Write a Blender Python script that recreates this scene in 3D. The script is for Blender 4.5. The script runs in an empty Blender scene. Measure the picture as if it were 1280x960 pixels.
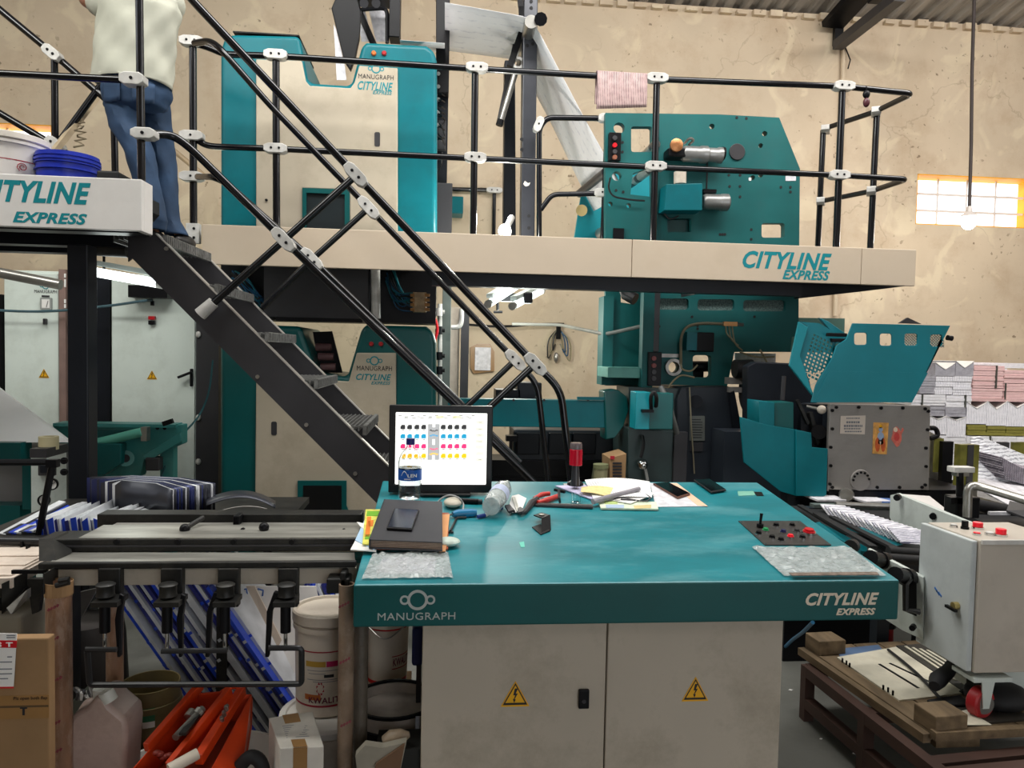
import bpy, bmesh, math, random
from mathutils import Vector, Matrix, Euler
random.seed(7)
SC = bpy.context.scene
COL = SC.collection
# ------------------------------------------------------------------ camera
FPX = 930.0
YAW, PIT, ROLL, CAMZ = math.radians(5.5), math.radians(2.46), math.radians(1.2), 1.6
cf = Vector((math.sin(YAW)*math.cos(PIT), math.cos(YAW)*math.cos(PIT), -math.sin(PIT)))
_r0 = Vector((math.cos(YAW), -math.sin(YAW), 0)); _u0 = _r0.cross(cf)
cr = _r0*math.cos(ROLL) + _u0*math.sin(ROLL)
cu = _u0*math.cos(ROLL) - _r0*math.sin(ROLL)
cam_d = bpy.data.cameras.new('camera'); cam = bpy.data.objects.new('camera', cam_d); COL.objects.link(cam)
cam_d.sensor_width = 36.0; cam_d.lens = FPX/1280*36.0; cam_d.clip_start = 0.05; cam_d.clip_end = 200
m = Matrix.Identity(4)
for i in range(3):
    m[i][0] = cr[i]; m[i][1] = cu[i]; m[i][2] = -cf[i]
m[2][3] = CAMZ
cam.matrix_world = m
SC.camera = cam
# ------------------------------------------------------------------ world, lamps, exposure
SC.view_settings.view_transform = 'Standard'; SC.view_settings.look = 'None'
SC.view_settings.gamma = 1.0; SC.view_settings.use_curve_mapping = False
SC.view_settings.exposure = 0.35
W = bpy.data.worlds.new('sky'); SC.world = W; W.use_nodes = True
_bg = W.node_tree.nodes['Background']; _bg.inputs[0].default_value = (0.93, 0.96, 1.0, 1); _bg.inputs[1].default_value = 2.0
def area(name, loc, sx, sy, power, color=(1, 1, 1), rot=(0, 0, 0)):
    l = bpy.data.lights.new(name, 'AREA'); l.shape = 'RECTANGLE'; l.size = sx; l.size_y = sy; l.energy = power; l.color = color
    o = bpy.data.objects.new(name, l); COL.objects.link(o); o.location = loc; o.rotation_euler = rot
    return o
area('overhead_fill', (0.8, 3.5, 5.8), 5.0, 1.0, 215, (1.0, 0.98, 0.95), (0.35, 0, 0))  # fill lamps added under the roof to brighten hall and wall; no skylights there
area('overhead_fill', (5.2, 4.2, 5.6), 3.0, 1.0, 125, (1.0, 0.95, 0.9), (0.5, 0, 0))
area('overhead_fill', (-3.2, 1.8, 5.6), 3.0, 1.0, 120, (1.0, 1.0, 0.94), (0.5, 0, 0))
# ------------------------------------------------------------------ pixel rays -> world points on real planes
def ray(x, y): return cf*FPX + cr*(x-640) - cu*(y-480)
def px(x, y, Y):
    d = ray(x, y); t = Y/d.y
    return Vector((d.x*t, Y, CAMZ+d.z*t))
def pz(x, y, Z):
    d = ray(x, y); t = (Z-CAMZ)/d.z
    return Vector((d.x*t, d.y*t, Z))
def pX(x, y, X):
    d = ray(x, y); t = X/d.x
    return Vector((X, d.y*t, CAMZ+d.z*t))
DZ0, DY0, DS = 0.935, 2.10, 0.1127       # desk top plane
def dk(x, y, h=0.0):
    d = ray(x, y); t = (DZ0+h-DS*DY0-CAMZ)/(d.z-DS*d.y)
    return Vector((d.x*t, d.y*t, CAMZ+d.z*t))
def deskz(Y): return DZ0+(Y-DY0)*DS
# ------------------------------------------------------------------ colours and materials
def s2l(c):
    c = c/255.0
    return c/12.92 if c <= 0.04045 else ((c+0.055)/1.055)**2.4
def C(r, g, b): return (s2l(r), s2l(g), s2l(b), 1.0)
_mats = {}
def mat(name, c, rough=0.5, metal=0.0, var=0.15, scale=5.0, bump=0.0, bscale=60.0, dirt=0.0, dirtc=(60, 52, 42), dscale=3.0, emit=0.0, trans=0.0, alpha=1.0, ior=1.45, stretch=(1, 1, 1), coat=0.0, spec=0.5):
    if name in _mats: return _mats[name]
    M_ = bpy.data.materials.new(name); M_.use_nodes = True
    nt = M_.node_tree; N = nt.nodes; L = nt.links
    b = N['Principled BSDF']
    col = C(*c)
    b.inputs['Roughness'].default_value = rough; b.inputs['Metallic'].default_value = metal
    b.inputs['IOR'].default_value = ior
    b.inputs['Transmission Weight'].default_value = trans; b.inputs['Alpha'].default_value = alpha
    b.inputs['Coat Weight'].default_value = coat; b.inputs['Specular IOR Level'].default_value = spec
    b.inputs['Base Color'].default_value = col
    if emit > 0:
        b.inputs['Emission Color'].default_value = col; b.inputs['Emission Strength'].default_value = emit
    if var > 0 or dirt > 0 or bump > 0:
        tc = N.new('ShaderNodeTexCoord'); mp = N.new('ShaderNodeMapping'); mp.inputs['Scale'].default_value = stretch
        L.new(tc.outputs['Object'], mp.inputs['Vector'])
        n1 = N.new('ShaderNodeTexNoise'); n1.inputs['Scale'].default_value = scale; n1.inputs['Detail'].default_value = 6
        L.new(mp.outputs[0], n1.inputs['Vector'])
        r1 = N.new('ShaderNodeValToRGB')
        r1.color_ramp.elements[0].position = 0.36; r1.color_ramp.elements[1].position = 0.66
        lo = tuple(x*(1-var) for x in col[:3])+(1,); hi = tuple(min(1, x*(1+var*0.7)) for x in col[:3])+(1,)
        r1.color_ramp.elements[0].color = lo; r1.color_ramp.elements[1].color = hi
        L.new(n1.outputs['Fac'], r1.inputs[0]); out = r1.outputs[0]
        if dirt > 0:
            n2 = N.new('ShaderNodeTexNoise'); n2.inputs['Scale'].default_value = dscale; n2.inputs['Detail'].default_value = 9; n2.inputs['Roughness'].default_value = 0.7
            L.new(mp.outputs[0], n2.inputs['Vector'])
            r2 = N.new('ShaderNodeValToRGB'); r2.color_ramp.elements[0].position = 0.49; r2.color_ramp.elements[1].position = 0.68
            r2.color_ramp.elements[0].color = (0, 0, 0, 1); r2.color_ramp.elements[1].color = (dirt, dirt, dirt, 1)
            L.new(n2.outputs['Fac'], r2.inputs[0])
            mx = N.new('ShaderNodeMix'); mx.data_type = 'RGBA'
            L.new(r2.outputs[0], mx.inputs[0]); L.new(out, mx.inputs[6]); mx.inputs[7].default_value = C(*dirtc)
            out = mx.outputs[2]
        L.new(out, b.inputs['Base Color'])
        if bump > 0:
            n3 = N.new('ShaderNodeTexNoise'); n3.inputs['Scale'].default_value = bscale; n3.inputs['Detail'].default_value = 4
            L.new(mp.outputs[0], n3.inputs['Vector'])
            bp = N.new('ShaderNodeBump'); bp.inputs['Strength'].default_value = bump; bp.inputs['Distance'].default_value = 0.01
            L.new(n3.outputs['Fac'], bp.inputs['Height']); L.new(bp.outputs[0], b.inputs['Normal'])
    _mats[name] = M_
    return M_
def stripes(name, c1, c2, axis='Z', freq=60.0, rough=0.8, noise=0.6, dist=2.0, pos=(0.35, 0.65)):
    """fine printed / stacked-sheet lines along one object axis"""
    if name in _mats: return _mats[name]
    M_ = bpy.data.materials.new(name); M_.use_nodes = True
    nt = M_.node_tree; N = nt.nodes; L = nt.links; b = N['Principled BSDF']; b.inputs['Roughness'].default_value = rough
    tc = N.new('ShaderNodeTexCoord'); w = N.new('ShaderNodeTexWave'); w.wave_type = 'BANDS'; w.bands_direction = axis
    w.inputs['Scale'].default_value = freq; w.inputs['Distortion'].default_value = dist; w.inputs['Detail'].default_value = 3; w.inputs['Detail Scale'].default_value = 2
    L.new(tc.outputs['Object'], w.inputs['Vector'])
    n = N.new('ShaderNodeTexNoise'); n.inputs['Scale'].default_value = 25; L.new(tc.outputs['Object'], n.inputs['Vector'])
    mm = N.new('ShaderNodeMath'); mm.operation = 'MULTIPLY_ADD'; mm.inputs[1].default_value = noise; L.new(n.outputs['Fac'], mm.inputs[0])
    m2 = N.new('ShaderNodeMath'); m2.operation = 'MULTIPLY'; m2.inputs[1].default_value = 1-noise*0.5; L.new(w.outputs['Fac'], m2.inputs[0])
    L.new(m2.outputs[0], mm.inputs[2])
    r = N.new('ShaderNodeValToRGB'); r.color_ramp.elements[0].position = pos[0]; r.color_ramp.elements[1].position = pos[1]+0.3
    r.color_ramp.elements[0].color = C(*c1); r.color_ramp.elements[1].color = C(*c2)
    L.new(mm.outputs[0], r.inputs[0]); L.new(r.outputs[0], b.inputs['Base Color'])
    _mats[name] = M_
    return M_
TEAL = mat('teal_paint', (3, 106, 116), 0.4, spec=.3, var=0.12, scale=3, dirt=0.25, dirtc=(30, 80, 82), dscale=4, bump=0.02)
TEALD = mat('dark_teal_paint', (2, 84, 84), 0.35, var=0.15, scale=3, dirt=0.2, dirtc=(20, 60, 60))
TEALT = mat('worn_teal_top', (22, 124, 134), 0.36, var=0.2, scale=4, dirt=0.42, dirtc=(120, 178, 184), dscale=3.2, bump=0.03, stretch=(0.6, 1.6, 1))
FOLD = mat('folder_green_paint', (24, 94, 94), 0.5, spec=.3, var=0.12, scale=2.5, dirt=0.3, dirtc=(52, 84, 84), dscale=3)
CREAM = mat('cream_panel', (184, 173, 153), 0.45, var=0.08, scale=2, dirt=0.4, dirtc=(140, 126, 105), dscale=2.3)
CREAMC = mat('cream_cabinet', (186, 176, 160), 0.5, var=0.08, scale=2, dirt=0.45, dirtc=(130, 120, 102), dscale=4)
FASC = mat('fascia_beige', (198, 182, 161), 0.45, var=0.07, scale=1.5, dirt=0.25, dirtc=(165, 146, 120), dscale=1.5)
WHITEP = mat('white_panel', (222, 218, 214), 0.45, var=0.05, scale=2, dirt=0.15, dirtc=(170, 165, 158))
GREYW = mat('grey_white_paint', (200, 208, 202), 0.45, var=0.08, scale=3, dirt=0.4, dirtc=(140, 146, 142), dscale=4)
CABW = mat('electric_cabinet_white', (214, 224, 216), 0.45, var=0.06, scale=2, dirt=0.35, dirtc=(165, 172, 160), dscale=3)
BLACK = mat('black_paint', (14, 14, 17), 0.4, var=0.2, scale=8, spec=.22)
PIPE = mat('glossy_black_pipe', (10, 11, 16), 0.2, var=0.1, coat=0.2)
STEELD = mat('dark_grey_steel', (52, 51, 54), 0.45, var=0.12, scale=4, dirt=0.2, dirtc=(38, 36, 36))
NAVY = mat('blackish_navy_paint', (25, 28, 34), 0.4, spec=.25, var=0.2, scale=4)
IRON = mat('dark_machine_iron', (34, 34, 33), 0.45, 0.3, var=0.25, scale=9, dirt=0.3, dirtc=(86, 82, 74), dscale=7)
MACH = mat('machine_dark_blue_grey', (34, 40, 48), 0.45, var=0.2, scale=3, dirt=0.3, dirtc=(30, 34, 38))
STEEL = mat('bare_steel', (176, 174, 168), 0.32, 0.85, var=0.2, scale=10, dirt=0.3, dirtc=(90, 84, 76))
ALU = mat('cast_aluminium', (205, 203, 198), 0.45, 0.1, var=0.18, scale=14, dirt=0.3, dirtc=(130, 122, 112))
GPLATE = mat('grey_machined_plate', (150, 146, 142), 0.42, 0.35, var=0.12, scale=3, dirt=0.35, dirtc=(92, 88, 86), dscale=3, stretch=(1, 1, 2))
CHROME = mat('chrome', (215, 215, 215), 0.15, 1.0, var=0)
RED = mat('red_plastic', (200, 22, 34), 0.35, var=0.05)
REDL = mat('red_button', (255, 30, 52), 0.3, var=0)
ORANGE = mat('orange_plastic', (214, 66, 22), 0.4, var=0.12, scale=6, dirt=0.3, dirtc=(120, 40, 20))
WPLA = mat('white_bucket_plastic', (214, 202, 186), 0.45, var=0.08, scale=6, dirt=0.35, dirtc=(140, 118, 96), dscale=5)
BLUEP = mat('blue_bucket_plastic', (28, 50, 170), 0.35, var=0.1)
CARD = mat('brown_cardboard', (150, 118, 82), 0.8, var=0.12, scale=5, dirt=0.2, dirtc=(100, 76, 50), bump=0.1, bscale=30)
TAPE = mat('brown_tape', (150, 112, 66), 0.3, var=0.1)
PAPER = mat('white_paper', (232, 230, 226), 0.8, var=0.04)
PAPERT = mat('printed_page', (222, 220, 224), 0.8, var=0.18, scale=22, dirt=0.35, dirtc=(150, 150, 165), dscale=18)
TEXTT = mat('teal_lettering', (0, 128, 138), 0.4, var=0)
TEXTW = mat('pale_lettering', (222, 208, 188), 0.5, var=0)
TEXTS = mat('silver_lettering', (176, 182, 180), 0.4, var=0)
TEXTK = mat('black_lettering', (28, 28, 34), 0.5, var=0)
TEXTR = mat('red_lettering', (170, 26, 44), 0.5, var=0)
TEXTG = mat('grey_lettering', (120, 122, 128), 0.5, var=0)
YEL = mat('warning_yellow', (234, 174, 20), 0.4, var=0.04)
WOODP = mat('rough_pallet_wood', (118, 99, 74), 0.8, var=0.3, scale=4, dirt=0.4, dirtc=(70, 56, 42), stretch=(6, 1, 6), bump=0.2)
RUST = mat('rusty_brown_steel', (74, 50, 41), 0.6, var=0.25, scale=6, dirt=0.4, dirtc=(50, 38, 34), dscale=6)
RUBBER = mat('black_rubber', (24, 24, 26), 0.7, var=0.1)
FOAMG = mat('grating_steel', (120, 120, 118), 0.5, 0.4, var=0.3, scale=40)
# ------------------------------------------------------------------ mesh builder
class MB:
    def __init__(s): s.v = []; s.f = []; s.m = []; s.mi = 0
    def mat(s, i): s.mi = i; return s
    def add(s, vs, fs):
        n = len(s.v); s.v += [Vector(p) for p in vs]
        for f in fs: s.f.append([i+n for i in f]); s.m.append(s.mi)
        return s
    def box(s, a, b):
        x0, x1 = sorted((a[0], b[0])); y0, y1 = sorted((a[1], b[1])); z0, z1 = sorted((a[2], b[2]))
        return s.add([(x0,y0,z0),(x1,y0,z0),(x1,y1,z0),(x0,y1,z0),(x0,y0,z1),(x1,y0,z1),(x1,y1,z1),(x0,y1,z1)],
                     [(0,3,2,1),(4,5,6,7),(0,1,5,4),(1,2,6,5),(2,3,7,6),(3,0,4,7)])
    def cbox(s, c, d, R=None):
        c = Vector(c); vs = []
        for sx, sy, sz in ((-1,-1,-1),(1,-1,-1),(1,1,-1),(-1,1,-1),(-1,-1,1),(1,-1,1),(1,1,1),(-1,1,1)):
            p = Vector((sx*d[0]/2, sy*d[1]/2, sz*d[2]/2))
            vs.append(c+(R @ p if R else p))
        return s.add(vs, [(0,3,2,1),(4,5,6,7),(0,1,5,4),(1,2,6,5),(2,3,7,6),(3,0,4,7)])
    def bar(s, p0, p1, w, h, up=(0, 0, 1)):
        p0 = Vector(p0); p1 = Vector(p1); d = (p1-p0); L_ = d.length; d.normalize()
        up = Vector(up)
        if abs(d.dot(up)) > 0.98: up = Vector((0, 1, 0))
        x = d.cross(up).normalized(); z = x.cross(d)
        R = Matrix((x, d, z)).transposed()
        return s.cbox((p0+p1)/2, (w, L_, h), R)
    def prism(s, pts, d):
        pts = [Vector(p) for p in pts]; d = Vector(d); n = len(pts)
        nr = Vector((0, 0, 0))
        for i in range(n): nr += pts[i].cross(pts[(i+1) % n])
        if nr.dot(d) > 0: pts.reverse()
        return s.add(pts+[p+d for p in pts], [list(range(n)), list(range(2*n-1, n-1, -1))]+[(i, i+n, (i+1) % n+n, (i+1) % n) for i in range(n)])
    def tube(s, p0, p1, r, n=12, r2=None, caps=True):
        p0 = Vector(p0); p1 = Vector(p1); d = (p1-p0).normalized(); r2 = r if r2 is None else r2
        a = d.orthogonal().normalized(); b = d.cross(a)
        vs = [p0+(a*math.cos(t)+b*math.sin(t))*r for t in (2*math.pi*i/n for i in range(n))]
        vs += [p1+(a*math.cos(t)+b*math.sin(t))*r2 for t in (2*math.pi*i/n for i in range(n))]
        fs = [(i, (i+1) % n, (i+1) % n+n, i+n) for i in range(n)]
        if caps: fs += [list(range(n-1, -1, -1)), list(range(n, 2*n))]
        return s.add(vs, fs)
    def path(s, pts, r, n=8, rnd=0.0, seg=5):
        pts = [Vector(p) for p in pts]
        if rnd > 0 and len(pts) > 2:
            q = [pts[0]]
            for i in range(1, len(pts)-1):
                a, b, c = pts[i-1], pts[i], pts[i+1]
                l1 = min(rnd, (a-b).length*0.45); l2 = min(rnd, (c-b).length*0.45)
                A = b+(a-b).normalized()*l1; B = b+(c-b).normalized()*l2
                for k in range(seg+1):
                    t = k/seg; q.append(A*(1-t)**2+b*2*t*(1-t)+B*t*t)
            q.append(pts[-1]); pts = q
        k = len(pts); tg = []
        for i in range(k):
            d = (pts[min(i+1, k-1)]-pts[max(i-1, 0)])
            tg.append(d.normalized() if d.length > 1e-9 else Vector((0, 0, 1)))
        a = tg[0].orthogonal().normalized(); vs = []
        for i in range(k):
            a = (a-tg[i]*a.dot(tg[i])).normalized(); b = tg[i].cross(a)
            rr = r[min(len(r)-1, int(round(i*(len(r)-1)/(k-1))))] if isinstance(r, (list, tuple)) else r
            for j in range(n):
                t = 2*math.pi*j/n; vs.append(pts[i]+(a*math.cos(t)+b*math.sin(t))*rr)
        fs = []
        for i in range(k-1):
            for j in range(n):
                fs.append((i*n+j, i*n+(j+1) % n, (i+1)*n+(j+1) % n, (i+1)*n+j))
        fs += [list(range(n-1, -1, -1)), [(k-1)*n+j for j in range(n)]]
        return s.add(vs, fs)
    def lathe(s, prof, o=(0, 0, 0), ax=(0, 0, 1), n=24, ring=False):
        o = Vector(o); d = Vector(ax).normalized()
        a = Vector((1, 0, 0)) if abs(d.x) < 0.9 else Vector((0, 1, 0))
        a = (a-d*a.dot(d)).normalized(); b = d.cross(a)
        vs = []; fs = []; k = len(prof)
        for r, z in prof:
            for j in range(n):
                t = 2*math.pi*j/n; vs.append(o+d*z+(a*math.cos(t)+b*math.sin(t))*r)
        for i in range(k-1):
            for j in range(n): fs.append((i*n+j, i*n+(j+1) % n, (i+1)*n+(j+1) % n, (i+1)*n+j))
        if not ring and prof[0][0] > 1e-4: fs.append(list(range(n-1, -1, -1)))
        if not ring and prof[-1][0] > 1e-4: fs.append([(k-1)*n+j for j in range(n)])
        return s.add(vs, fs)
    def grid(s, fn, nu, nv):
        vs = [fn(i/nu, j/nv) for j in range(nv+1) for i in range(nu+1)]
        fs = [(j*(nu+1)+i, j*(nu+1)+i+1, (j+1)*(nu+1)+i+1, (j+1)*(nu+1)+i) for j in range(nv) for i in range(nu)]
        return s.add(vs, fs)
    def poly(s, pts): return s.add(pts, [list(range(len(pts)))])
    def ellip(s, c, r, n=16, k=10, R=None):
        c = Vector(c); vs = []; fs = []
        for i in range(k+1):
            ph = math.pi*i/k
            for j in range(n):
                t = 2*math.pi*j/n; p = Vector((r[0]*math.sin(ph)*math.cos(t), r[1]*math.sin(ph)*math.sin(t), -r[2]*math.cos(ph)))
                vs.append(c+(R @ p if R else p))
        for i in range(k):
            for j in range(n): fs.append((i*n+j, i*n+(j+1) % n, (i+1)*n+(j+1) % n, (i+1)*n+j))
        return s.add(vs, fs)
def wpos(o):
    p = Vector((0, 0, 0))
    while o is not None: p += o.location; o = o.parent
    return p
def nth(n): return str(n)+('th' if 10 < n % 100 < 14 else {1: 'st', 2: 'nd', 3: 'rd'}.get(n % 10, 'th'))
def setp(o, label=None, cat=None, group=None, kind=None):
    if label: o['label'] = label
    if cat: o['category'] = cat
    if group: o['group'] = group
    if kind: o['kind'] = kind
    return o
def link_mesh(name, me, mt, parent, label, cat, group, kind, smooth, bevel, seg, solid=0.0):
    for x in (mt if isinstance(mt, (list, tuple)) else [mt]): me.materials.append(x)
    o = bpy.data.objects.new(name, me); COL.objects.link(o)
    if parent is not None:
        off = wpos(parent); o.parent = parent
    else:
        co = [v.co for v in me.vertices]
        mn = [min(c[i] for c in co) for i in range(3)]; mxx = [max(c[i] for c in co) for i in range(3)]
        off = Vector(((mn[0]+mxx[0])/2, (mn[1]+mxx[1])/2, mn[2])); o.location = off
    me.transform(Matrix.Translation(-off))
    if smooth:
        me.polygons.foreach_set('use_smooth', [True]*len(me.polygons))
        try: me.set_sharp_from_angle(angle=math.radians(40))
        except Exception: pass
    if solid:
        md = o.modifiers.new('thickness', 'SOLIDIFY'); md.thickness = solid; md.offset = 0
    if bevel > 0:
        md = o.modifiers.new('bevel', 'BEVEL'); md.width = bevel; md.segments = seg; md.limit_method = 'ANGLE'; md.angle_limit = math.radians(38)
    me.update()
    return setp(o, label, cat, group, kind)
def O(name, mb, mt, parent=None, label=None, cat=None, group=None, kind=None, smooth=False, bevel=0.0, seg=2, solid=0.0):
    me = bpy.data.meshes.new(name)
    me.from_pydata(mb.v, [], mb.f)
    me.polygons.foreach_set('material_index', mb.m); me.validate()
    return link_mesh(name, me, mt, parent, label, cat, group, kind, smooth, bevel, seg, solid)
def T(name, label, cat, base, group=None):
    o = bpy.data.objects.new(name, None); o.empty_display_size = 0.1; COL.objects.link(o); o.location = Vector(base)
    return setp(o, label, cat, group)
def copy_tree(o, parent=None):
    c = o.copy(); COL.objects.link(c)
    if parent is not None: c.parent = parent
    for ch in list(o.children): copy_tree(ch, c)
    return c
def curve_mesh(polys, th, mapf):
    cv = bpy.data.curves.new('outline', 'CURVE'); cv.dimensions = '2D'; cv.fill_mode = 'BOTH'; cv.extrude = th/2
    for pts in polys:
        sp = cv.splines.new('POLY'); sp.points.add(len(pts)-1)
        for i, p in enumerate(pts): sp.points[i].co = (p[0], p[1], 0, 1)
        sp.use_cyclic_u = True
    ob = bpy.data.objects.new('outline', cv); me = bpy.data.meshes.new_from_object(ob)
    bpy.data.objects.remove(ob); bpy.data.curves.remove(cv)
    for v in me.vertices: v.co = mapf(v.co)
    bm = bmesh.new(); bm.from_mesh(me); bmesh.ops.remove_doubles(bm, verts=bm.verts, dist=1e-5)
    bmesh.ops.recalc_face_normals(bm, faces=bm.faces); bm.to_mesh(me); bm.free()
    return me
def plate(name, pts, Y, th, mt, parent=None, holes=(), bevel=0.0, world=False, smooth=False, **k):
    """sheet whose outline stands on the plane y=Y, thickness th going back; pts in photo pixels (or world x,z)"""
    cv = (lambda q: [tuple(p) for p in q]) if world else (lambda q: [(px(a, b, Y).x, px(a, b, Y).z) for a, b in q])
    me = curve_mesh([cv(pts)]+[cv(h) for h in holes], th, lambda c: Vector((c.x, Y+th/2-c.z, c.y)))
    return link_mesh(name, me, mt, parent, k.get('label'), k.get('cat'), k.get('group'), k.get('kind'), smooth, bevel, 2)
def circ(cx, cy, r, n=14, ry=None): return [(cx+r*math.cos(2*math.pi*i/n), cy+(ry or r)*math.sin(2*math.pi*i/n)) for i in range(n)]
def rrect(x0, y0, x1, y1, r=3, n=3):
    q = []
    for cx, cy, a in ((x1-r, y0+r, -90), (x1-r, y1-r, 0), (x0+r, y1-r, 90), (x0+r, y0+r, 180)):
        for i in range(n+1):
            t = math.radians(a+90*i/n); q.append((cx+r*math.cos(t), cy+r*math.sin(t)))
    return q
def text(s, Oo, U, V, mt, parent, shear=0.0, off=0.0, name='lettering', th=0.0012, label=None):
    """flat lettering filling the parallelogram O,U,V"""
    cv = bpy.data.curves.new('t', 'FONT'); cv.body = s; cv.shear = shear; cv.offset = off*1.25; cv.extrude = 0.001; cv.resolution_u = 3; cv.space_character = 1.07
    ob = bpy.data.objects.new('t', cv); me = bpy.data.meshes.new_from_object(ob)
    bpy.data.objects.remove(ob); bpy.data.curves.remove(cv)
    xs = [v.co.x for v in me.vertices]; ys = [v.co.y for v in me.vertices]
    x0, x1, y0, y1 = min(xs), max(xs), min(ys), max(ys)
    Oo, U, V = Vector(Oo), Vector(U), Vector(V); n = U.cross(V).normalized()
    for v in me.vertices:
        v.co = Oo+U*((v.co.x-x0)/(x1-x0))+V*((v.co.y-y0)/(y1-y0))+n*(th if v.co.z > 0 else -0.0004)
    return link_mesh(name, me, mt, parent, label, None, None, None, False, 0, 1)
def textpx(s, x0, y0, x1, y1, Y, mt, parent, **k):
    a = px(x0, y1, Y); b = px(x1, y1, Y); c = px(x0, y0, Y)
    return text(s, a, (b.x-a.x, 0, 0), (0, 0, c.z-a.z), mt, parent, **k)
def ringpts(c, U, V, r, n=28): return [c+U*(r*math.cos(2*math.pi*i/n))+V*(r*math.sin(2*math.pi*i/n)) for i in range(n)]
def logo(parent, c, w, mt, U=Vector((1, 0, 0)), V=Vector((0, 0, 1))):
    """three joined rings, the middle one large"""
    b = MB(); N_ = U.cross(V)
    for dx, r in ((0, 0.29), (-0.365, 0.135), (0.365, 0.135)):
        cc = c+U*(dx*w); a = ringpts(cc, U, V, r*w); q = ringpts(cc, U, V, (r-0.075)*w if r > 0.2 else (r-0.055)*w); n = len(a)
        e_ = .0012 if dx == 0 else .0007
        a = [p+N_*e_ for p in a]; q = [p+N_*e_ for p in q]
        a2 = [p-N_*0.0016 for p in a]; q2 = [p-N_*0.0016 for p in q]
        b.add(a+q+a2+q2, [(i, (i+1) % n, n+(i+1) % n, n+i) for i in range(n)]+[(i, 2*n+i, 2*n+(i+1) % n, (i+1) % n) for i in range(n)]+[(n+i, n+(i+1) % n, 3*n+(i+1) % n, 3*n+i) for i in range(n)])
    return O('emblem', b, mt, parent)
def warn(parent, x, y, w, Y, figure=True):
    """yellow warning triangle with a lightning bolt"""
    c = px(x, y, Y); s = w*Y/FPX
    def tri(k, dy): return [Vector((c.x+k*s*a, Y-dy, c.z+k*s*b)) for a, b in ((-0.5, -0.42), (0.5, -0.42), (0, 0.48))]
    t = O('warning_sign', MB().prism(tri(1, 0.0005), (0, -0.0012, 0)), YEL, parent)
    b = MB(); o_ = tri(0.86, 0.002); i_ = tri(0.68, 0.002)
    for i in range(3): b.poly([o_[i], o_[(i+1) % 3], i_[(i+1) % 3], i_[i]])
    q = [(-.02, .22), (.09, .22), (.02, .04), (.09, .04), (-.02, -.16), (.02, -.16), (-.03, -.3), (-.08, -.15), (-.05, -.15), (.0, -.02), (-.07, -.02)]
    b.poly([Vector((c.x+a*s, Y-0.002, c.z+d*s)) for a, d in q])
    O('pictogram', b, TEXTK, t)
def pbox(name, x0, y0, x1, y1, Y, depth, mt, parent=None, bevel=0.0, **k):
    """box whose front face fills the pixel rectangle on plane y=Y and which goes back by depth"""
    a = px((x0+x1)/2, y0, Y); b = px((x0+x1)/2, y1, Y); l = px(x0, (y0+y1)/2, Y); r = px(x1, (y0+y1)/2, Y)
    return O(name, MB().box((l.x, Y, b.z), (r.x, Y+depth, a.z)), mt, parent, bevel=bevel, **k)
def cylY(b, x, y, r, Y0, Y1, n=16, r2=None):
    c = px(x, y, Y0); rr = r*Y0/FPX
    return b.tube(c, (c.x, Y1, c.z), rr, n, None if r2 is None else r2*Y0/FPX)
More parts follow.
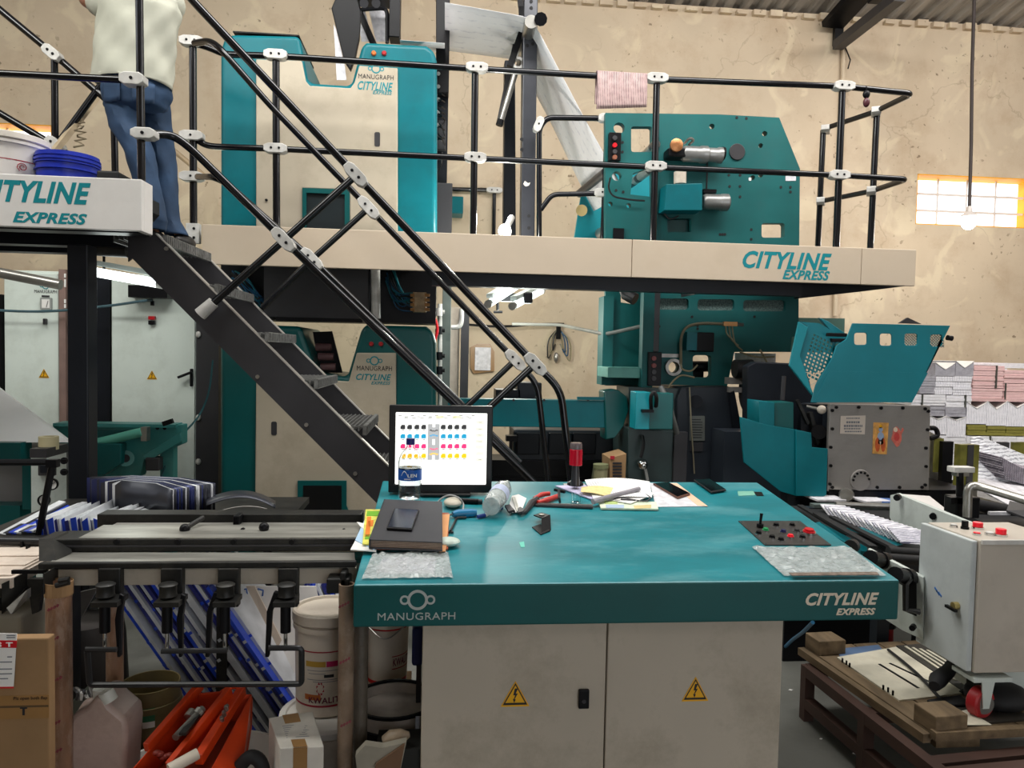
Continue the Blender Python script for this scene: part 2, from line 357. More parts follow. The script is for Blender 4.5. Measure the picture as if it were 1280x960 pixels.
# ================================================================== SETTING
WALLM = mat('aged_cream_wall_paint', (206, 188, 163), 0.8, var=0.1, scale=0.7, dirt=0.3, dirtc=(164, 132, 100), dscale=2.4, bump=0.3, bscale=7)
def weather(M_):
    """flaking specks, thin cracks and brownish runs over an aged painted wall"""
    nt = M_.node_tree; N = nt.nodes; L = nt.links; b = N['Principled BSDF']
    src = b.inputs['Base Color'].links[0].from_socket; tc = N.new('ShaderNodeTexCoord')
    def layer(src, fac, col, amt):
        mu = N.new('ShaderNodeMath'); mu.operation = 'MULTIPLY'; mu.inputs[1].default_value = amt; L.new(fac, mu.inputs[0])
        mx = N.new('ShaderNodeMix'); mx.data_type = 'RGBA'; L.new(mu.outputs[0], mx.inputs[0]); L.new(src, mx.inputs[6]); mx.inputs[7].default_value = C(*col); return mx.outputs[2]
    def ramp(sock, lo, hi):
        r = N.new('ShaderNodeMapRange'); r.inputs[1].default_value = lo; r.inputs[2].default_value = hi; L.new(sock, r.inputs[0]); return r.outputs[0]
    def noise(sc, det=4, st=(1, 1, 1), dist=0):
        mp = N.new('ShaderNodeMapping'); mp.inputs['Scale'].default_value = st; L.new(tc.outputs['Object'], mp.inputs[0])
        n = N.new('ShaderNodeTexNoise'); n.inputs['Scale'].default_value = sc; n.inputs['Detail'].default_value = det; n.inputs['Distortion'].default_value = dist; L.new(mp.outputs[0], n.inputs[0]); return n.outputs['Fac']
    big = ramp(noise(.7), .45, .62)
    sp = N.new('ShaderNodeMath'); sp.operation = 'MULTIPLY'; L.new(ramp(noise(17, 3), .66, .7), sp.inputs[0]); L.new(big, sp.inputs[1])
    src = layer(src, ramp(noise(.9, 6, (1, 1, .35)), .5, .7), (150, 124, 92), .3)
    src = layer(src, ramp(noise(1.6, 8, (1, 1, 1), 1.5), .55, .64), (236, 222, 190), .35)
    src = layer(src, sp.outputs[0], (112, 92, 70), .75)
    v = N.new('ShaderNodeTexVoronoi'); v.feature = 'DISTANCE_TO_EDGE'; v.inputs['Scale'].default_value = .45
    mp = N.new('ShaderNodeMapping'); L.new(tc.outputs['Object'], mp.inputs[0]); nv = N.new('ShaderNodeTexNoise'); nv.inputs['Scale'].default_value = 2.2; nv.inputs['Detail'].default_value = 6; L.new(tc.outputs['Object'], nv.inputs[0])
    ad = N.new('ShaderNodeMixRGB'); ad.blend_type = 'ADD'; ad.inputs[0].default_value = .9; L.new(mp.outputs[0], ad.inputs[1]); L.new(nv.outputs['Color'], ad.inputs[2]); L.new(ad.outputs[0], v.inputs['Vector'])
    cr_ = N.new('ShaderNodeMath'); cr_.operation = 'MULTIPLY'; L.new(ramp(v.outputs['Distance'], .006, .0), cr_.inputs[0]); L.new(ramp(noise(.8), .42, .56), cr_.inputs[1])
    src = layer(src, cr_.outputs[0], (120, 100, 78), .32)
    L.new(src, b.inputs['Base Color'])
weather(WALLM)
FLOORM = mat('stained_concrete_floor', (104, 104, 98), 0.55, var=0.2, scale=1.5, dirt=0.4, dirtc=(60, 58, 54), dscale=2.5, bump=0.05)
ROOFM = mat('weathered_roof_sheet', (160, 154, 146), 0.7, 0.0, var=0.25, scale=2.5, dirt=0.5, dirtc=(62, 56, 50), dscale=2, stretch=(3, 0.4, 1))
REVEAL = mat('orange_yellow_window_reveal', (250, 176, 40), 0.6, var=0.1)
O('floor', MB().box((-9, -6, -0.12), (10, 9, 0)), FLOORM, kind='structure')
w1a = px(1147, 217, 8.5); w1b = px(1291, 286, 8.5); w2a = px(-70, 150, 8.5); w2b = px(65, 205, 8.5)
def wr(a, b): return [(a.x, b.z), (b.x, b.z), (b.x, a.z), (a.x, a.z)]
plate('wall_back', [(-9, 0), (10, 0), (10, 5.62), (-9, 5.62)], 8.5, 0.26, WALLM, world=True, holes=[wr(w1a, w1b), wr(w2a, w2b)], kind='structure')
O('wall_left', MB().box((-9.2, -6, 0), (-9, 8.8, 5.62)), WALLM, kind='structure')
O('wall_right', MB().box((10, -6, 0), (10.2, 8.8, 5.62)), WALLM, kind='structure')
plate('wall_front', [(-9, 0), (10, 0), (10, 7.6), (-9, 7.6)], -5.7, .2, WALLM, world=True, holes=[[(.5, .02), (6, .02), (6, 3.6), (.5, 3.6)]], kind='structure')
def window(name, a, b, nv, nh):
    w = T(name, None, None, ((a.x+b.x)/2, 8.5, b.z)); w['kind'] = 'structure'
    t = 0.012; f = MB()
    f.box((a.x, 8.503, a.z-t), (b.x, 8.755, a.z)).box((a.x, 8.503, b.z), (b.x, 8.755, b.z+t))
    f.box((a.x, 8.503, b.z), (a.x+t, 8.755, a.z)).box((b.x-t, 8.503, b.z), (b.x, 8.755, a.z))
    O('reveal', f, REVEAL, w)
    for i in range(1, nv):
        x = a.x+(b.x-a.x)*i/nv; O('grille_bar', MB().box((x-0.009, 8.66, b.z+t), (x+0.009, 8.675, a.z-t)), WHITEP, w)
    for i in range(1, nh):
        z = b.z+(a.z-b.z)*i/nh; O('grille_rail', MB().box((a.x+t, 8.655, z-0.012), (b.x-t, 8.68, z+0.012)), WHITEP, w)
window('window_1', w1a, w1b, 4, 3); window('window_2', w2a, w2b, 4, 2)
# corrugated roof sheets, each bay its own sheet lapping the next
zc0 = 5.60; slope = 0.16
ceil = T('ceiling', None, None, (0, 2, 5.6)); ceil['kind'] = 'structure'
def roofz(y): return zc0+(8.62-y)*slope
for k in range(19):
    X0 = -9+k*1.0; b = MB(); pr = []
    for i in range(5):
        xx = X0+i*0.2
        pr += [(xx, 0.0), (xx+0.07, 0.0), (xx+0.1, 0.045), (xx+0.17, 0.045)]
    pr.append((X0+1.0, 0.0)); n = len(pr)
    vs = [(x, 8.62, roofz(8.62)+z) for x, z in pr]+[(x, -5.5, roofz(-5.5)+z) for x, z in pr]
    b.add(vs, [(i, i+1, i+1+n, i+n) for i in range(n-1)])
    O('roof_sheet', b, ROOFM, ceil, solid=0.004)
# plaster teeth along the top of the wall
b = MB()
for k in range(70):
    x = -5.5+k*0.2; h = 0.03+0.035*random.random()
    b.box((x+0.02, 8.44, 5.54), (x+0.17*random.uniform(0.7, 1), 8.51, 5.55+h))
O('trim_1', b, WALLM, kind='structure')
# angle-iron roof brace and bracket
t = T('roof_brace', 'dark angle-iron roof brace rising from the top of the back wall', 'brace', (4.25, 8.4, 5.2))
pA = px(1047, 57, 8.42); pB = px(1125, -5, 7.2)
O('brace_bar', MB().bar(pA, pB, 0.12, 0.1), STEELD, t)
pC = px(1050, 20, 8.4); O('upright_bar', MB().bar(pA, px(1049, 5, 8.42), 0.1, 0.06), BLACK, t)
O('brace_bar', MB().bar(px(1040, 32, 8.4), px(1076, -8, 7.9), 0.26, 0.07), BLACK, t)
O('purlin_cleat', MB().box(px(1093, -14, 7.6), px(1104, 6, 7.72)), BLACK, t)
t = T('conduit_pipe', 'thin vertical conduit on the back wall below the roof brace', 'conduit', px(1056, 400, 8.46))
O('pipe', MB().tube(px(1055, 58, 8.46), px(1044, 395, 8.46), 0.028, 8), WALLM, t)
O('loose_wire', MB().path([px(1057, 60, 8.42), px(1063, 75, 8.4), px(1060, 86, 8.4)], 0.008, 5), BLACK, t)
# ================================================================== CATWALK ON THE RIGHT
FY = 5.1
zT = px(640, 294, FY).z; zB = px(640, 342, FY).z; xL = px(252, 305, FY).x; xR = px(1145, 335, FY).x
cat = T('catwalk', 'long beige-fronted catwalk running across the printing press', 'catwalk', ((xL+xR)/2, FY, zB))
seams = [xL, px(790, 320, FY).x, px(1077, 330, FY).x, xR]
for a, b_ in zip(seams, seams[1:]):
    O('fascia_panel', MB().box((a+0.002, FY, zB), (b_-0.002, FY+0.03, zT)), FASC, cat, bevel=0.004)
O('deck', MB().box((xL+0.01, FY+0.03, zT-0.1), (px(1000, 300, 5.4).x, FY+0.36, zT-0.04)), NAVY, cat)
O('end_deck', MB().prism([(seams[2]-0.5, FY+0.03, zT-0.1), (xR-0.02, FY+0.03, zT-0.1), (xR-0.02, FY+0.5, zT-0.1), (seams[2]-0.5, FY+1.0, zT-0.1)], (0, 0, 0.05)), NAVY, cat)
O('support_channel', MB().box((px(540, 350, FY+0.1).x, FY+0.06, zB-0.09), (px(1000, 350, FY+0.1).x, FY+0.16, zB+0.02)), NAVY, cat)
O('bracket', MB().prism([px(990, 352, FY+0.2), px(1145, 356, FY+0.2), px(1080, 364, FY+0.2), px(998, 373, FY+0.2)], (0, 0.06, 0)), NAVY, cat)
O('bracket', MB().prism([px(868, 368, FY+0.12), px(930, 356, FY+0.12), px(935, 350, FY+0.12), px(868, 358, FY+0.12)], (0, 0.3, 0)), STEELD, cat)
textpx('CITYLINE', 928, 313, 1039, 335, FY, TEXTT, cat, shear=0.3, off=0.028, name='lettering')
textpx('EXPRESS', 978, 337, 1037, 349, FY, TEXTT, cat, shear=0.3, off=0.03)
# ---- pipes and clamps
def clamp(parent, p, d, L_=0.15, w=0.062, bolts=2, yo=-0.03):
    d = Vector(d).normalized(); n = Vector((0, -1, 0)); s = n.cross(d).normalized(); n2 = d.cross(s)
    if n2.y > 0: n2 = -n2
    p = Vector(p); b = MB()
    hexa = [(-L_/2, -w*0.28), (-L_*0.3, -w/2), (L_*0.3, -w/2), (L_/2, -w*0.28), (L_/2, w*0.28), (L_*0.3, w/2), (-L_*0.3, w/2), (-L_/2, w*0.28)]
    b.prism([p+d*a+s*c+n2*0.033 for a, c in hexa], -n2*0.066)
    b.mat(1)
    for k in ([-0.17, 0.17] if bolts == 2 else [0]):
        b.tube(p+d*(k*L_)+n2*0.03, p+d*(k*L_)+n2*0.038, 0.0085, 8)
    return O('clamp', b, [ALU, BLACK], parent, bevel=0.004)
R_ = 0.021
def rail(parent, pts, name='rail', r=R_, rnd=0.12): return O(name, MB().path(pts, r, 10, rnd), PIPE, parent, smooth=True)
RY = FY+0.05
t = T('catwalk_railing', 'black pipe guard railing with white clamps along the beige catwalk', 'railing', (px(640, 290, RY).x, RY, zT))
top = [px(243, 54, RY), px(262, 60, RY), px(280, 68, RY), px(345, 70, RY), px(592, 86, RY), px(820, 99, RY), px(1052, 108, RY), px(1141, 117, RY), px(1093, 140, RY+0.45), px(1030, 161, RY+1.0)]
mid = [px(240, 168, RY), px(250, 178, RY), px(262, 183, RY), px(345, 186, RY), px(592, 198, RY), px(818, 209, RY), px(1048, 219, RY), px(1134, 224, RY), px(1089, 239, RY+0.45), px(1024, 252, RY+1.0)]
rail(t, top, 'top_rail', rnd=0.06); rail(t, mid, 'middle_rail', rnd=0.06)
for (x0, y0, x1) in ((241, 45, 242), (345, 70, 346), (594, 86, 592), (821, 99, 817), (1053, 108, 1046)):
    a = px(x0, y0, RY); rail(t, [a, (px(x1, 285, RY).x, RY, zT-0.12)], 'post', 0.024)
for (x0, y0, x1, dy) in ((1096, 142, 1087, 0.45), (1029, 163, 1021, 1.0)):
    a = px(x0, y0, RY+dy); rail(t, [a, (a.x-0.01, RY+dy, zT-0.1)], 'post', 0.024)
dx = (1, 0, 0.0)
for x, y in ((240, 52), (345, 69), (596, 85), (821, 98), (1054, 108)): clamp(t, px(x, y, RY-0.01), dx)
for x, y in ((240, 170), (240, 221), (345, 186), (594, 197), (819, 208), (1048, 219)): clamp(t, px(x, y, RY-0.01), dx, bolts=1 if x == 240 else 2)
for x, y, dy in ((1095, 140, 0.45), (1032, 162, 1.0), (1089, 239, 0.45), (1026, 252, 1.0)): clamp(t, px(x, y, RY+dy-0.01), (0.5, 0.86, 0), bolts=2 if dy < 0.6 else 1)
b = MB().cbox(px(242, 292, RY), (0.085, 0.05, 0.13)); b.mat(1)
for dz in (-0.03, 0.03): b.tube(px(242, 292, RY)+Vector((0.01, -0.024, dz)), px(242, 292, RY)+Vector((0.01, -0.032, dz)), 0.01, 8)
O('base_bracket', b, [ALU, BLACK], t, bevel=0.005)
# small hanging toy/charm on the rail, newspaper folded over the rail
t = T('rail_charm', 'small dark red charm tied to the catwalk rail near its right end', 'charm', px(1083, 137, RY-0.03))
O('string', MB().tube(px(1083, 108, RY-0.03), px(1083, 118, RY-0.03), 0.004, 6), BLACK, t)
O('bead', MB().ellip(px(1083, 118, RY-0.03), (0.026, 0.02, 0.03)), BLACK, t, smooth=True)
O('bead', MB().ellip(px(1083, 128, RY-0.03), (0.024, 0.02, 0.034)), mat('charm_maroon', (80, 36, 44), 0.4), t, smooth=True)
t_ = px(778, 98, RY)
def newsfold(u, v):
    x = px(745+62*u, 110, RY).x
    L1 = 0.26
    if v < 0.45: z = t_.z+0.026-(0.45-v)/0.45*0.2; y = RY+0.03
    elif v < 0.55: z = t_.z+0.026+0.012*math.sin((v-0.45)/0.1*math.pi); y = RY+0.03-(v-0.45)/0.1*0.06
    else: z = t_.z+0.026-(v-0.55)/0.45*(0.255-0.03*u); y = RY-0.03-0.012*math.sin((v-.55)*6)
    return Vector((x, y, z))
NEWSV = stripes('newsprint_columns_pink', (206, 178, 174), (104, 80, 84), 'X', 26, noise=0.7, dist=0.6, pos=(0.55, 0.75))
setp(O('draped_newspaper', MB().grid(newsfold, 14, 20), NEWSV, smooth=True, solid=0.012), 'pink newspaper folded over the top rail of the catwalk', 'newspaper')
# inner gate railing
t = T('gate_railing', 'small inner black pipe gate railing beside the folder frame', 'railing', px(715, 300, 5.9))
G = 5.85
rail(t, [px(674, 300, G), px(674, 160, G), px(684, 147, G), px(757, 148, G)], 'hoop', 0.022, 0.05)
rail(t, [px(676, 262, G), px(690, 243, G), px(750, 242, G)], 'rail', 0.02, 0.05)
rail(t, [px(759, 148, G), px(753, 300, G)], 'post', 0.02)
clamp(t, px(757, 148, G-.01), dx, 0.12, bolts=1); clamp(t, px(752, 241, G-.01), dx, 0.12, bolts=1); clamp(t, px(673, 156, G-.01), (0.4, 0, 1), 0.12, bolts=1)
t = T('wall_railing', 'far thin handrail on the back wall seen between the tall black posts', 'railing', px(600, 295, 8.4))
rail(t, [px(545, 236, 8.46), px(625, 238, 8.46)], 'rail', 0.025); rail(t, [px(618, 238, 8.46), px(617, 305, 8.46)], 'post', 0.022)
clamp(t, px(618, 238, 8.44), dx, 0.18)
# ================================================================== CATWALK ON THE LEFT
LY = 3.55
c0 = px(177, 258, LY); zt2 = px(100, 221, LY).z; zb2 = px(100, 286, LY).z
ye = pX(191, 265, c0.x).y
lp = T('platform', 'white-fronted raised platform on a dark post at upper left', 'platform', (-2.2, LY, zb2))
O('fascia_panel', MB().box((-3.6, LY, zb2), (c0.x, LY+0.03, zt2)), WHITEP, lp, bevel=0.003)
O('end_panel', MB().box((c0.x-0.03, LY+0.031, zb2), (c0.x, ye, zt2)), WHITEP, lp, bevel=0.003)
xr_ = px(168, 300, 4.7).x
O('deck', MB().prism([(-3.6, LY+.031, zt2-.11), (c0.x-.031, LY+.031, zt2-.11), (c0.x-.031, 3.85, zt2-.11), (xr_, 4.75, zt2-.11), (-3.6, 4.75, zt2-.11)], (0, 0, .06)), NAVY, lp)
for y, xx in ((LY+.2, c0.x-.05), (LY+.75, c0.x-.3), (4.65, xr_)): O('cross_beam', MB().box((-3.6, y-.05, zb2+.01), (xx, y+.05, zt2-.115)), NAVY, lp)
pa = px(84, 450, 3.7); pb = px(110, 450, 3.7)
O('column', MB().box((pa.x, 3.7, 0), (pb.x, 3.7+0.1, zb2-0.05)), NAVY, lp, bevel=0.006)
O('base_plate', MB().box((pa.x-0.05, 3.65, 0), (pb.x+0.05, 3.85, 0.012)), NAVY, lp)
xe = px(112, 240, LY).x
text('CITYLINE', (px(112, 255, LY).x-1.03*0.5*0.93, LY, px(60, 254.5, LY).z), (0.485, 0, 0), (0, 0, px(60, 227, LY).z-px(60, 255, LY).z), TEXTT, lp, shear=0.3, off=0.03)
textpx('EXPRESS', 16, 264, 109, 278, LY, TEXTT, lp, shear=0.3, off=0.03)
# railing of the left platform
PY = 3.72
t = T('platform_railing', 'black pipe railing with tall corner post on the white-fronted platform', 'railing', px(176, 230, PY))
rail(t, [px(172, -150, PY), px(177, 228, PY), (px(177, 228, PY).x, PY, zt2-0.05)], 'corner_post', 0.018, 0)
rail(t, [px(-60, 89, PY), px(162, 100, PY)], 'rail', 0.017)
clamp(t, px(167, 100, PY-.01), dx, 0.11, 0.056, 1); clamp(t, px(181, 168, PY-.01), dx, 0.11, 0.05, 1)
t = T('flight_railing', 'black handrail of the flight behind the buckets at far left', 'railing', px(70, 200, 4.75))
q = 4.7
rail(t, [px(-40, -21, q), px(66, 67, q), px(160, 148, q)], 'top_rail', 0.02, 0); rail(t, [px(-40, 118, q), px(75, 186, q), px(110, 210, q)], 'middle_rail', 0.02, 0)
rail(t, [px(68, 66, q), px(69, 182, q), (px(69, 182, q).x, q, zt2-0.06)], 'post', 0.02, 0); rail(t, [px(142, 130, q), px(144, 222, q), (px(144, 222, q).x, q, zt2-0.06)], 'post', 0.02, 0)
rail(t, [px(74, 178, q), px(128, 104, q)], 'strut', 0.02)
for x, y in ((66, 67), (70, 181)): clamp(t, px(x, y, q-0.02), px(66, 67, q)-px(-40, -21, q), 0.11, 0.06)
t = T('leaning_timber', 'pale timber batten leaning behind the blue bucket, tied with string', 'plank', px(70, 250, 4.9))
O('batten', MB().bar(px(131, 108, 4.86), (px(60, 245, 4.86).x, 4.4, zt2-0.05), 0.05, 0.03), mat('pale_timber', (178, 160, 132), 0.8, var=0.2, scale=8), t)
O('knot', MB().path([px(100+8*math.sin(i*2.3), 150+2.6*i, 4.70+0.02*math.cos(i*3)) for i in range(14)], 0.006, 5), mat('string_beige', (150, 136, 112), 0.9), t)
# ---- stair
SN, SF = 3.92, 4.66
st = T('steel_stair', 'steep dark grey steel stair with grating treads descending from the platform', 'stair', px(460, 640, 4.2))
def stringer(Y, th):
    a = px(195, 292, SN); c = px(482, 579, SN); s_ = (c.z-a.z)/(c.x-a.x)
    x0 = px(160, 300, SN).x; wv = px(320, 417, SN).z-px(320, 481, SN).z
    f = lambda x: a.z+(x-a.x)*s_
    xf = a.x-(a.z-0.0)/s_
    pts = [(x0, f(a.x)), (a.x, f(a.x)), (xf, 0.0), (xf-0.3, 0.0), (x0, f(a.x)-wv*0.62), ]
    xk = a.x-0.02
    pts = [(x0, f(a.x)), (a.x, f(a.x)), (xf, 0.0), (xf+wv/s_, 0.0), (x0+0.02, f(x0+0.02)-wv+0.02), (x0, f(a.x)-wv*0.55)]
    return [Vector((x, Y, z)) for x, z in pts], a, s_
pn, a_, s_ = stringer(SN, 0.012)
O('stringer', MB().prism(pn, (0, 0.012, 0)), STEELD, st)
O('stringer', MB().prism([p+Vector((0, SF-SN, 0)) for p in pn], (0, 0.012, 0)), STEELD, st)
fl = mat('bare_edge_steel', (190, 186, 180), 0.35, 0.4, var=0.1)
for yy in (SN, SF):
    A = Vector((a_.x, yy+0.02, a_.z)); B_ = Vector((a_.x-(a_.z-0.01)/s_, yy+0.02, 0.01))
    O('edge_flange', MB().bar(A, B_, 0.045, 0.006), fl, st)
tr0 = px(208, 305, 4.29); tr4 = px(437, 524, 4.29)
for k in range(8):
    p = tr0+(tr4-tr0)*(k/4)
    if p.z < 0.1: break
    b = MB(); x0, x1, y0, y1, z = p.x-0.13, p.x+0.13, SN+0.013, SF-0.001, p.z
    b.box((x0, y0, z-0.045), (x0+0.006, y1, z)).box((x1-0.02, y0, z-0.05), (x1, y1, z))
    for i in range(9):
        xx = x0+0.024*(i+1); b.box((xx, y0, z-0.03), (xx+0.005, y1, z-0.002))
    for i in range(14):
        yy = y0+0.05*(i+0.5); b.box((x0, yy, z-0.012), (x1, yy+0.005, z-0.003))
    for i in range(24):
        yy = y0+0.03*(i+0.4); b.box((x1, yy, z-0.046), (x1+0.004, yy+0.008, z-0.004))
    O('tread', b, FOAMG, st)
for (x, y) in ((208, 311), (322, 471), (383, 531), (444, 592)):
    c = px(x, y, SN); O('bolt', MB().tube(c, c+Vector((0, -0.006, 0)), 0.011, 8), STEEL, st)
NY, FYY = 3.9, 4.7
t = T('stair_railing', 'near-side pair of slanting black handrails on the steel stair', 'railing', px(445, 560, NY))
rail(t, [px(202, -45, NY), px(240, 0, NY), px(445, 219, NY), px(669, 455, NY), px(701, 487, NY), px(714, 600, NY), px(716, 690, NY)], 'top_rail', 0.02, 0.08)
rail(t, [px(182, 168, NY-0.1), px(214, 168, NY), px(236, 183, NY), px(355, 300, NY), px(570, 506, NY), px(662, 598, NY), px(700, 640, NY)], 'middle_rail', 0.02, 0.08)
rail(t, [px(262, 383, NY-0.03), px(355, 300, NY-0.03), px(445, 219, NY-0.03)], 'strut', 0.019, 0); rail(t, [px(566, 552, NY-.03), px(669, 455, NY-.03)], 'strut', 0.019, 0)
dn = px(445, 219, NY)-px(240, 0, NY)
for x, y in ((445, 219), (355, 300), (669, 455)): clamp(t, px(x, y, NY-0.03), dn, 0.14, 0.06)
O('sleeve', MB().tube(px(250, 393, NY-0.03), px(267, 378, NY-0.03), 0.034, 12, 0.03), ALU, t, smooth=True)
t = T('stair_railing', 'far-side pair of slanting black handrails on the steel stair', 'railing', px(461, 560, FYY))
rail(t, [px(243, 54, FYY+0.3), px(262, 51, FYY+0.1), px(275, 60, FYY), px(337, 131, FYY), px(461, 260, FYY), px(644, 450, FYY), px(672, 480, FYY), px(685, 600, FYY), px(687, 680, FYY)], 'top_rail', 0.02, 0.08)
rail(t, [px(247, 221, FYY+0.3), px(266, 221, FYY), px(282, 228, FYY), px(390, 324, FYY), px(560, 489, FYY), px(650, 578, FYY)], 'middle_rail', 0.02, 0.08)
rail(t, [px(328, 385, FYY-.03), px(390, 324, FYY-.03), px(461, 260, FYY-.03)], 'strut', 0.019, 0); rail(t, [px(545, 545, FYY-.03), px(644, 450, FYY-.03)], 'strut', 0.019, 0)
for x, y in ((461, 260), (390, 324), (644, 450)): clamp(t, px(x, y, FYY-0.03), dn, 0.16, 0.066)
# ================================================================== PRINTING TOWERS
DARKIN = mat('dark_interior', (10, 26, 30), 0.5, var=0.3)
def logotext(parent, x0, x1, yl, ym, yc, ye_, Y, xs=None):
    """emblem + maker's word + model words; pixel rows"""
    c = px((x0+x1)/2, yl, Y); w = (px(x1, yl, Y).x-px(x0, yl, Y).x)
    logo(parent, c, w*0.46, TEXTT)
    textpx('MANUGRAPH', x0, ym[0], x1, ym[1], Y, TEXTK, parent, off=0)
    textpx('CITYLINE', x0-1, yc[0], x1-1, yc[1], Y, TEXTT, parent, shear=0.3, off=0.018)
    textpx('EXPRESS', x0+18, ye_[0]+.6, x1-2, ye_[1]+.6, Y, TEXTT, parent, shear=0.3, off=0.015)
TY = 5.5
up = T('printing_tower', 'teal and cream printing tower with notched top, standing above the catwalk', 'printing unit', px(410, 285, TY))
out = [(275, 320), (275, 62), (279, 49), (288, 42), (374, 44), (384, 97), (388, 103), (436, 106), (440, 101), (452, 56), (458, 52), (533, 56), (543, 63), (546, 76), (546, 320)]
O('body', MB().prism([px(x, y, TY+.012) for x, y in out], (0, .9, 0)), TEAL, up, bevel=.035, seg=4)
pan = [(320, 320), (320, 74), (377, 76), (382, 101), (387, 107), (438, 110), (443, 103), (449, 82), (497, 85), (497, 320)]
plate('front_panel', pan, TY-0.012, 0.03, CREAM, up, bevel=0.006, holes=[[(378, 300), (378, 235), (437, 237), (437, 300)]])
b = MB(); o_ = [px(378, 235, TY-0.02), px(437, 237, TY-.02), px(437, 300, TY-.02), px(378, 300, TY-.02)]; i_ = [px(383, 241, TY-.02), px(431, 243, TY-.02), px(431, 300, TY-.02), px(383, 300, TY-.02)]
b.add(o_+i_, [(0, 1, 5, 4), (1, 2, 6, 5), (3, 0, 4, 7)])
O('opening_frame', b, TEALD, up, solid=0.012)
O('opening_recess', MB().box(px(383, 240, TY-0.006), px(432, 300, TY+0.008)), DARKIN, up)
plate('handle_recess', rrect(468, 165, 475, 183, 2), TY-0.016, 0.006, STEELD, up, bevel=0.002)
logotext(up, 448, 492, 86, (92, 98), (101, 112), (112, 117), TY-0.0125)
for x, mt in ((467, mat('amber_lens', (210, 110, 50), 0.3)), (480, mat('dim_red_lens', (170, 40, 44), 0.3))):
    c = px(x, 66, TY-0.0); O('indicator_button', MB().lathe([(0.018, 0), (0.018, 0.012), (0.012, 0.02)], c+Vector((0, 0.015, 0)), (0, -1, 0), 12), mt, up, smooth=True)
O('top_ledge', MB().box(px(291, 38.5, TY+0.08), (px(374, 42, TY+0.08).x, TY+.7, px(330, 42.5, TY+.08).z)), BLACK, up)
O('bolt', MB().tube(px(333, 250, TY-.012), px(333, 250, TY-.02), 0.01, 8), BLACK, up)
lo = T('printing_tower', 'lower teal and cream printing tower behind the steel stair', 'printing unit', (px(410, 600, TY).x, TY, 0))
zf = 0.0
out = [(275, 700), (275, 420), (279, 410), (288, 404), (376, 408), (397, 467), (434, 471), (452, 410), (458, 406), (533, 408), (542, 415), (545, 428), (545, 700)]
O('body', MB().prism([px(x, y, TY+.012) for x, y in out], (0, .9, 0)), TEALD, lo, bevel=.035, seg=4)
O('plinth', MB().box((px(275, 700, TY).x+0.02, TY+0.05, 0), (px(545, 700, TY).x-0.02, TY+0.9, px(400, 698, TY).z)), TEALD, lo)
pan = [(318, 690), (320, 476), (395, 474), (436, 477), (446, 441), (495, 441), (495, 690)]
plate('front_panel', pan, TY-0.012, 0.03, CREAM, lo, bevel=0.008)
O('opening_frame', MB().prism([px(372, 601, TY-.03), px(433, 601, TY-.03), px(433, 632, TY-.03), px(437, 642, TY-.03), px(368, 642, TY-.03), px(372, 632, TY-.03)], (0, 0.02, 0)), TEALD, lo)
O('opening_recess', MB().prism([px(379, 607, TY-.034), px(427, 607, TY-.034), px(427, 642, TY-.034), px(379, 642, TY-.034)], (0, 0.006, 0)), mat('near_black', (8, 9, 11), 0.4, var=0), lo)
for x0, y0 in ((339, 527), (465, 527)): plate('handle_recess', rrect(x0, y0, x0+7, y0+17, 2), TY-0.016, 0.006, STEELD, lo, bevel=0.002)
logotext(lo, 446, 490, 451, (457, 463), (467, 475), (476, 480), TY-0.0125)
for x in (464, 476):
    c = px(x, 430, TY); O('indicator_button', MB().lathe([(0.018, 0), (0.018, 0.012), (0.012, 0.02)], c+Vector((0, 0.015, 0)), (0, -1, 0), 12), mat('dim_red_lens', (150, 30, 34), 0.3), lo, smooth=True)
# roller cassette seen in the lower notch
t = T('roller_cassette', 'dark roller cassette with pinkish rollers in the lower tower notch', 'roller unit', px(410, 470, TY+0.3))
O('side_plate', MB().prism([px(391, 415, TY+.3), px(415, 414, TY+.3), px(428, 466, TY+.3), px(399, 466, TY+.3)], (0, 0.02, 0)), BLACK, t)
for y, x in ((434, 403), (446, 406), (459, 409)): O('roller', MB().tube(px(x-8, y, TY+.27), px(x+11, y, TY+.27), 0.03, 14), mat('pinkish_roller_rubber', (128, 92, 92), 0.4), t, smooth=True)
O('paper_strip', MB().prism([px(376, 410, TY+.5), px(386, 412, TY+.5), px(399, 466, TY+.5), px(388, 466, TY+.5)], (0, 0.003, 0)), PAPER, t)
# machinery between the towers
t = T('tower_drive_housing', 'black drive housing with cables between the two printing towers', 'machine housing', px(410, 405, TY+0.1))
O('panel', MB().box(px(330, 333, TY+0.05), px(462, 400, TY+0.2)), STEELD, t)
O('backing', MB().box(px(276, 330, TY+0.3), px(545, 407, TY+0.75)), BLACK, t)
b = MB().tube(px(469, 334, TY+.08), px(470, 398, TY+.08), 0.035, 16); O('roller_end', b, ALU, t, smooth=True)
O('drip_tray', MB().box(px(345, 396, TY+.02), px(455, 404, TY+.12)), BLACK, t)
cabm = [mat('cable_blue', (24, 76, 110), 0.4, var=0), mat('cable_black', (18, 18, 20), 0.4, var=0), mat('cable_teal', (20, 100, 110), 0.4, var=0)]
for k in range(16):
    x0 = 283+random.random()*20; y0 = 336+random.random()*20; pts = [px(x0, y0, TY+.22), px(x0+10+random.random()*16, y0+8+random.random()*26, TY+.16), px(322+random.random()*10, 366+random.random()*20, TY+.18), px(332, 380+random.random()*6, TY+.25)]
    O('cable', MB().path(pts, 0.006, 6, 0.2, 4), cabm[k % 3], t, smooth=True)
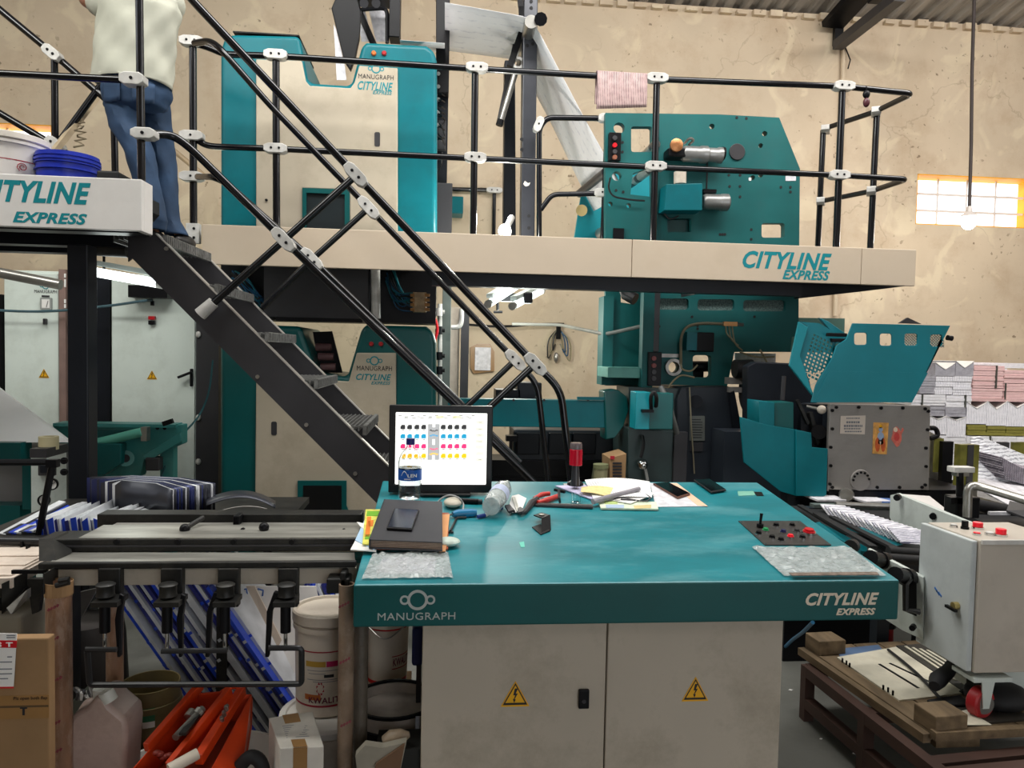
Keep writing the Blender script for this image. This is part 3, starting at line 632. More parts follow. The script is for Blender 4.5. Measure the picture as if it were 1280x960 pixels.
for k in range(22):
    y0 = 341+random.random()*22; x0 = 482+random.random()*12
    pts = [px(x0, y0-6, TY+.2), px(x0+4+random.random()*10, y0+15+random.random()*18, TY+.12), px(516+random.random()*3, 366+random.random()*24, TY+.1)]
    O('cable', MB().path(pts, 0.005, 6, 0.15, 4), cabm[k % 3], t, smooth=True)
O('terminal_block', MB().box(px(516, 365, TY+.05), px(533, 391, TY+.14)), mat('terminal_tan', (176, 150, 116), 0.6, var=0.3, scale=30), t, bevel=0.004)
for r_ in range(4):
    for c_ in range(2): O('fitting', MB().tube(px(518 if c_ == 0 else 531, 369+6*r_, TY+.05), px((513 if c_ == 0 else 537), 369+6*r_, TY+.05), 0.012, 8), mat('brass_fitting', (190, 140, 90), 0.35, 0.6, var=0), t)
# ================================================================== TALL POSTS, PAPER WEB
QY = 6.0
zdk = zT-0.06
t = T('web_tower_post', 'tall front black steel post with a column of bolt holes, tapering foot on the catwalk', 'post', (px(661, 300, QY).x, QY, px(661, 300, QY).z-0.1))
def post(t, x0t, x1t, x0b, x1b, yb, Y, d, mt=BLACK, yt=-40):
    pts = [px(x0t, yt, Y), px(x1t, yt, Y), px(x1b, yb, Y), px(x0b, yb, Y)]
    return O('post_body', MB().prism(pts, (0, d, 0)), mt, t, bevel=0.008)
GPOST = mat('satin_grey_black_post', (58, 60, 66), 0.3, 0.2, var=0.15)
post(t, 655, 673, 651, 668, 318, QY, 0.14, GPOST)
for x, y in ((664, 2), (664, 10), (663, 25), (659, 43), (659, 57), (667, 40), (666, 55), (652, 174), (652, 187), (661, 270), (661, 285)):
    c = px(x, y, QY); O('bolt_hole', MB().tube(c+Vector((0, .002, 0)), c-Vector((0, 0.004, 0)), 0.014, 8), RUBBER, t)
plate('cut_out', [(656, 226), (660, 229), (663, 228), (661, 232), (657, 233), (654, 230)], QY-0.004, 0.005, mat('web_white', (220, 214, 206), 0.6, var=0), t)
b = MB()
for k in range(16):
    b.path([px(646+random.random()*8, -6, QY-.03), px(648+random.random()*6, 8, QY-.06), px(649+random.random()*5, 22, QY-.03)], 0.007, 5)
O('cable_bundle', b, cabm[1], t)
t = T('web_tower_post', 'shorter rear black post standing left of the tall bolt-holed post', 'post', (px(638, 300, 6.9).x, 6.9, px(640, 300, 6.9).z-0.1))
post(t, 631, 644, 629, 645, 318, 6.9, 0.14, NAVY, 75)
O('tie_bar', MB().bar(px(650, 30, 6.4), px(624, 155, 6.4), 0.05, 0.05), STEELD, t)
t = T('tension_roller_arm', 'slanting bright steel roller arm beside the tall black posts', 'roller arm', px(636, 160, 6.15))
O('tube', MB().tube(px(646, 85, 6.15), px(626, 152, 6.15), 0.025, 12), STEEL, t, smooth=True)
O('arm_bar', MB().bar(px(654, 35, 6.12), px(637, 84, 6.12), 0.06, 0.05), BLACK, t)
O('eye', MB().lathe([(0.03, 0), (0.05, 0), (0.05, 0.03), (0.03, 0.03)], px(647, 80, 6.13), (0, -1, 0), 16, True), ALU, t)
O('end_cap', MB().tube(px(626, 150, 6.13), px(624, 157, 6.13), 0.03, 10), BLACK, t)
t = T('machine_post', 'black post rising behind the right end of the upper printing tower', 'post', (px(554, 115, 6.3).x, 6.3, px(554, 300, 6.3).z))
O('post_body', MB().prism([px(545, -40, 6.3), px(563, -40, 6.3), px(561, 116, 6.3), px(545, 116, 6.3)], (0, 0.15, 0)), BLACK, t, bevel=0.006)
O('post_foot', MB().box(px(543, 116, 6.42), px(557, 320, 6.54)), NAVY, t)
O('gear_box', MB().box(px(545, 150, 6.3), px(557, 190, 6.4)), STEELD, t, bevel=0.006)
O('cable_rail', MB().box(px(543, 228, 6.2), px(564, 318, 6.32)), STEELD, t, bevel=0.006)
for k in range(5): O('bolt', MB().tube(px(548, 92+16*k, 6.29), px(548, 92+16*k, 6.25), 0.016, 8), STEEL, t)
b = MB()
for k in range(12):
    y = 120+k*5; b.path([px(545, y, 6.28), px(552, y+random.uniform(-3, 8), 6.22), px(556, y+random.uniform(0, 12), 6.28)], 0.006, 5)
b.path([px(553, 190, 6.25), px(552, 205, 6.22), px(545, 220, 6.25)], 0.006, 5)
O('cable_bundle', b, cabm[1], t)
t = T('wall_switch_box', 'small teal box on the back wall right of the upper tower', 'switch box', px(571, 272, 8.2))
O('box', MB().box(px(564, 245, 8.2), px(578, 273, 8.49)), TEAL, t, bevel=0.01)
# overhead dryer/roller frame at the top, left of centre
HY = 6.1
t = T('web_roller_unit', 'black overhead roller frame with paper strips above the upper tower notch', 'roller frame', px(460, 55, HY))
O('leg_plate', MB().prism([px(414, 10, HY), px(420, -4, HY), px(446, -4, HY), px(451, 12, HY), px(449, 48, HY), px(444, 72, HY), px(438, 88, HY), px(430, 76, HY)], (0, 0.05, 0)), BLACK, t, bevel=0.008)
O('frame_bar', MB().bar(px(448, 12, HY+.3), px(468, 58, HY+.3), 0.05, 0.05), BLACK, t)
O('frame_head', MB().box(px(440, -20, HY), px(490, 12, HY+.35)), BLACK, t, bevel=0.01)
O('frame_post', MB().box(px(487, -30, HY-.05), px(501, 56, HY+.1)), BLACK, t, bevel=0.006)
O('frame_edge', MB().path([px(452, 12, HY), px(480, 10, HY), px(484, 15, HY), px(484, 54, HY)], 0.016, 8, 0.04), BLACK, t)
for x in (470, 455): O('roller', MB().tube(px(x, 4, HY-.03), px(x, 4, HY+.6), 0.035, 12), STEELD, t)
O('paper_strip', MB().prism([px(445, 12, HY+.42), px(456, 12, HY+.42), px(466, 52, HY+.42), px(452, 52, HY+.42)], (0, 0.003, 0)), PAPERT, t)
O('paper_strip', MB().prism([px(461, 12, HY+.45), px(483, 12, HY+.45), px(483, 52, HY+.45), px(470, 52, HY+.45)], (0, 0.003, 0)), PAPERT, t)
O('hanging_sheet', MB().prism([px(417, 30, HY+.02), px(420, 36, HY+.02), px(431, 82, HY+.02), px(433, 100, HY+.02), px(421, 100, HY+.02)], (0, 0.003, 0)), PAPERT, t)
WEBM = mat('printed_web_paper', (214, 212, 216), 0.6, var=0.12, scale=6, dirt=0.5, dirtc=(168, 172, 192), dscale=4, stretch=(1, 5, 1))
N1, N2 = 5.8, 6.74
def strip(pts_n, pts_f, nv=10):
    rows = []
    def at(pts, t):
        k = min(int(t*(len(pts)-1)), len(pts)-2); return pts[k].lerp(pts[k+1], t*(len(pts)-1)-k)
    return lambda u, v: at(pts_n, u).lerp(at(pts_f, u), v)
pn_ = [px(556, 3, N1), px(652, 20, N1), px(664, 24, N1), px(676, 44, N1), px(729, 145, N1+.05), px(766, 212, N1+.1), px(782, 242, N1+.12)]
pf_ = [px(556, 63, N2), px(634, 73, N2), px(646, 78, N2), px(656, 92, N2), px(688, 152, N2), px(724, 228, N2), px(742, 264, N2)]
WEBP = stripes('printed_web_columns', (178, 178, 192), (232, 230, 232), 'Y', 2.6, noise=0.8, dist=3, pos=(0.05, 0.15))
setp(O('paper_web', MB().grid(strip(pn_, pf_), 36, 8), WEBP, smooth=True, solid=0.002), 'wide printed paper web running over the top and down into the folder', 'paper web')
setp(O('paper_web', MB().grid(strip([px(500, 50, N1), px(556, 54, N1)], [px(500, 62, N2), px(556, 66, N2)]), 6, 4), WEBP, smooth=True, solid=0.002), 'short paper web edge just above the right end of the upper tower', 'paper web')
t = T('turn_roller', 'idler roller at the top of the tall post that turns the paper web', 'roller', px(672, 32, 5.7))
O('roller', MB().tube(px(664, 27, 5.75), px(652, 82, 6.8), 0.05, 16), STEEL, t, smooth=True)
O('journal', MB().tube(px(676, 24, 5.72), px(676, 24, 5.8), 0.05, 10), BLACK, t)
# ================================================================== FOLDER
ZF = 5.75
fo = T('paper_folder', 'large dark teal folder side frame with holes, motors and control buttons', 'folder', (px(880, 480, ZF).x, ZF, px(880, 482, ZF).z))
topo = [(757, 141), (900, 143), (974, 147), (1000, 211), (998, 420), (990, 421), (988, 440), (918, 440), (909, 483), (808, 480), (808, 300), (757, 297)]
holes = [rrect(789, 158, 815, 190, 3), [(791, 217), (815, 208), (815, 246), (788, 243)], rrect(952, 279, 981, 297, 3), rrect(834, 273, 864, 290, 2),
         rrect(944, 357, 984, 367, 2), rrect(866, 444, 889, 472, 4), circ(774, 160, 7), circ(771, 220, 6), circ(890, 158, 3.4), circ(956, 167, 3.4), circ(951, 182, 3), circ(941, 222, 3), circ(951, 219, 3),
         rrect(823, 373, 861, 387, 4), rrect(872, 374, 918, 388, 4), rrect(929, 375, 982, 389, 4), circ(841, 459, 7), circ(763, 255, 3), circ(786, 257, 3), rrect(832, 360, 857, 364, 1)]
plate('front_plate', topo, ZF, 0.07, FOLD, fo, holes=holes, bevel=0.003)
b = MB()
for x, y in [(921, 147), (933, 148), (768, 172), (768, 180), (778, 178), (778, 190), (911, 219), (925, 219), (912, 233), (925, 233), (925, 246), (939, 287), (939, 299), (903, 293), (906, 293), (900, 293), (976, 234), (988, 234), (988, 240), (770, 238), (779, 240), (865, 396), (872, 407), (872, 411), (943, 396), (820, 407), (824, 408), (822, 400)]:
    c = px(x, y, ZF); b.tube(c+Vector((0, .001, 0)), c-Vector((0, 0.003, 0)), 0.011, 8)
O('tapped_holes', b, RUBBER, fo, kind='stuff')
O('slot_mesh', MB().box(px(820, 370, ZF+.035), px(985, 392, ZF+.05)), mat('greyish_mesh', (96, 116, 112), 0.6, var=0.5, scale=90), fo)
O('rear_plate', MB().box(px(834, 268, ZF+.071), px(866, 296, ZF+.09)), TEALD, fo)
c = px(921, 190, ZF); O('disc_cover', MB().tube(c, c-Vector((0, .012, 0)), 0.064, 24), STEELD, fo, bevel=0.003)
plate('sticker', rrect(982, 213, 995, 226, .5), ZF-.003, 0.003, PAPERT, fo)
plate('rating_sticker', rrect(936, 222, 939, 226, .5), ZF-.003, 0.003, PAPER, fo)
RY2 = 6.75
plate('rear_frame', [(718, 300), (733, 205), (745, 196), (830, 200), (830, 305)], RY2, 0.06, mat('bright_teal', (14, 138, 150), 0.4, var=0.08), fo)  # brighter teal than the front plate: the light on it is put into the colour
O('corner_strip', MB().prism([px(817, 158, ZF-.04), px(822, 158, ZF-.04), px(821, 305, ZF-.04), px(816, 305, ZF-.04)], (0, 0.04, 0)), FOLD, fo)
# rollers between the frames
RD = mat('roller_black_band', (30, 32, 36), 0.35, var=0)
for (x0, y0, x1, y1) in ((820, 180, 795, 204), (817, 209, 788, 230)):
    a = px(x0, y0, ZF-.03); c = px(x1, y1, ZF+.6)
    r_ = O('banded_roller', MB().tube(a, c, 0.034, 14), STEEL, fo, smooth=True)
    for f0, f1 in ((0.0, 0.15), (0.55, 0.65), (0.8, 1.0)): O('band', MB().tube(a.lerp(c, f0), a.lerp(c, f1), 0.036, 14), RD, r_, smooth=True)
for (x0, y0, x1, y1, r_) in ((812, 262, 750, 292, 0.05), (830, 262, 770, 292, 0.055), (757, 215, 724, 242, 0.035)):
    O('guide_roller', MB().tube(px(x0, y0, ZF+.1), px(x1, y1, RY2-.02), r_, 16), STEEL if r_ > .04 else STEELD, fo, smooth=True)
O('yellow_knob', MB().tube(px(727, 263, 6.5), px(727, 263, 6.46), 0.05, 16), mat('tan_knob', (200, 176, 120), 0.5), fo)
O('black_block', MB().box(px(767, 285, ZF-.02), px(779, 300, ZF)), BLACK, fo)
# button box
bx = O('button_box', MB().box(px(762, 165, ZF-.05), px(774, 203, ZF)), BLACK, fo, bevel=0.004)
for y, mt in ((173, STEELD), (182, RED), (190, STEELD), (197, mat('dull_copper_button', (130, 80, 60), 0.4))):
    c = px(768, y, ZF-.05); O('button', MB().tube(c, c-Vector((0, .02, 0)), 0.018, 12), mt, bx)
# motors
def motor(t, x, y, x2, r, Y):
    a = px(x, y, Y); c = px(x2, y, Y); s = O('motor_body', MB().lathe([(r*0.75, 0), (r, 0.02), (r, 0.14), (r*1.1, 0.15), (r*1.1, 0.2), (r*.9, 0.21), (r*.9, (c-a).length-.04), (r*1.02, (c-a).length-.03), (r*1.02, (c-a).length)], a, (1, 0, 0), 20), mat('motor_silver', (150, 150, 148), 0.35, 0.6, var=0.2, scale=10), t, smooth=True)
    O('motor_cap', MB().tube(c, c+Vector((0.02, 0, 0)), r*.85, 16), BLACK, t)
motor(fo, 852, 192, 902, 0.06, ZF-.09)
O('motor_base', MB().box(px(836, 184, ZF-.14), px(856, 202, ZF)), BLACK, fo, bevel=0.01)
c = px(845, 182, ZF-.14); O('copper_disc', MB().lathe([(0.012, 0), (0.05, 0), (0.05, 0.02), (0.02, 0.03), (0.012, 0.03)], c, (0, -1, 0), 18), mat('copper', (176, 120, 78), 0.35, 0.7, var=0.1), fo, smooth=True)
O('hose', MB().path([px(855, 180, ZF-.1), px(862, 172, ZF-.13), px(868, 175, ZF-.12), px(861, 181, ZF-.08)], 0.01, 8, 0.03), STEEL, fo, smooth=True)
O('gear_case', MB().prism([px(833, 230, ZF-.17), px(878, 229, ZF-.17), px(878, 263, ZF-.17), px(830, 263, ZF-.17)], (0, 0.17, 0)), TEAL, fo, bevel=0.006)
O('white_cap', MB().tube(px(850, 230, ZF-.09), px(850, 215, ZF-.09), 0.048, 18), WPLA, fo, smooth=True)
motor(fo, 878, 252, 901, 0.06, ZF-.09)
O('junction_box', MB().box(px(880, 236, ZF-.1), px(891, 244, ZF-.02)), BLACK, fo)
for pts in ([(763, 222), (760, 235), (766, 246), (790, 250), (806, 251)], [(826, 253), (830, 268), (838, 275), (848, 270)], [(884, 200), (884, 215), (883, 238)]):
    O('cable', MB().path([px(x, y, ZF-.04) for x, y in pts], 0.007, 6, 0.05), cabm[1], fo, smooth=True)
# lower half
O('side_leaf', MB().prism([px(757, 362, ZF+.35), px(776, 362, ZF+.35), px(776, 378, ZF+.35), px(790, 380, ZF+.35), px(794, 360, ZF+.35), px(812, 360, ZF+.35), px(812, 482, ZF+.35), px(757, 482, ZF+.35)], (0, 0.05, 0)), FOLD, fo)
O('side_leaf_edge', MB().box(px(755, 370, ZF+.3), px(758, 480, ZF+.5)), FOLD, fo)
O('front_column', MB().box(px(805, 361, ZF-.1), px(811, 484, ZF)), FOLD, fo, bevel=0.004)
O('grey_column', MB().box(px(812, 361, ZF-.06), px(821, 440, ZF-.005)), STEELD, fo, bevel=0.004)
O('shelf_bar', MB().box(px(760, 459, ZF-.05), px(806, 471, ZF+.34)), mat('pale_worn_teal', (96, 160, 150), 0.5, var=0.2), fo, bevel=0.004)
O('air_duct', MB().path([px(780, 358, ZF+.2), px(783, 368, ZF+.15), px(794, 374, ZF+.1)], 0.05, 12), BLACK, fo, smooth=True)
O('conduit', MB().path([px(640, 405, 7.4), px(700, 406, 7.3), px(757, 418, ZF+.3), px(806, 407, ZF-.0)], 0.016, 8, 0.1), mat('grey_conduit', (110, 112, 108), 0.4), fo, smooth=True)
b2 = O('button_box', MB().box(px(811, 440, ZF-.13), px(823, 482, ZF-.06)), BLACK, fo, bevel=0.004)
for y, mt in ((448, RED), (457, RED), (465, STEELD), (473, STEELD)):
    c = px(817, y, ZF-.13); O('button', MB().tube(c, c-Vector((0, .016, 0)), 0.018, 12), mat('dim_red_button', (120, 44, 40), 0.4) if mt is RED else mt, b2)
c = px(841, 459, ZF); O('ring_collar', MB().lathe([(0.045, 0), (0.068, 0), (0.068, 0.03), (0.045, 0.03)], c, (0, -1, 0), 24, True), ALU, fo, smooth=True)
O('screen_pod', MB().box(px(859, 415, ZF-.09), px(866, 438, ZF)), TEAL, fo)
O('screen_pod_face', MB().box(px(866, 415, ZF-.08), px(888, 440, ZF)), BLACK, fo, bevel=0.008)
O('small_plate', MB().box(px(824, 442, ZF-.01), px(848, 447, ZF-.002)), ALU, fo)
b = MB().path([px(851, 455, ZF-.03), px(851, 420, ZF-.05), px(858, 408, ZF-.06), px(875, 404, ZF-.06), px(905, 405, ZF-.06)], 0.012, 8, 0.08)
O('copper_air_pipe', b, mat('dull_air_pipe', (140, 132, 110), 0.35, 0.4), fo, smooth=True)
O('manifold', MB().box(px(905, 402, ZF-.08), px(920, 408, ZF-.05)), mat('brass_fitting', (190, 140, 90)), fo)
O('manifold_tip', MB().tube(px(920, 405, ZF-.065), px(929, 406, ZF-.065), 0.014, 8), STEEL, fo)
for k, (x, y) in enumerate(((908, 418), (913, 424), (918, 430))): O('thin_tube', MB().path([px(907+4*k, 408, ZF-.07), px(x, y, ZF-.1), px(x+10, y+8, ZF-.08)], 0.006, 6, 0.06), mat('clear_tan_tube', (150, 140, 110), 0.4), fo, smooth=True)
for pts in ([(851, 455), (852, 462), (864, 465), (872, 456)], [(833, 488), (842, 475), (852, 468), (868, 472)], [(925, 440), (945, 447), (968, 446)], [(950, 437), (960, 455), (967, 475), (966, 500)]):
    O('loose_tube', MB().path([px(x, y, ZF-.1) for x, y in pts], 0.007, 6, 0.1), mat('clear_tan_tube', (150, 140, 110)), fo, smooth=True)
O('hole_machinery', MB().tube(px(864, 458, ZF+.2), px(892, 458, ZF+.2), 0.045, 12).box(px(866, 452, ZF+.24), px(876, 480, ZF+.3)), BLACK, fo)
plate('rear_extension', [(985, 397), (1056, 398), (1055, 441), (985, 440)], ZF+.12, 0.06, mat('grey_green_plate', (92, 130, 118), 0.5, var=0.1), fo)
# folder base
FB = 5.55
fb = T('machine_pedestal', 'dark blue-grey folder base casting with rating plate under the teal frame', 'machine base', (px(880, 640, FB).x, FB, 0))
b = MB().prism([px(852, 484, FB), px(912, 483, FB), px(935, 560, FB), px(938, 700, FB), px(846, 700, FB), px(846, 500, FB)], (0, 0.8, 0))
O('casting', b, MACH, fb, bevel=0.01)
O('foot', MB().box((px(800, 700, FB).x, FB, 0), (px(936, 700, FB).x, FB+.8, px(880, 697, FB).z)), MACH, fb)
plate('rib', [(912, 490), (918, 486), (932, 560), (930, 572), (922, 572)], FB-.05, 0.05, NAVY, fb, bevel=0.006)
pl = plate('rating_plate', rrect(862, 520, 881, 551, 1), FB-.006, 0.006, mat('dull_rating_plate', (112, 116, 112), 0.4, 0.3), fb)
b = MB()
for k in range(8): b.box(px(864, 524+k*3.2, FB-.008), px(864+random.uniform(9, 15), 525+k*3.2, FB-.0062))
O('engraving', b, TEXTK, pl)
O('small_label', MB().box(px(863, 553, FB-.006), px(878, 564, FB)), STEELD, fb)
O('hanging_chain', MB().path([px(862, 484, FB-.04), px(864, 530, FB-.04), px(866, 560, FB-.04), px(868, 592, FB-.04)], 0.006, 6), mat('dull_air_pipe', (140, 132, 110)), fb)
O('round_boss', MB().tube(px(870, 502, FB), px(870, 502, FB-.02), 0.05, 18), NAVY, fb)
fcx = T('folder_side_cabinet', 'dark green side cabinet of the folder with chrome tap and hose', 'machine cabinet', (px(815, 640, 5.45).x, 5.45, 0))
DKG = mat('dark_green_grey', (52, 68, 68), 0.4, var=0.2, scale=3)
O('body', MB().prism([px(785, 535, 5.45), px(850, 540, 5.45), px(850, 700, 5.45), px(785, 700, 5.45)], (0, 0.5, 0)), DKG, fcx, bevel=0.006)
O('cabinet_top', MB().prism([px(786, 484, 5.6), px(850, 486, 5.6), px(850, 540, 5.6), px(786, 540, 5.6)], (0, 0.4, 0)), DKG, fcx)
O('foot', MB().box((px(786, 700, 5.45).x, 5.45, 0), (px(849, 700, 5.45).x, 5.95, px(815, 698, 5.45).z)), DKG, fcx)
O('corner_post', MB().box(px(843, 540, 5.42), px(852, 690, 5.48)), STEELD, fcx, bevel=0.004)
O('chrome_tap', MB().lathe([(0.012, -.03), (0.04, -.02), (0.045, 0), (0.03, 0.04), (0.015, 0.05)], px(803, 581, 5.40), (0, -1, 0), 16), CHROME, fcx, smooth=True)
O('tap_handle', MB().bar(px(806, 585, 5.38), px(809, 600, 5.38), 0.03, 0.02), STEEL, fcx)
O('hose', MB().path([px(803, 545, 5.42), px(805, 555, 5.36), px(801, 572, 5.36)], 0.012, 8, .05), RUBBER, fcx, smooth=True)
O('hydraulic_hose', MB().path([px(826, 484, 5.4), px(834, 500, 5.33), px(840, 520, 5.33), px(846, 542, 5.36)], 0.022, 10, 0.1), mat('grey_hose', (86, 88, 86), 0.5), fcx, smooth=True)
th = T('teal_handle_box', 'small bright teal box with black loop handle on the folder base', 'control box', px(815, 535, 5.3))
O('box', MB().box(px(803, 491, 5.25), px(832, 534, 5.42)), TEALD, th, bevel=0.006)
O('side_flange', MB().box(px(795, 490, 5.24), px(804, 534, 5.40)), mat('bright_teal', (14, 138, 150)), th, bevel=0.004)
O('loop_handle', MB().path([px(814, 512, 5.24), px(813, 495, 5.18), px(818, 489, 5.18), px(821, 497, 5.18), px(820, 508, 5.24)], 0.014, 8, 0.04), RUBBER, th, smooth=True)
O('latch', MB().box(px(803, 512, 5.2), px(815, 515, 5.25)), BLACK, th)
# teal guard beam and curved guard
tg = T('teal_guard_beam', 'long horizontal teal guard beam between stair rails and folder', 'machine guard', (px(690, 535, 5.6).x, 5.6, px(690, 535, 5.6).z))
O('beam', MB().box(px(560, 498, 5.6), px(757, 533, 5.72)), TEAL, tg, bevel=0.006)
plate('curved_end', [(755, 489), (772, 487), (784, 496), (786, 512), (780, 532), (768, 548), (757, 550)], 5.58, 0.2, TEALD, tg, bevel=0.01, smooth=True)
O('flange', MB().box(px(722, 496, 5.585), px(760, 500, 5.62)), TEAL, tg)
for x in (642, 680, 735): c = px(x, 500, 5.6); O('bolt', MB().tube(c, c-Vector((0, .006, 0)), 0.01, 8), STEELD, tg)
um = T('drive_unit', 'dark drive motors and frame below the teal guard beam', 'drive unit', (px(690, 640, 6.0).x, 6.0, 0))
O('motor_block', MB().box(px(642, 537, 6.0), px(756, 572, 6.4)), MACH, um, bevel=0.02)
O('frame_rail', MB().box(px(610, 575, 5.95), px(790, 588, 6.3)), BLACK, um)
O('frame_skirt', MB().box(px(610, 596, 6.0), px(790, 690, 6.4)), BLACK, um)
O('motor_top', MB().box(px(620, 487, 6.05), px(646, 498, 6.3)), BLACK, um); O('motor_top', MB().box(px(647, 478, 6.05), px(672, 498, 6.3)), NAVY, um, bevel=.01)
O('lever', MB().box(px(633, 545, 5.9), px(645, 550, 6.0)).box(px(637, 550, 5.92), px(640, 565, 5.96)), BLACK, um)
O('fan_cover', MB().tube(px(742, 590, 5.9), px(756, 592, 5.9), 0.07, 16), mat('khaki_motor', (120, 120, 96), 0.5), um)
for x in (660, 700, 730): O('cooling_cover', MB().box(px(x-14, 541, 5.97), px(x+14, 568, 6.0)), NAVY, um, bevel=.01)
O('base', MB().box((px(612, 690, 6.0).x, 6.0, 0), (px(788, 690, 6.0).x, 6.4, px(700, 689, 6.0).z)), BLACK, um)
t = T('ink_carton', 'small brown carton with red mark standing beside the folder cabinet', 'carton', (px(771, 600, 5.2).x, 5.2, 0))
O('carton_body', MB().prism([px(762, 573, 5.2), px(783, 567, 5.2), px(781, 612, 5.2), px(762, 612, 5.2)], (0, 0.25, 0)), CARD, t)
O('carton_stand', MB().box((px(762, 612, 5.2).x, 5.2, 0), (px(781, 612, 5.2).x, 5.4, px(770, 611, 5.2).z)), CARD, t)
O('print_mark', MB().box(px(763, 570, 5.193), px(768, 574, 5.199)), TEXTR, t)
b = MB()
for k in range(6): b.box(px(766, 578+k*4, 5.193), px(777, 580+k*4, 5.199))
O('print_lines', b, TEXTK, t)
t = T('lubricator_jar', 'pale oil jar between the carton and the alarm beacon', 'jar', (px(751, 605, 5.1).x, 5.1, 0))
O('jar_body', MB().tube((px(751, 605, 5.1).x, 5.2, 0), px(751, 585, 5.2), 0.05, 16), mat('khaki_jar', (140, 136, 104), 0.4), t, smooth=True)
O('jar_lid', MB().tube(px(751, 585, 5.2), px(751, 580, 5.2), 0.055, 16), mat('khaki_jar_lid', (120, 124, 90), 0.4), t)
t = T('wire_spool_clip', 'cable tie of loose wires hanging on the back wall left of the folder', 'cable', px(697, 450, 8.44))
for k in range(7):
    s_ = -1 if k % 2 else 1; O('wire', MB().path([px(698, 410, 8.45), px(698+s_*(4+2*k), 420+k, 8.42), px(698+s_*(6+1.5*k), 438+3*k, 8.44), px(697+s_*3, 430, 8.46)], 0.008, 5, 0.1), cabm[k % 2+0] if k % 3 else mat('clear_tan_tube', (150, 140, 110)), t)
O('plug', MB().box(px(696, 408, 8.4), px(700, 424, 8.45)), BLACK, t); O('socket', MB().ellip(px(695, 447, 8.44), (0.03, 0.03, 0.06)), STEEL, t)
t = T('wall_cable', 'black cable sagging along the back wall to the folder', 'cable', px(640, 406, 8.45))
O('cable', MB().path([px(575, 405, 8.45), px(625, 409, 8.45), px(670, 405, 8.45), px(705, 405, 8.45)], 0.014, 6, 0.2), cabm[1], t)
t = T('wall_notice', 'tan framed paper notice taped on the back wall behind the stair rails', 'notice', px(602, 466, 8.47))
O('backing', MB().prism([px(588, 434, 8.46), px(596, 430, 8.46), px(613, 430, 8.46), px(618, 440, 8.46), px(618, 464, 8.46), px(592, 467, 8.46), px(588, 460, 8.46)], (0, .03, 0)), TAPE, t)
O('sheet', MB().box(px(594, 434, 8.44), px(613, 463, 8.455)), PAPERT, t)
# ================================================================== vertical duct/pipe group right of the towers
t = T('service_columns', 'grey-green service column with red hose and steel fittings right of the lower tower', 'service column', (px(560, 500, 6.2).x, 6.2, 0))
GG = mat('grey_green_column', (92, 102, 98), 0.5, var=0.2)
a = px(557, 380, 6.2); O('column', MB().box((px(553, 380, 6.2).x, 6.2, 0), (px(564, 380, 6.2).x, 6.3, px(557, 352, 6.2).z)), GG, t, bevel=.004)
O('dark_column', MB().box((px(577, 380, 6.4).x, 6.4, 0), (px(587, 380, 6.4).x, 6.5, px(577, 384, 6.4).z)), STEELD, t)
O('pale_column', MB().box((px(564, 380, 6.5).x, 6.5, 0), (px(575, 380, 6.5).x, 6.6, px(570, 384, 6.5).z)), WPLA, t)
O('red_hose', MB().path([px(541, 394, 6.0), px(546, 404, 6.0), px(547, 415, 6.0), px(541, 432, 6.0)], 0.012, 8, .06), RED, t, smooth=True)
for y in (385, 408, 440, 458, 480): O('fitting', MB().tube(px(549, y, 6.1), px(549, y+10, 6.1), 0.028, 10).tube(px(544, y+5, 6.1), px(556, y+5, 6.1), 0.016, 8), ALU if y % 2 else BLACK, t)
O('pipe', MB().tube(px(550, 380, 6.15), (px(551, 560, 6.15).x, 6.15, 0), 0.02, 10), ALU, t)
O('elbow_pipe', MB().path([px(564, 409, 6.12), px(574, 409, 6.12), px(577, 402, 6.12), px(577, 386, 6.12)], 0.02, 8, 0.06), ALU, t, smooth=True)
# ================================================================== ELECTRIC CABINETS AT LEFT
EY = 6.0
def ecab(name, label, x0, x1, ytop, side=None):
    t = T(name, label, 'cabinet', (px((x0+x1)/2, 500, EY).x, EY, 0))
    a = px(x0, 450, EY); c = px(x1, 450, EY); zt = px((x0+x1)/2, ytop, EY).z
    O('carcass', MB().box((a.x, EY+.02, 0), (c.x, EY+.55, zt)), CABW, t, bevel=.006)
    O('door', MB().box((a.x+.01, EY, .1), (c.x-.01, EY+.019, zt-.02)), CABW, t, bevel=.005)
    return t
e1 = ecab('electric_cabinet', 'pale electric cabinet with round emblem and gauge at far left', 4, 75, 338)
logo(e1, px(57, 357.5, EY-.001), 0.085, TEXTT); textpx('MANUGRAPH', 43, 362, 71, 366, EY-.001, TEXTK, e1, off=0)
plate('gauge_frame', rrect(50, 372, 64, 387, 1), EY-.02, .02, mat('grey_gauge', (150, 154, 150), .4), e1, bevel=.003)
O('gauge_face', MB().box(px(52, 374, EY-.022), px(62, 385, EY-.0202)), PAPER, e1)
O('gauge_needle', MB().bar(px(58, 384, EY-.024), px(60, 376, EY-.024), .004, .002), TEXTK, e1)
O('name_strip', MB().box(px(52, 369, EY-.006), px(62, 371.6, EY)), STEELD, e1)
O('switch_knob', MB().box(px(53, 398, EY-.04), px(60, 406, EY)), STEELD, e1, bevel=.006)
warn(e1, 55, 467, 12, EY-.001)
O('brown_edge_strip', MB().box((px(75.5, 450, EY).x, EY-.02, 0), (px(84, 450, EY).x, EY+.05, px(80, 337, EY).z)), mat('dusty_brown_strip', (136, 112, 104), .6, var=.2), e1)
for y in (342, 349, 354, 374, 380): O('strip_hole', MB().box(px(80, y, EY-.024), px(82.6, y+5, EY-.0202)), PAPER, e1)
O('dark_edge', MB().box((px(-4, 450, EY).x, EY-.01, 0), (px(3, 450, EY).x, EY+.4, px(2, 368, EY).z)), BLACK, e1)
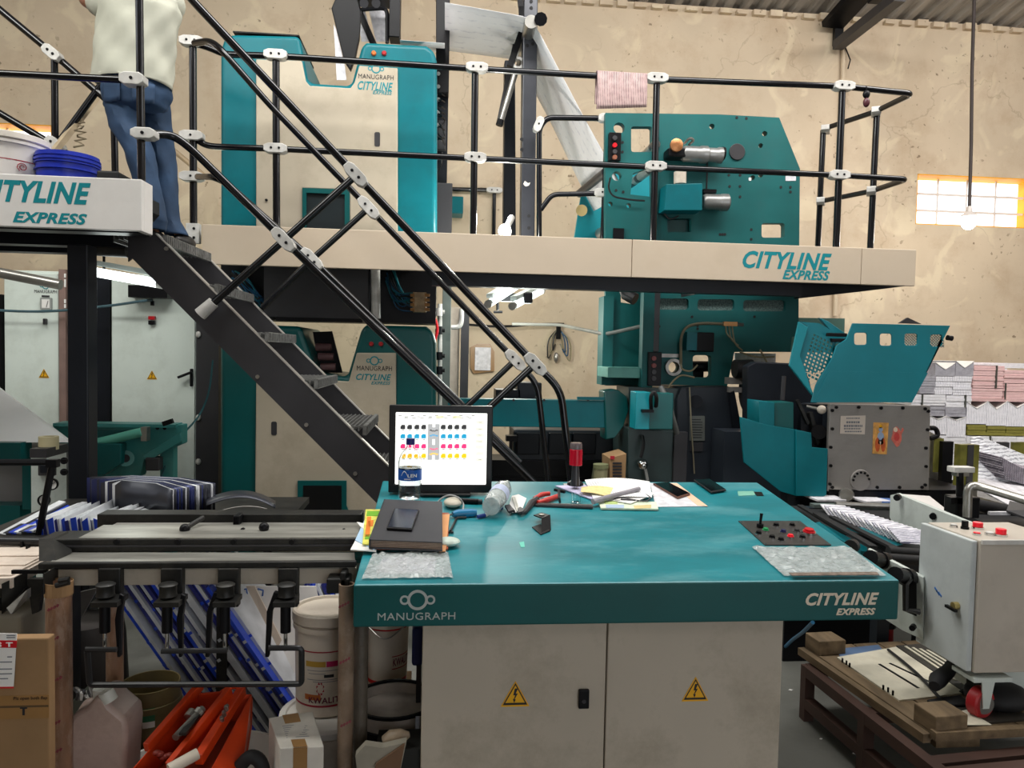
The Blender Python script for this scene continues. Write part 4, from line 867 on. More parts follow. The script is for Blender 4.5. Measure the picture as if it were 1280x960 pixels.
dkc = T('dark_cabinet', 'narrow black cabinet with small hinges between the pale electric cabinets', 'cabinet', (px(124, 500, EY+.1).x, EY+.1, 0))
O('carcass', MB().box((px(111, 450, EY+.1).x, EY+.12, 0), (px(137.5, 450, EY+.1).x, EY+.6, px(124, 341, EY+.1).z)), NAVY, dkc)
O('door', MB().box((px(119, 450, EY+.1).x, EY+.1, .08), (px(137.4, 450, EY+.1).x, EY+.119, px(124, 343, EY+.1).z)), NAVY, dkc, bevel=.004)
for y in (362, 416, 523): O('hinge', MB().tube(px(116, y-4, EY+.1), px(116, y+4, EY+.1), .014, 10), STEEL, dkc)
e2 = ecab('electric_cabinet', 'pale electric cabinet with black lever handle under the stair', 138, 245, 343)
O('red_switch', MB().box(px(185, 395, EY-.03), px(195, 400, EY)), RED, e2, bevel=.004); O('black_switch', MB().box(px(185, 400.5, EY-.03), px(195, 406, EY)), BLACK, e2, bevel=.004)
O('cable_hook', MB().box(px(188, 376, EY-.02), px(193, 382, EY)), BLACK, e2)
warn(e2, 190, 469, 12, EY-.001)
O('handle_mount', MB().box(px(237, 461, EY-.03), px(242, 483, EY)), BLACK, e2, bevel=.005); O('handle_lever', MB().bar(px(240, 465, EY-.04), px(222, 472, EY-.06), .03, .02), BLACK, e2, bevel=.004)
O('duct', MB().box(px(160, 356, EY-.12), px(216, 374, EY-.001)), BLACK, e2)
pil = T('grey_side_panel', 'dark grey panel with small bolts standing beside the lower printing tower', 'panel', (px(258, 500, EY).x, EY, 0))
O('panel', MB().box((px(246, 500, EY).x, EY-.02, 0), (px(274, 500, EY).x, EY+.4, px(258, 340, EY).z)), STEELD, pil)
for y in (418, 522, 577): O('bolt', MB().ellip(px(248, y, EY-.03), (.02, .015, .025)), ALU, pil)
t = T('floor_pipe', 'thin brown pipe strung behind the platform above the cabinets', 'pipe', px(232, 200, 7.4))
O('pipe', MB().tube(px(205, 178, 7.4), px(258, 222, 7.4), .025, 8), mat('beige_pipe', (168, 146, 116), .5), t)
t = T('sagging_cable', 'grey cable sagging across the fronts of the two electric cabinets', 'cable', px(80, 389, EY-.1))
O('cable', MB().path([px(-20, 387, EY-.1), px(40, 390, EY-.1), px(84, 388, EY-.08), px(140, 382, EY-.1), px(180, 376, EY-.15), px(190, 375, EY-.02)], .01, 6, .3), mat('grey_teal_cable', (70, 96, 104), .4), t)
t = T('trailing_cable', 'thin dark teal cable looping down beside the lower tower to the reel stand', 'cable', px(245, 500, 5.4))
O('cable', MB().path([px(266, 450, 5.4), px(262, 490, 5.4), px(250, 520, 5.4), px(228, 543, 5.2), px(213, 565, 4.95), px(200, 600, 4.9)], .007, 6, .3), mat('dark_teal_cable', (24, 70, 76), .4), t)
t = T('conduit_tube', 'silver conduit tube hung under the left platform', 'conduit', px(40, 360, 5.2))
O('tube', MB().tube(px(-30, 335, 5.2), px(76, 356, 5.2), .035, 12), STEEL, t, smooth=True)
# ================================================================== REEL STAND AT LEFT
rs = T('reel_stand', 'teal reel stand with slanted arm and paper reel at far left', 'reel stand', (px(90, 620, 4.8).x, 4.8, 0))
WT = mat('worn_light_teal', (52, 130, 126), .45, var=.2, scale=4, dirt=.3, dirtc=(110, 150, 140))
b = MB().prism([px(66, 531, 4.9), px(228, 531, 4.9), px(228, 555, 4.9), px(180, 575, 4.9), px(175, 596, 4.9), px(120, 596, 4.9), px(120, 560, 4.9), px(66, 556, 4.9)], (0, .1, 0))
O('frame', b, WT, rs, bevel=.006)
O('frame_recess', MB().box(px(122, 537, 4.895), px(172, 548, 4.9)), TEALD, rs)
O('top_rail', MB().box(px(66, 529, 4.86), px(228, 532, 5.0)), WT, rs)
O('brace', MB().prism([px(178, 570, 4.87), px(226, 540, 4.87), px(227, 552, 4.87), px(184, 577, 4.87)], (0, .03, 0)), WT, rs, bevel=.004)
O('hub', MB().tube(px(157, 573, 4.9), px(157, 573, 4.84), .05, 18), WT, rs, smooth=True); O('hub_bore', MB().tube(px(157, 573, 4.84), px(157, 573, 4.836), .025, 14), BLACK, rs)
O('swing_arm', MB().tube(px(108, 557, 4.82), px(178, 540, 4.82), .03, 12), mat('pale_green_tube', (90, 170, 150), .4), rs, smooth=True)
O('arm_clip', MB().box(px(176, 534, 4.8), px(188, 550, 4.86)), STEEL, rs)
O('hand_lever', MB().bar(px(204, 530, 4.82), px(216, 526, 4.82), .03, .03), BLACK, rs)
O('dark_cover', MB().prism([px(100, 553, 4.78), px(151, 555, 4.78), px(151, 580, 4.78), px(130, 594, 4.78), px(100, 594, 4.78)], (0, .09, 0)), TEALD, rs, bevel=.006)
O('gearbox', MB().box(px(181, 572, 4.86), px(206, 586, 4.95)), STEELD, rs, bevel=.01)
for x in (197, 206): c = px(x, 535, 4.9); O('bolt_hole', MB().tube(c, c-Vector((0, .004, 0)), .012, 8), BLACK, rs)
fr = 4.4
O('front_frame', MB().box(px(-40, 553, fr), px(40, 577, fr+.12)), TEALD, rs)
O('reel_window_frame', MB().box(px(-40, 632, fr), px(40, 700, fr+.12)), TEALD, rs)
O('reel_window_frame', MB().box(px(37, 577, fr), px(40, 632, fr+.1)), TEALD, rs)
O('leg', MB().box((px(38, 700, fr).x-.15, fr, 0), (px(38, 700, fr).x, fr+.12, px(38, 695, fr).z)), TEALD, rs)
O('leg', MB().box((px(215, 560, 4.9).x-.08, 4.92, 0), (px(215, 560, 4.9).x, 5.0, px(215, 560, 4.9).z)), WT, rs)
c = px(2, 607, fr+.13); O('paper_reel', MB().tube(c, c+Vector((0, .9, 0)), .21, 40), mat('reel_end_grey', (140, 138, 138), .7, var=.06), rs, smooth=True, bevel=.01)
# sheet of white web
wv = [px(-60, 440, 5.7), px(86, 549, 4.7), px(86, 553, 4.45), px(-60, 553, 4.45)]
setp(O('white_paper_web', MB().prism(wv, (0, .006, 0)), mat('clean_white_web', (240, 242, 242), .6, var=.02)), 'blank white paper web sloping down to the reel stand at far left', 'paper web')
# control box on the reel stand
GY = 4.0
gb = T('reel_control_box', 'grey control box with gauges beside the reel stand', 'control box', (px(61, 650, GY).x, GY, 0))
O('body', MB().box(px(38, 563, GY), px(84, 652, GY+.2)), GREYW, gb, bevel=.006)
O('pedestal', MB().box((px(42, 650, GY).x, GY+.02, 0), (px(84, 650, GY).x, GY+.18, px(60, 651, GY).z)), GREYW, gb)
O('lid', MB().box(px(37, 561, GY-.01), px(85, 565, GY+.21)), STEELD, gb)
O('meter_bezel', MB().box(px(47, 575, GY-.02), px(71, 594, GY)), STEELD, gb, bevel=.004); O('meter_screen', MB().box(px(50, 578, GY-.023), px(66, 591, GY-.0203)), NAVY, gb)
for y in (576, 590): O('rotary_knob', MB().tube(px(80, y, GY), px(80, y, GY-.04), .018, 12).box(px(77, y-1.5, GY-.05), px(84, y+1.5, GY-.04)), BLACK, gb)
for x, y, r_ in ((66, 605, 7), (56, 625, 7)):
    c = px(x, y, GY); rr = r_*GY/FPX
    g = O('pressure_gauge', MB().lathe([(rr*.82, .002), (rr*.82, .014), (rr, .014), (rr, 0)], c, (0, -1, 0), 24, True), BLACK, gb, smooth=True)
    O('dial', MB().tube(c, c-Vector((0, .006, 0)), rr*.8, 20), PAPER, g); O('needle', MB().bar(c+Vector((0, -.009, 0)), c+Vector((rr*.5, -.009, rr*.45)), .004, .002), TEXTK, g)
t = T('tape_roll', 'roll of beige tape standing on the grey control box', 'tape roll', px(61, 563, GY+.1))
c = px(61, 562.5, GY+.1); O('roll', MB().lathe([(.03, 0), (.047, 0), (.047, .068), (.03, .068), (.03, 0)], c+Vector((0, 0, .004)), (0, 0, 1), 28, True), mat('beige_tape_roll', (206, 196, 156), .5, var=.06), t, smooth=True)
t = T('black_guide_rod', 'black L-shaped guide rod in front of the grey control box', 'rod', px(47, 675, 3.0))
O('rod', MB().path([px(-30, 578, 3.0), px(66, 578, 3.0), px(47, 676, 3.0)], .013, 8, .02), BLACK, t)
O('end_joint', MB().cbox(px(66, 579, 3.0), (.04, .03, .03)), BLACK, t); O('foot', MB().box(px(40, 676, 2.95), px(55, 686, 3.05)), BLACK, t)
# ================================================================== LAMPS
GLOW = mat('lamp_glow', (255, 252, 240), .4, var=0, emit=14)
def pointlamp(p, e, r=.04, c=(1, .97, .9)):
    l = bpy.data.lights.new('lamp_light', 'POINT'); l.energy = e; l.shadow_soft_size = r; l.color = c
    o = bpy.data.objects.new('lamp_light', l); COL.objects.link(o); o.location = p; return o
t = T('bare_bulb', 'glowing bare bulb just above the catwalk edge beside the tall black posts', 'bulb', px(631, 292, FY+.12))
c = px(631, 289, FY+.12); O('glass', MB().ellip(c, (.045, .045, .05)), GLOW, t, smooth=True); O('socket', MB().tube(c+Vector((.02, .04, .04)), c+Vector((.06, .12, .12)), .022, 10), ALU, t)
lg = pointlamp(c+Vector((0, .12, .12)), 22); lg.name = 'bulb_light'
t = T('pendant_bulb', 'glowing bulb hanging on a long black cord in front of the right window', 'pendant lamp', px(1211, 283, 7.4))
c = px(1211, 277, 7.4); O('glass', MB().ellip(c, (.075, .075, .085)), GLOW, t, smooth=True)
O('cap', MB().lathe([(.02, .16), (.03, .1), (.085, .06), (.09, .05)], c, (0, 0, 1), 18), mat('milky_cap', (214, 206, 200), .5), t, smooth=True)
O('cord', MB().path([c+Vector((0, 0, .15)), px(1214, 180, 7.4), px(1215, 90, 7.4), px(1219, -40, 7.4)], .017, 8), mat('dusty_cord', (58, 50, 48), .7), t)
pointlamp(c-Vector((0, .2, .15)), 14)
TUBE = mat('tube_glow', (240, 250, 250), .4, var=0, emit=2.5)
def tubelamp(label, a, b, e, on=True):
    t = T('tube_lamp', label, 'tube lamp', (a+b)/2)
    d = (b-a).normalized(); O('tube', MB().tube(a, b, .028, 12), TUBE if on else ALU, t, smooth=True)
    O('batten', MB().bar(a+Vector((0, .02, .055)), b+Vector((0, .02, .055)), .05, .03), GREYW, t)
    for p, s in ((a, -1), (b, 1)): O('end_cap', MB().tube(p, p+d*(.04*s), .03, 12), ALU, t); 
    if e: pointlamp((a+b)/2-Vector((0, 0, .12)), e, .15, (.92, 1, .95))
    return t
tubelamp('lit tube lamp under the catwalk, left of the capped tube', px(612, 379, 5.6), px(655, 352, 6.4), 7)
tubelamp('pale tube lamp with black bracket under the catwalk, right one of two', px(642, 382, 5.6), px(676, 364, 6.3), 4)
t = T('lamp_bracket', 'black bracket plate holding the tube lamps below the catwalk', 'bracket', px(654, 370, 6.2))
O('plate', MB().box(px(618, 366, 6.1), px(662, 378, 6.16)), BLACK, t); O('hook', MB().tube(px(622, 378, 6.1), px(622, 388, 6.1), .012, 8).tube(px(617, 390, 6.1), px(628, 390, 6.1), .01, 8), BLACK, t)
O('block', MB().box(px(655, 365, 5.75), px(664, 380, 5.85)), BLACK, t, bevel=.01)
t = tubelamp('bright tube lamp glowing under the left platform in front of the pale cabinet', px(118, 340, 4.62), px(197, 354, 4.6), 2.5)
for x in (130, 180): O('hanger', MB().tube(px(x, 340, 4.62), (px(x, 340, 4.62).x, 4.62, zb2+.02), .008, 8), BLACK, t)
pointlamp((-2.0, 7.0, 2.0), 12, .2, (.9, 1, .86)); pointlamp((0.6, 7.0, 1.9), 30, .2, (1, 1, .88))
# under-platform box and beam
t = T('round_drum_motor', 'dark round motor under the left platform beside the column', 'motor', px(135, 308, 4.3))
O('drum', MB().tube(px(112, 309, 4.3), px(160, 312, 4.3), .045, 16), IRON, t, smooth=True)
# ================================================================== GEARBOX WITH GREY PLATE
GX = 4.75
gb = T('gearbox', 'grey bolted gearbox cover with paper notice and two devotional stickers', 'gearbox', (px(1098, 620, GX).x, GX, px(1098, 618, GX).z))
plate('cover_plate', [(1037, 505), (1163, 507), (1161, 615), (1034, 614)], GX, .03, GPLATE, gb, bevel=.004)
O('housing', MB().prism([px(1040, 509, GX+.03), px(1160, 510, GX+.03), px(1158, 612, GX+.03), px(1037, 611, GX+.03)], (0, .55, 0)), MACH, gb)
for x, y in ((1045, 509), (1073, 509), (1101, 510), (1128, 510), (1156, 511), (1160, 514), (1040, 513), (1040, 536), (1038, 559), (1038, 582), (1037, 605), (1040, 609), (1159, 537), (1157, 560), (1157, 583), (1156, 606), (1152, 609), (1124, 609), (1096, 609)):
    c = px(x, y, GX); O('bolt', MB().tube(c, c-Vector((0, .01, 0)), .011, 8), BLACK, gb)
cc = px(1075, 602, GX)
D = O('round_cover', MB().lathe([(0, .012), (.068, .012), (.072, .008), (.072, 0)], px(1075, 600, GX), (0, -1, 0), 30), GPLATE, gb, smooth=True)
for k in range(7):
    a = math.radians(180-28*k-2); c = px(1075, 600, GX)+Vector((.056*math.cos(a), -.012, .056*math.sin(a)*.95)); O('cover_bolt', MB().tube(c, c-Vector((0, .007, 0)), .008, 8), BLACK, D)
n = plate('paper_notice', [(1051, 520), (1082, 519.5), (1081, 543), (1050, 542)], GX-.003, .0025, mat('aged_notice_paper', (212, 200, 188), .8, var=.05), gb)
for s, x0, x1, y0, y1 in (('v alga v t f', 1058, 1074, 521, 524), ('Yantragar', 1058, 1076, 526, 529.5), ('Vighna Harta', 1054, 1079, 531, 534.5)):
    pass
b = MB()
for y, x0, x1, h in ((522, 1058, 1075, 1.6), (526.5, 1058, 1075, 2.6), (531, 1055, 1078, 2.8), (535, 1055, 1076, 1.8), (538.5, 1056, 1077, 1.8)):
    x = x0
    while x < x1:
        w = random.uniform(1.2, 3.0); q0 = px(x, y, GX-.0035); q1 = px(min(x+w, x1), y+h, GX-.0035)
        b.box(q0, (q1.x, GX-.003, q1.z)); x += w+.7
O('handwriting', b, TEXTG, n)
s1 = plate('devotional_sticker', [(1092, 528), (1111, 528.5), (1108.5, 568), (1090.5, 567)], GX-.003, .0025, mat('gold_sticker', (228, 168, 88), .45, var=.25, scale=30), gb)
def blob(par, lst):
    for nm, x, y, rx, ry, mt in lst:
        plate(nm, circ(x, y, rx, 12, ry), GX-.0045, .0015, mt, par)
SKB = mat('sticker_blue_skin', (150, 170, 200), .5, var=.1); SKO = mat('sticker_orange_cloth', (206, 92, 40), .5, var=.2, scale=40); SKP = mat('sticker_pale', (236, 214, 190), .5, var=.1)
blob(s1, [('printed_figure', 1101, 537, 2.6, 3.2, SKB), ('printed_crown', 1101, 533, 2.0, 2.4, YEL), ('printed_torso', 1101, 546, 4.2, 6, SKB), ('printed_robe', 1097, 556, 3.0, 9, SKO), ('printed_robe', 1104, 556, 3.0, 9, SKO), ('printed_cloth', 1101, 553, 3.4, 3, SKP)])
s2 = plate('devotional_sticker', [(1117, 535), (1121, 533), (1124, 536), (1126, 540), (1128, 534.5), (1130, 537), (1127, 543), (1127, 550), (1124, 557), (1121, 559), (1117, 553), (1114, 549), (1116, 542)], GX-.003, .0025, mat('coral_sticker', (214, 112, 96), .45, var=.2, scale=40), gb)
blob(s2, [('printed_head', 1119.5, 537, 2.6, 3, SKP), ('printed_robe', 1121, 546, 3.6, 5.5, mat('sticker_red', (206, 70, 64), .5, var=.15, scale=40))])
O('round_boss', MB().tube(px(1058, 619, GX-.02), px(1058, 619, GX-.14), .05, 18, .04), STEEL, gb, smooth=True)
O('base_block', MB().box(px(1036, 612, GX), px(1160, 622, GX+.5)), BLACK, gb)
O('stand', MB().box((px(1045, 622, GX).x, GX+.1, 0), (px(1160, 622, GX).x, GX+.5, px(1100, 621, GX).z)), BLACK, gb)
# tilted guard hood
hd = T('guard_hood', 'tilted open teal guard hood with perforated end and square windows', 'machine guard', px(1090, 505, GX-.05))
HY0 = GX-.02
HOOD = mat('hood_teal', (16, 112, 124), .4, var=.1, scale=3)
plate('front_sheet', [(1066, 404), (1188, 407), (1140, 503), (1014, 503), (1020, 481), (1040, 448), (1046, 432), (1058, 424)], HY0-.12, .012, HOOD, hd, bevel=.002,
      holes=[rrect(1068, 416, 1084, 431, 3), rrect(1100, 417, 1115, 432, 3), rrect(1131, 417, 1147, 432, 3), rrect(1163, 418, 1178, 433, 3)])
b = MB()
for x0, x1 in ((1129, 1149), (1161, 1180)):
    for k in range(-4, 6):
        for s_ in (1, -1):
            q = [(x0+k*3.4+(0 if s_ > 0 else 18)+s_*f_, 415+f_) for f_ in range(0, 20)]; q = [p_ for p_ in q if x0 <= p_[0] <= x1]
            if len(q) > 2: b.bar(px(*q[0], HY0-.1), px(*q[-1], HY0-.1), .0055, .003)
O('window_mesh', b, HOOD, hd, kind='stuff')
O('end_flange', MB().prism([px(999, 402, HY0-.1), px(1010, 409, HY0-.1), px(1000, 445, HY0-.1), px(1012, 480, HY0-.1), px(1020, 500, HY0-.1), px(987, 457, HY0-.1)], (0, .02, 0)), mat('hood_teal_edge', (18, 128, 140), .35, var=.1), hd, bevel=.003)
# perforated end: sheet with a field of square holes
hl = []
for r_ in range(12):
    for c_ in range(7):
        fx = 1017+c_*4.3-(r_*1.45); fy = 417+r_*4.6+c_*2.2
        if 1004 < fx < 1042 and fy < 474 and fx < 1042-(fy-440)*.3: hl.append([(fx, fy), (fx+2.7, fy+1.3), (fx+1.9, fy+3.9), (fx-.8, fy+2.6)])
plate('perforated_end', [(1010, 408), (1045, 428), (1041, 446), (1021, 478), (1012, 482), (998, 447)], HY0-.08, .008, HOOD, hd, holes=hl)
O('apron_sheet', MB().prism([px(1036, 464, HY0-.125), px(1160, 466, HY0-.125), px(1140, 503, HY0-.125), px(1018, 503, HY0-.125)], (0, .006, 0)), HOOD, hd)
O('inner_fin', MB().prism([px(1024, 397, HY0+.02), px(1036, 402, HY0+.02), px(1062, 420, HY0+.02), px(1058, 428, HY0+.02), px(1047, 423, HY0+.02)], (0, .03, 0)), HOOD, hd, bevel=.003)
O('top_sheet', MB().prism([px(1000, 402, HY0), px(1024, 404, HY0), px(1062, 426, HY0), px(1044, 430, HY0)], (0, .02, 0)), HOOD, hd)
O('hinge_bar', MB().box(px(1036, 416, HY0-.1), px(1055, 421, HY0-.06)), BLACK, hd, bevel=.004); O('hinge_bar', MB().box(px(1040, 423, HY0-.1), px(1055, 428, HY0-.06)), BLACK, hd, bevel=.004)
O('handle_end', MB().tube(px(1184, 422, HY0-.08), px(1190, 423, HY0-.08), .018, 10), BLACK, hd)
b = MB().prism([px(1124, 404, HY0+.2), px(1135, 397, HY0+.2), px(1152, 405, HY0+.2)], (0, .02, 0)); O('rear_corner', b, STEELD, hd)
# dark cutter drum machinery behind
dm = T('cutter_unit', 'black cutting-cylinder machinery between folder and gearbox', 'machine', (px(970, 620, 5.2).x, 5.2, 0))
O('cylinder_housing', MB().tube(px(934, 489, 5.4), px(1000, 490, 5.4), .165, 28), NAVY, dm, smooth=True)
O('side_cheek', MB().prism([px(934, 458, 5.2), px(945, 452, 5.2), px(988, 454, 5.2), px(1010, 482, 5.2), px(1022, 500, 5.2), px(1020, 560, 5.2), px(934, 560, 5.2)], (0, .1, 0)), NAVY, dm, bevel=.01)
O('frame', MB().box((px(905, 560, 5.25).x, 5.25, 0), (px(1020, 560, 5.25).x, 5.5, px(960, 540, 5.25).z)), MACH, dm)
O('shaft', MB().tube(px(918, 461, 5.5), px(940, 461, 5.5), .07, 16), RUBBER, dm, smooth=True)
O('grey_bar', MB().box(px(912, 472, 5.5), px(935, 480, 5.6)).box(px(912, 484, 5.5), px(935, 490, 5.6)), GPLATE, dm)
O('rod', MB().tube(px(978, 500, 5.1), px(980, 470, 5.1), .016, 8), STEELD, dm)
O('pale_sheet', MB().box(px(919, 441, 5.9), px(968, 455, 5.92)), PAPERT, dm)
t = T('lever_linkage', 'dark levers with a white ball knob left of the gearbox cover', 'lever', px(1020, 560, 4.85))
O('ball_knob', MB().ellip(px(1027, 512, 4.8), (.03, .03, .03)), WPLA, t, smooth=True); O('lever', MB().tube(px(1026, 512, 4.82), px(1008, 508, 4.86), .01, 8), STEEL, t)
O('link_plate', MB().box(px(1002, 505, 4.9), px(1032, 565, 4.95)), NAVY, t); O('link', MB().bar(px(1012, 515, 4.88), px(1022, 555, 4.88), .05, .03), IRON, t, bevel=.006)
O('pivot', MB().tube(px(1024, 540, 4.88), px(1024, 540, 4.82), .05, 16), BLACK, t); O('link', MB().bar(px(996, 500, 4.88), px(1010, 530, 4.88), .025, .02), IRON, t)
# lower teal cowling
cw = T('teal_cowling', 'large folded teal cowling beside the gearbox, stepped upper edge', 'machine guard', px(980, 620, 4.6))
plate('main_sheet', [(925, 521), (958, 531), (995, 537), (995, 620), (975, 614), (930, 578)], 4.72, .015, TEAL, cw, bevel=.003)
plate('corner_sheet', [(995, 537), (1014, 541), (1015, 559), (1035, 561), (1033, 619), (1029, 621), (995, 620)], 4.70, .015, TEAL, cw, bevel=.003)
O('return_sheet', MB().box(px(997, 542, 4.716), (px(1011, 618, 4.716).x, 4.98, px(1005, 617, 4.716).z)), TEALD, cw)
plate('cowling_box', [(949, 501), (968, 503), (968, 535), (949, 531)], 4.80, .2, TEAL, cw, bevel=.003)
plate('cowling_box_side', [(968, 503), (992, 503), (992, 538), (968, 535)], 4.82, .18, TEALD, cw, bevel=.003)
O('bracket_leg', MB().box((px(985, 615, 4.75).x, 4.76, 0), (px(995, 615, 4.75).x, 4.86, px(985, 612, 4.75).z)), MACH, cw)
t = T('grey_steel_post', 'shiny grey steel guide posts just right of the gearbox cover', 'guide', px(1172, 620, 5.3))
O('post', MB().prism([px(1163, 540, 5.3), px(1178, 548, 5.3), px(1178, 640, 5.3), px(1160, 640, 5.3)], (0, .02, 0)), STEEL, t)
YS = mat('olive_yellow_steel', (124, 122, 56), .35, .3, var=.4, scale=10)
O('yellow_strip', MB().box(px(1168.5, 548, 5.24), px(1177, 590, 5.25)), YS, t); O('black_strip', MB().box(px(1179, 552, 5.2), px(1185, 607, 5.24)), BLACK, t)
O('curved_handle', MB().path([px(1162, 535, 5.25), px(1170, 535, 5.25), px(1173, 545, 5.25), px(1163, 548, 5.25)], .018, 8, .06), BLACK, t, smooth=True)
O('base', MB().box((px(1162, 640, 5.3).x, 5.3, 0), (px(1178, 640, 5.3).x, 5.4, px(1170, 638, 5.3).z)), STEELD, t)
t = T('guide_upright', 'olive and grey steel upright in front of the fanned papers', 'guide', px(1207, 640, 4.6))
O('upright', MB().box(px(1201, 556, 4.6), px(1214, 606, 4.66)), YS, t); O('upright_edge', MB().box(px(1210.5, 556, 4.59), px(1214.5, 606, 4.597)), STEELD, t); O('foot_bar', MB().box(px(1203, 606, 4.6), px(1212, 645, 4.66)), STEEL, t)
for x0, x1, nm in ((1250, 1256, 'left'), (1268, 1280, 'right')):
    t = T('guide_upright', 'short dark steel upright behind the fanned papers, %s of the pair at the frame edge' % nm, 'guide', px(x0+3, 575, 5.6))
    O('upright', MB().box(px(x0, 553, 5.6), px(x1, 580, 5.64)), YS if nm == 'right' else STEELD, t)
# ================================================================== NEWSPAPER STACKS
NW = stripes('newsprint_edges_white', (190, 190, 198), (250, 249, 252), 'Z', 42, noise=.6, pos=(.25, .45))
NV = stripes('newsprint_pages_white', (194, 194, 204), (248, 247, 252), 'X', 20, noise=.6, pos=(.25, .5))
NG = stripes('newsprint_edges_grey', (104, 104, 114), (190, 188, 196), 'Z', 40, noise=.6, pos=(.25, .5))
NP = stripes('newsprint_edges_pink', (206, 160, 164), (246, 210, 206), 'Z', 34, noise=.5, pos=(.25, .45))
NO = stripes('newsprint_edges_olive', (96, 92, 34), (150, 144, 64), 'Z', 40, noise=.5, pos=(.25, .5))
STRAP = mat('bundle_strap', (70, 72, 66), .5, var=0)
BY = 6.2
def bundle(x0, y0, x1, y1, mt, label, notch=0, dep=.36, Y=BY, strap=None, gap=.004):
    a = px(x0, y0, Y); c = px(x1, y1, Y); zb_, zt_ = px((x0+x1)/2, y1, Y).z, px((x0+x1)/2, y0, Y).z
    w = c.x-a.x
    t = T('newspaper_bundle', label, 'newspaper bundle', ((a.x+c.x)/2, Y, zb_), 'tied newspaper bundles in the stack at right')
    if notch:
        n = notch*Y/FPX; L1 = []
        for i in range(9):
            f = i/8; L1.append((a.x+gap+(w-2*gap)*f, zt_-n*(1-abs(2*f-1))**.9))
        pts = [Vector((a.x+gap, Y, zb_))]+[Vector((x, Y, z)) for x, z in L1]+[Vector((c.x-gap, Y, zb_))]
        O('paper_stack', MB().prism(pts, (0, dep, 0)), mt, t)
        k = MB().grid(lambda u, v: Vector((a.x+gap+(w-2*gap)*u, Y-.004+(dep+.004)*v, zt_+.005-n*(1-abs(2*u-1))**.9)), 8, 1)
        O('top_sheet', k, PAPER, t, solid=.004)
    else:
        b = MB(); nl = max(3, int((zt_-zb_)/.022))
        for i in range(nl):
            z0_ = zb_+(zt_-zb_)*i/nl; j = random.uniform(-.005, .005); jy = random.uniform(0, .008)
            b.box((a.x+gap+j, Y+jy, z0_), (c.x-gap+j, Y+dep, zb_+(zt_-zb_)*(i+1)/nl-.0015))
        O('paper_stack', b, mt, t)
    if strap:
        X_ = px(strap, y0, Y).x; O('strap', MB().box((X_-.006, Y-.006, zb_), (X_+.006, Y+dep, zt_+.003)), STRAP, t)
    return t
bl = [(1150, 470, 1169, 492, NG, 'grey newspaper bundle half hidden by the guard hood, topmost at the left of the stack', 0, None),
 (1169, 454, 1194, 470, NG, 'grey notched newspaper bundle at the top left of the stack', 9, None), (1194.5, 452, 1217, 470, NG, 'grey notched newspaper bundle touching the pink bundles, top row', 9, None),
 (1217, 457, 1255, 485, NP, 'large pink newspaper bundle in the top row, left of the other pink ones', 0, 1246), (1255.5, 463, 1290, 479, NP, 'pink newspaper bundle at the top row frame edge', 0, None),
 (1169, 470, 1191.5, 493, NV, 'white upright-paged bundle under the top left notched grey one', 0, None), (1191.5, 470, 1215, 494, NV, 'white upright-paged bundle under the second notched grey one', 0, None),
 (1215, 485.5, 1254, 498, NP, 'deep pink newspaper bundle directly under the large pink one', 0, None), (1255, 479.5, 1290, 499, NP, 'pale pink newspaper bundle at the frame edge, second row', 0, 1257),
 (1140, 493, 1182.5, 507, NW, 'white strapped newspaper bundle above the gearbox corner', 0, 1153), (1183, 494, 1215, 509, NW, 'white strapped newspaper bundle right of the gearbox corner', 0, 1207), (1215, 498.5, 1290, 502, NP, 'thin pink newspaper layer above the white notched bundles', 0, None),
 (1163, 508, 1181.5, 520, NG, 'grey newspaper bundle just above the curved handle', 0, None), (1182, 509, 1208, 521, NG, 'grey wavy newspaper bundle left of the white notched trio', 0, None),
 (1208.5, 503, 1233, 530, NV, 'white notched newspaper bundle, left of the trio above the olive band', 9, None), (1233.5, 502, 1258, 532, NV, 'white notched newspaper bundle, middle of the trio above the olive band', 11, None), (1258.5, 502, 1284, 533, NV, 'white notched newspaper bundle, right of the trio above the olive band', 9, None),
 (1162, 520.5, 1183, 543, NV, 'white folded bundle beside the curved handle', 5, None), (1183.5, 521.5, 1207, 546, NV, 'white folded bundle left of the olive bundles', 5, None),
 (1209, 531, 1233, 544, NO, 'olive newspaper bundle, left of three', 0, None), (1233.5, 532.5, 1257, 544.5, NO, 'olive newspaper bundle, middle of three', 0, None), (1257.5, 533.5, 1286, 545, NO, 'olive newspaper bundle, right of three', 0, None),
 (1176, 544, 1208, 562, NW, 'white newspaper bundle below the folded white pair', 0, None), (1208.5, 545, 1240, 570, NW, 'white newspaper bundle under the left olive one', 0, 1238), (1240.5, 545.5, 1270, 572, NW, 'white newspaper bundle under the middle olive one', 0, None), (1270.5, 546, 1292, 574, NW, 'white newspaper bundle under the right olive one', 0, None)]
for x0, y0, x1, y1, mt, lb, nt, stp in bl: bundle(x0, y0, x1, y1, mt, lb, nt, strap=stp)
b3 = bundle(1216, 453.5, 1292, 460, NW, 'thin white newspaper layer at the back top of the stack', 0, Y=BY+.4)
bundle(1176, 562.5, 1208, 600, NW, 'white newspaper bundle low in the stack beside the black strip', 0)
t = T('steel_table', 'flat steel delivery table under the newspapers at right', 'table', (px(1230, 610, 5.6).x, 5.6, 0))
ztab = px(1200, 604, BY).z
O('table_top', MB().box((px(1160, 600, BY).x, 5.25, ztab-.03), (px(1300, 600, BY).x+.5, 6.65, ztab)), STEEL, t)
for x, y in ((px(1170, 600, BY).x, 5.35), (px(1300, 600, BY).x+.4, 5.35), (px(1170, 600, BY).x, 6.55), (px(1300, 600, BY).x+.4, 6.55)): O('leg', MB().box((x-.03, y-.03, 0), (x+.03, y+.03, ztab-.03)), STEELD, t)
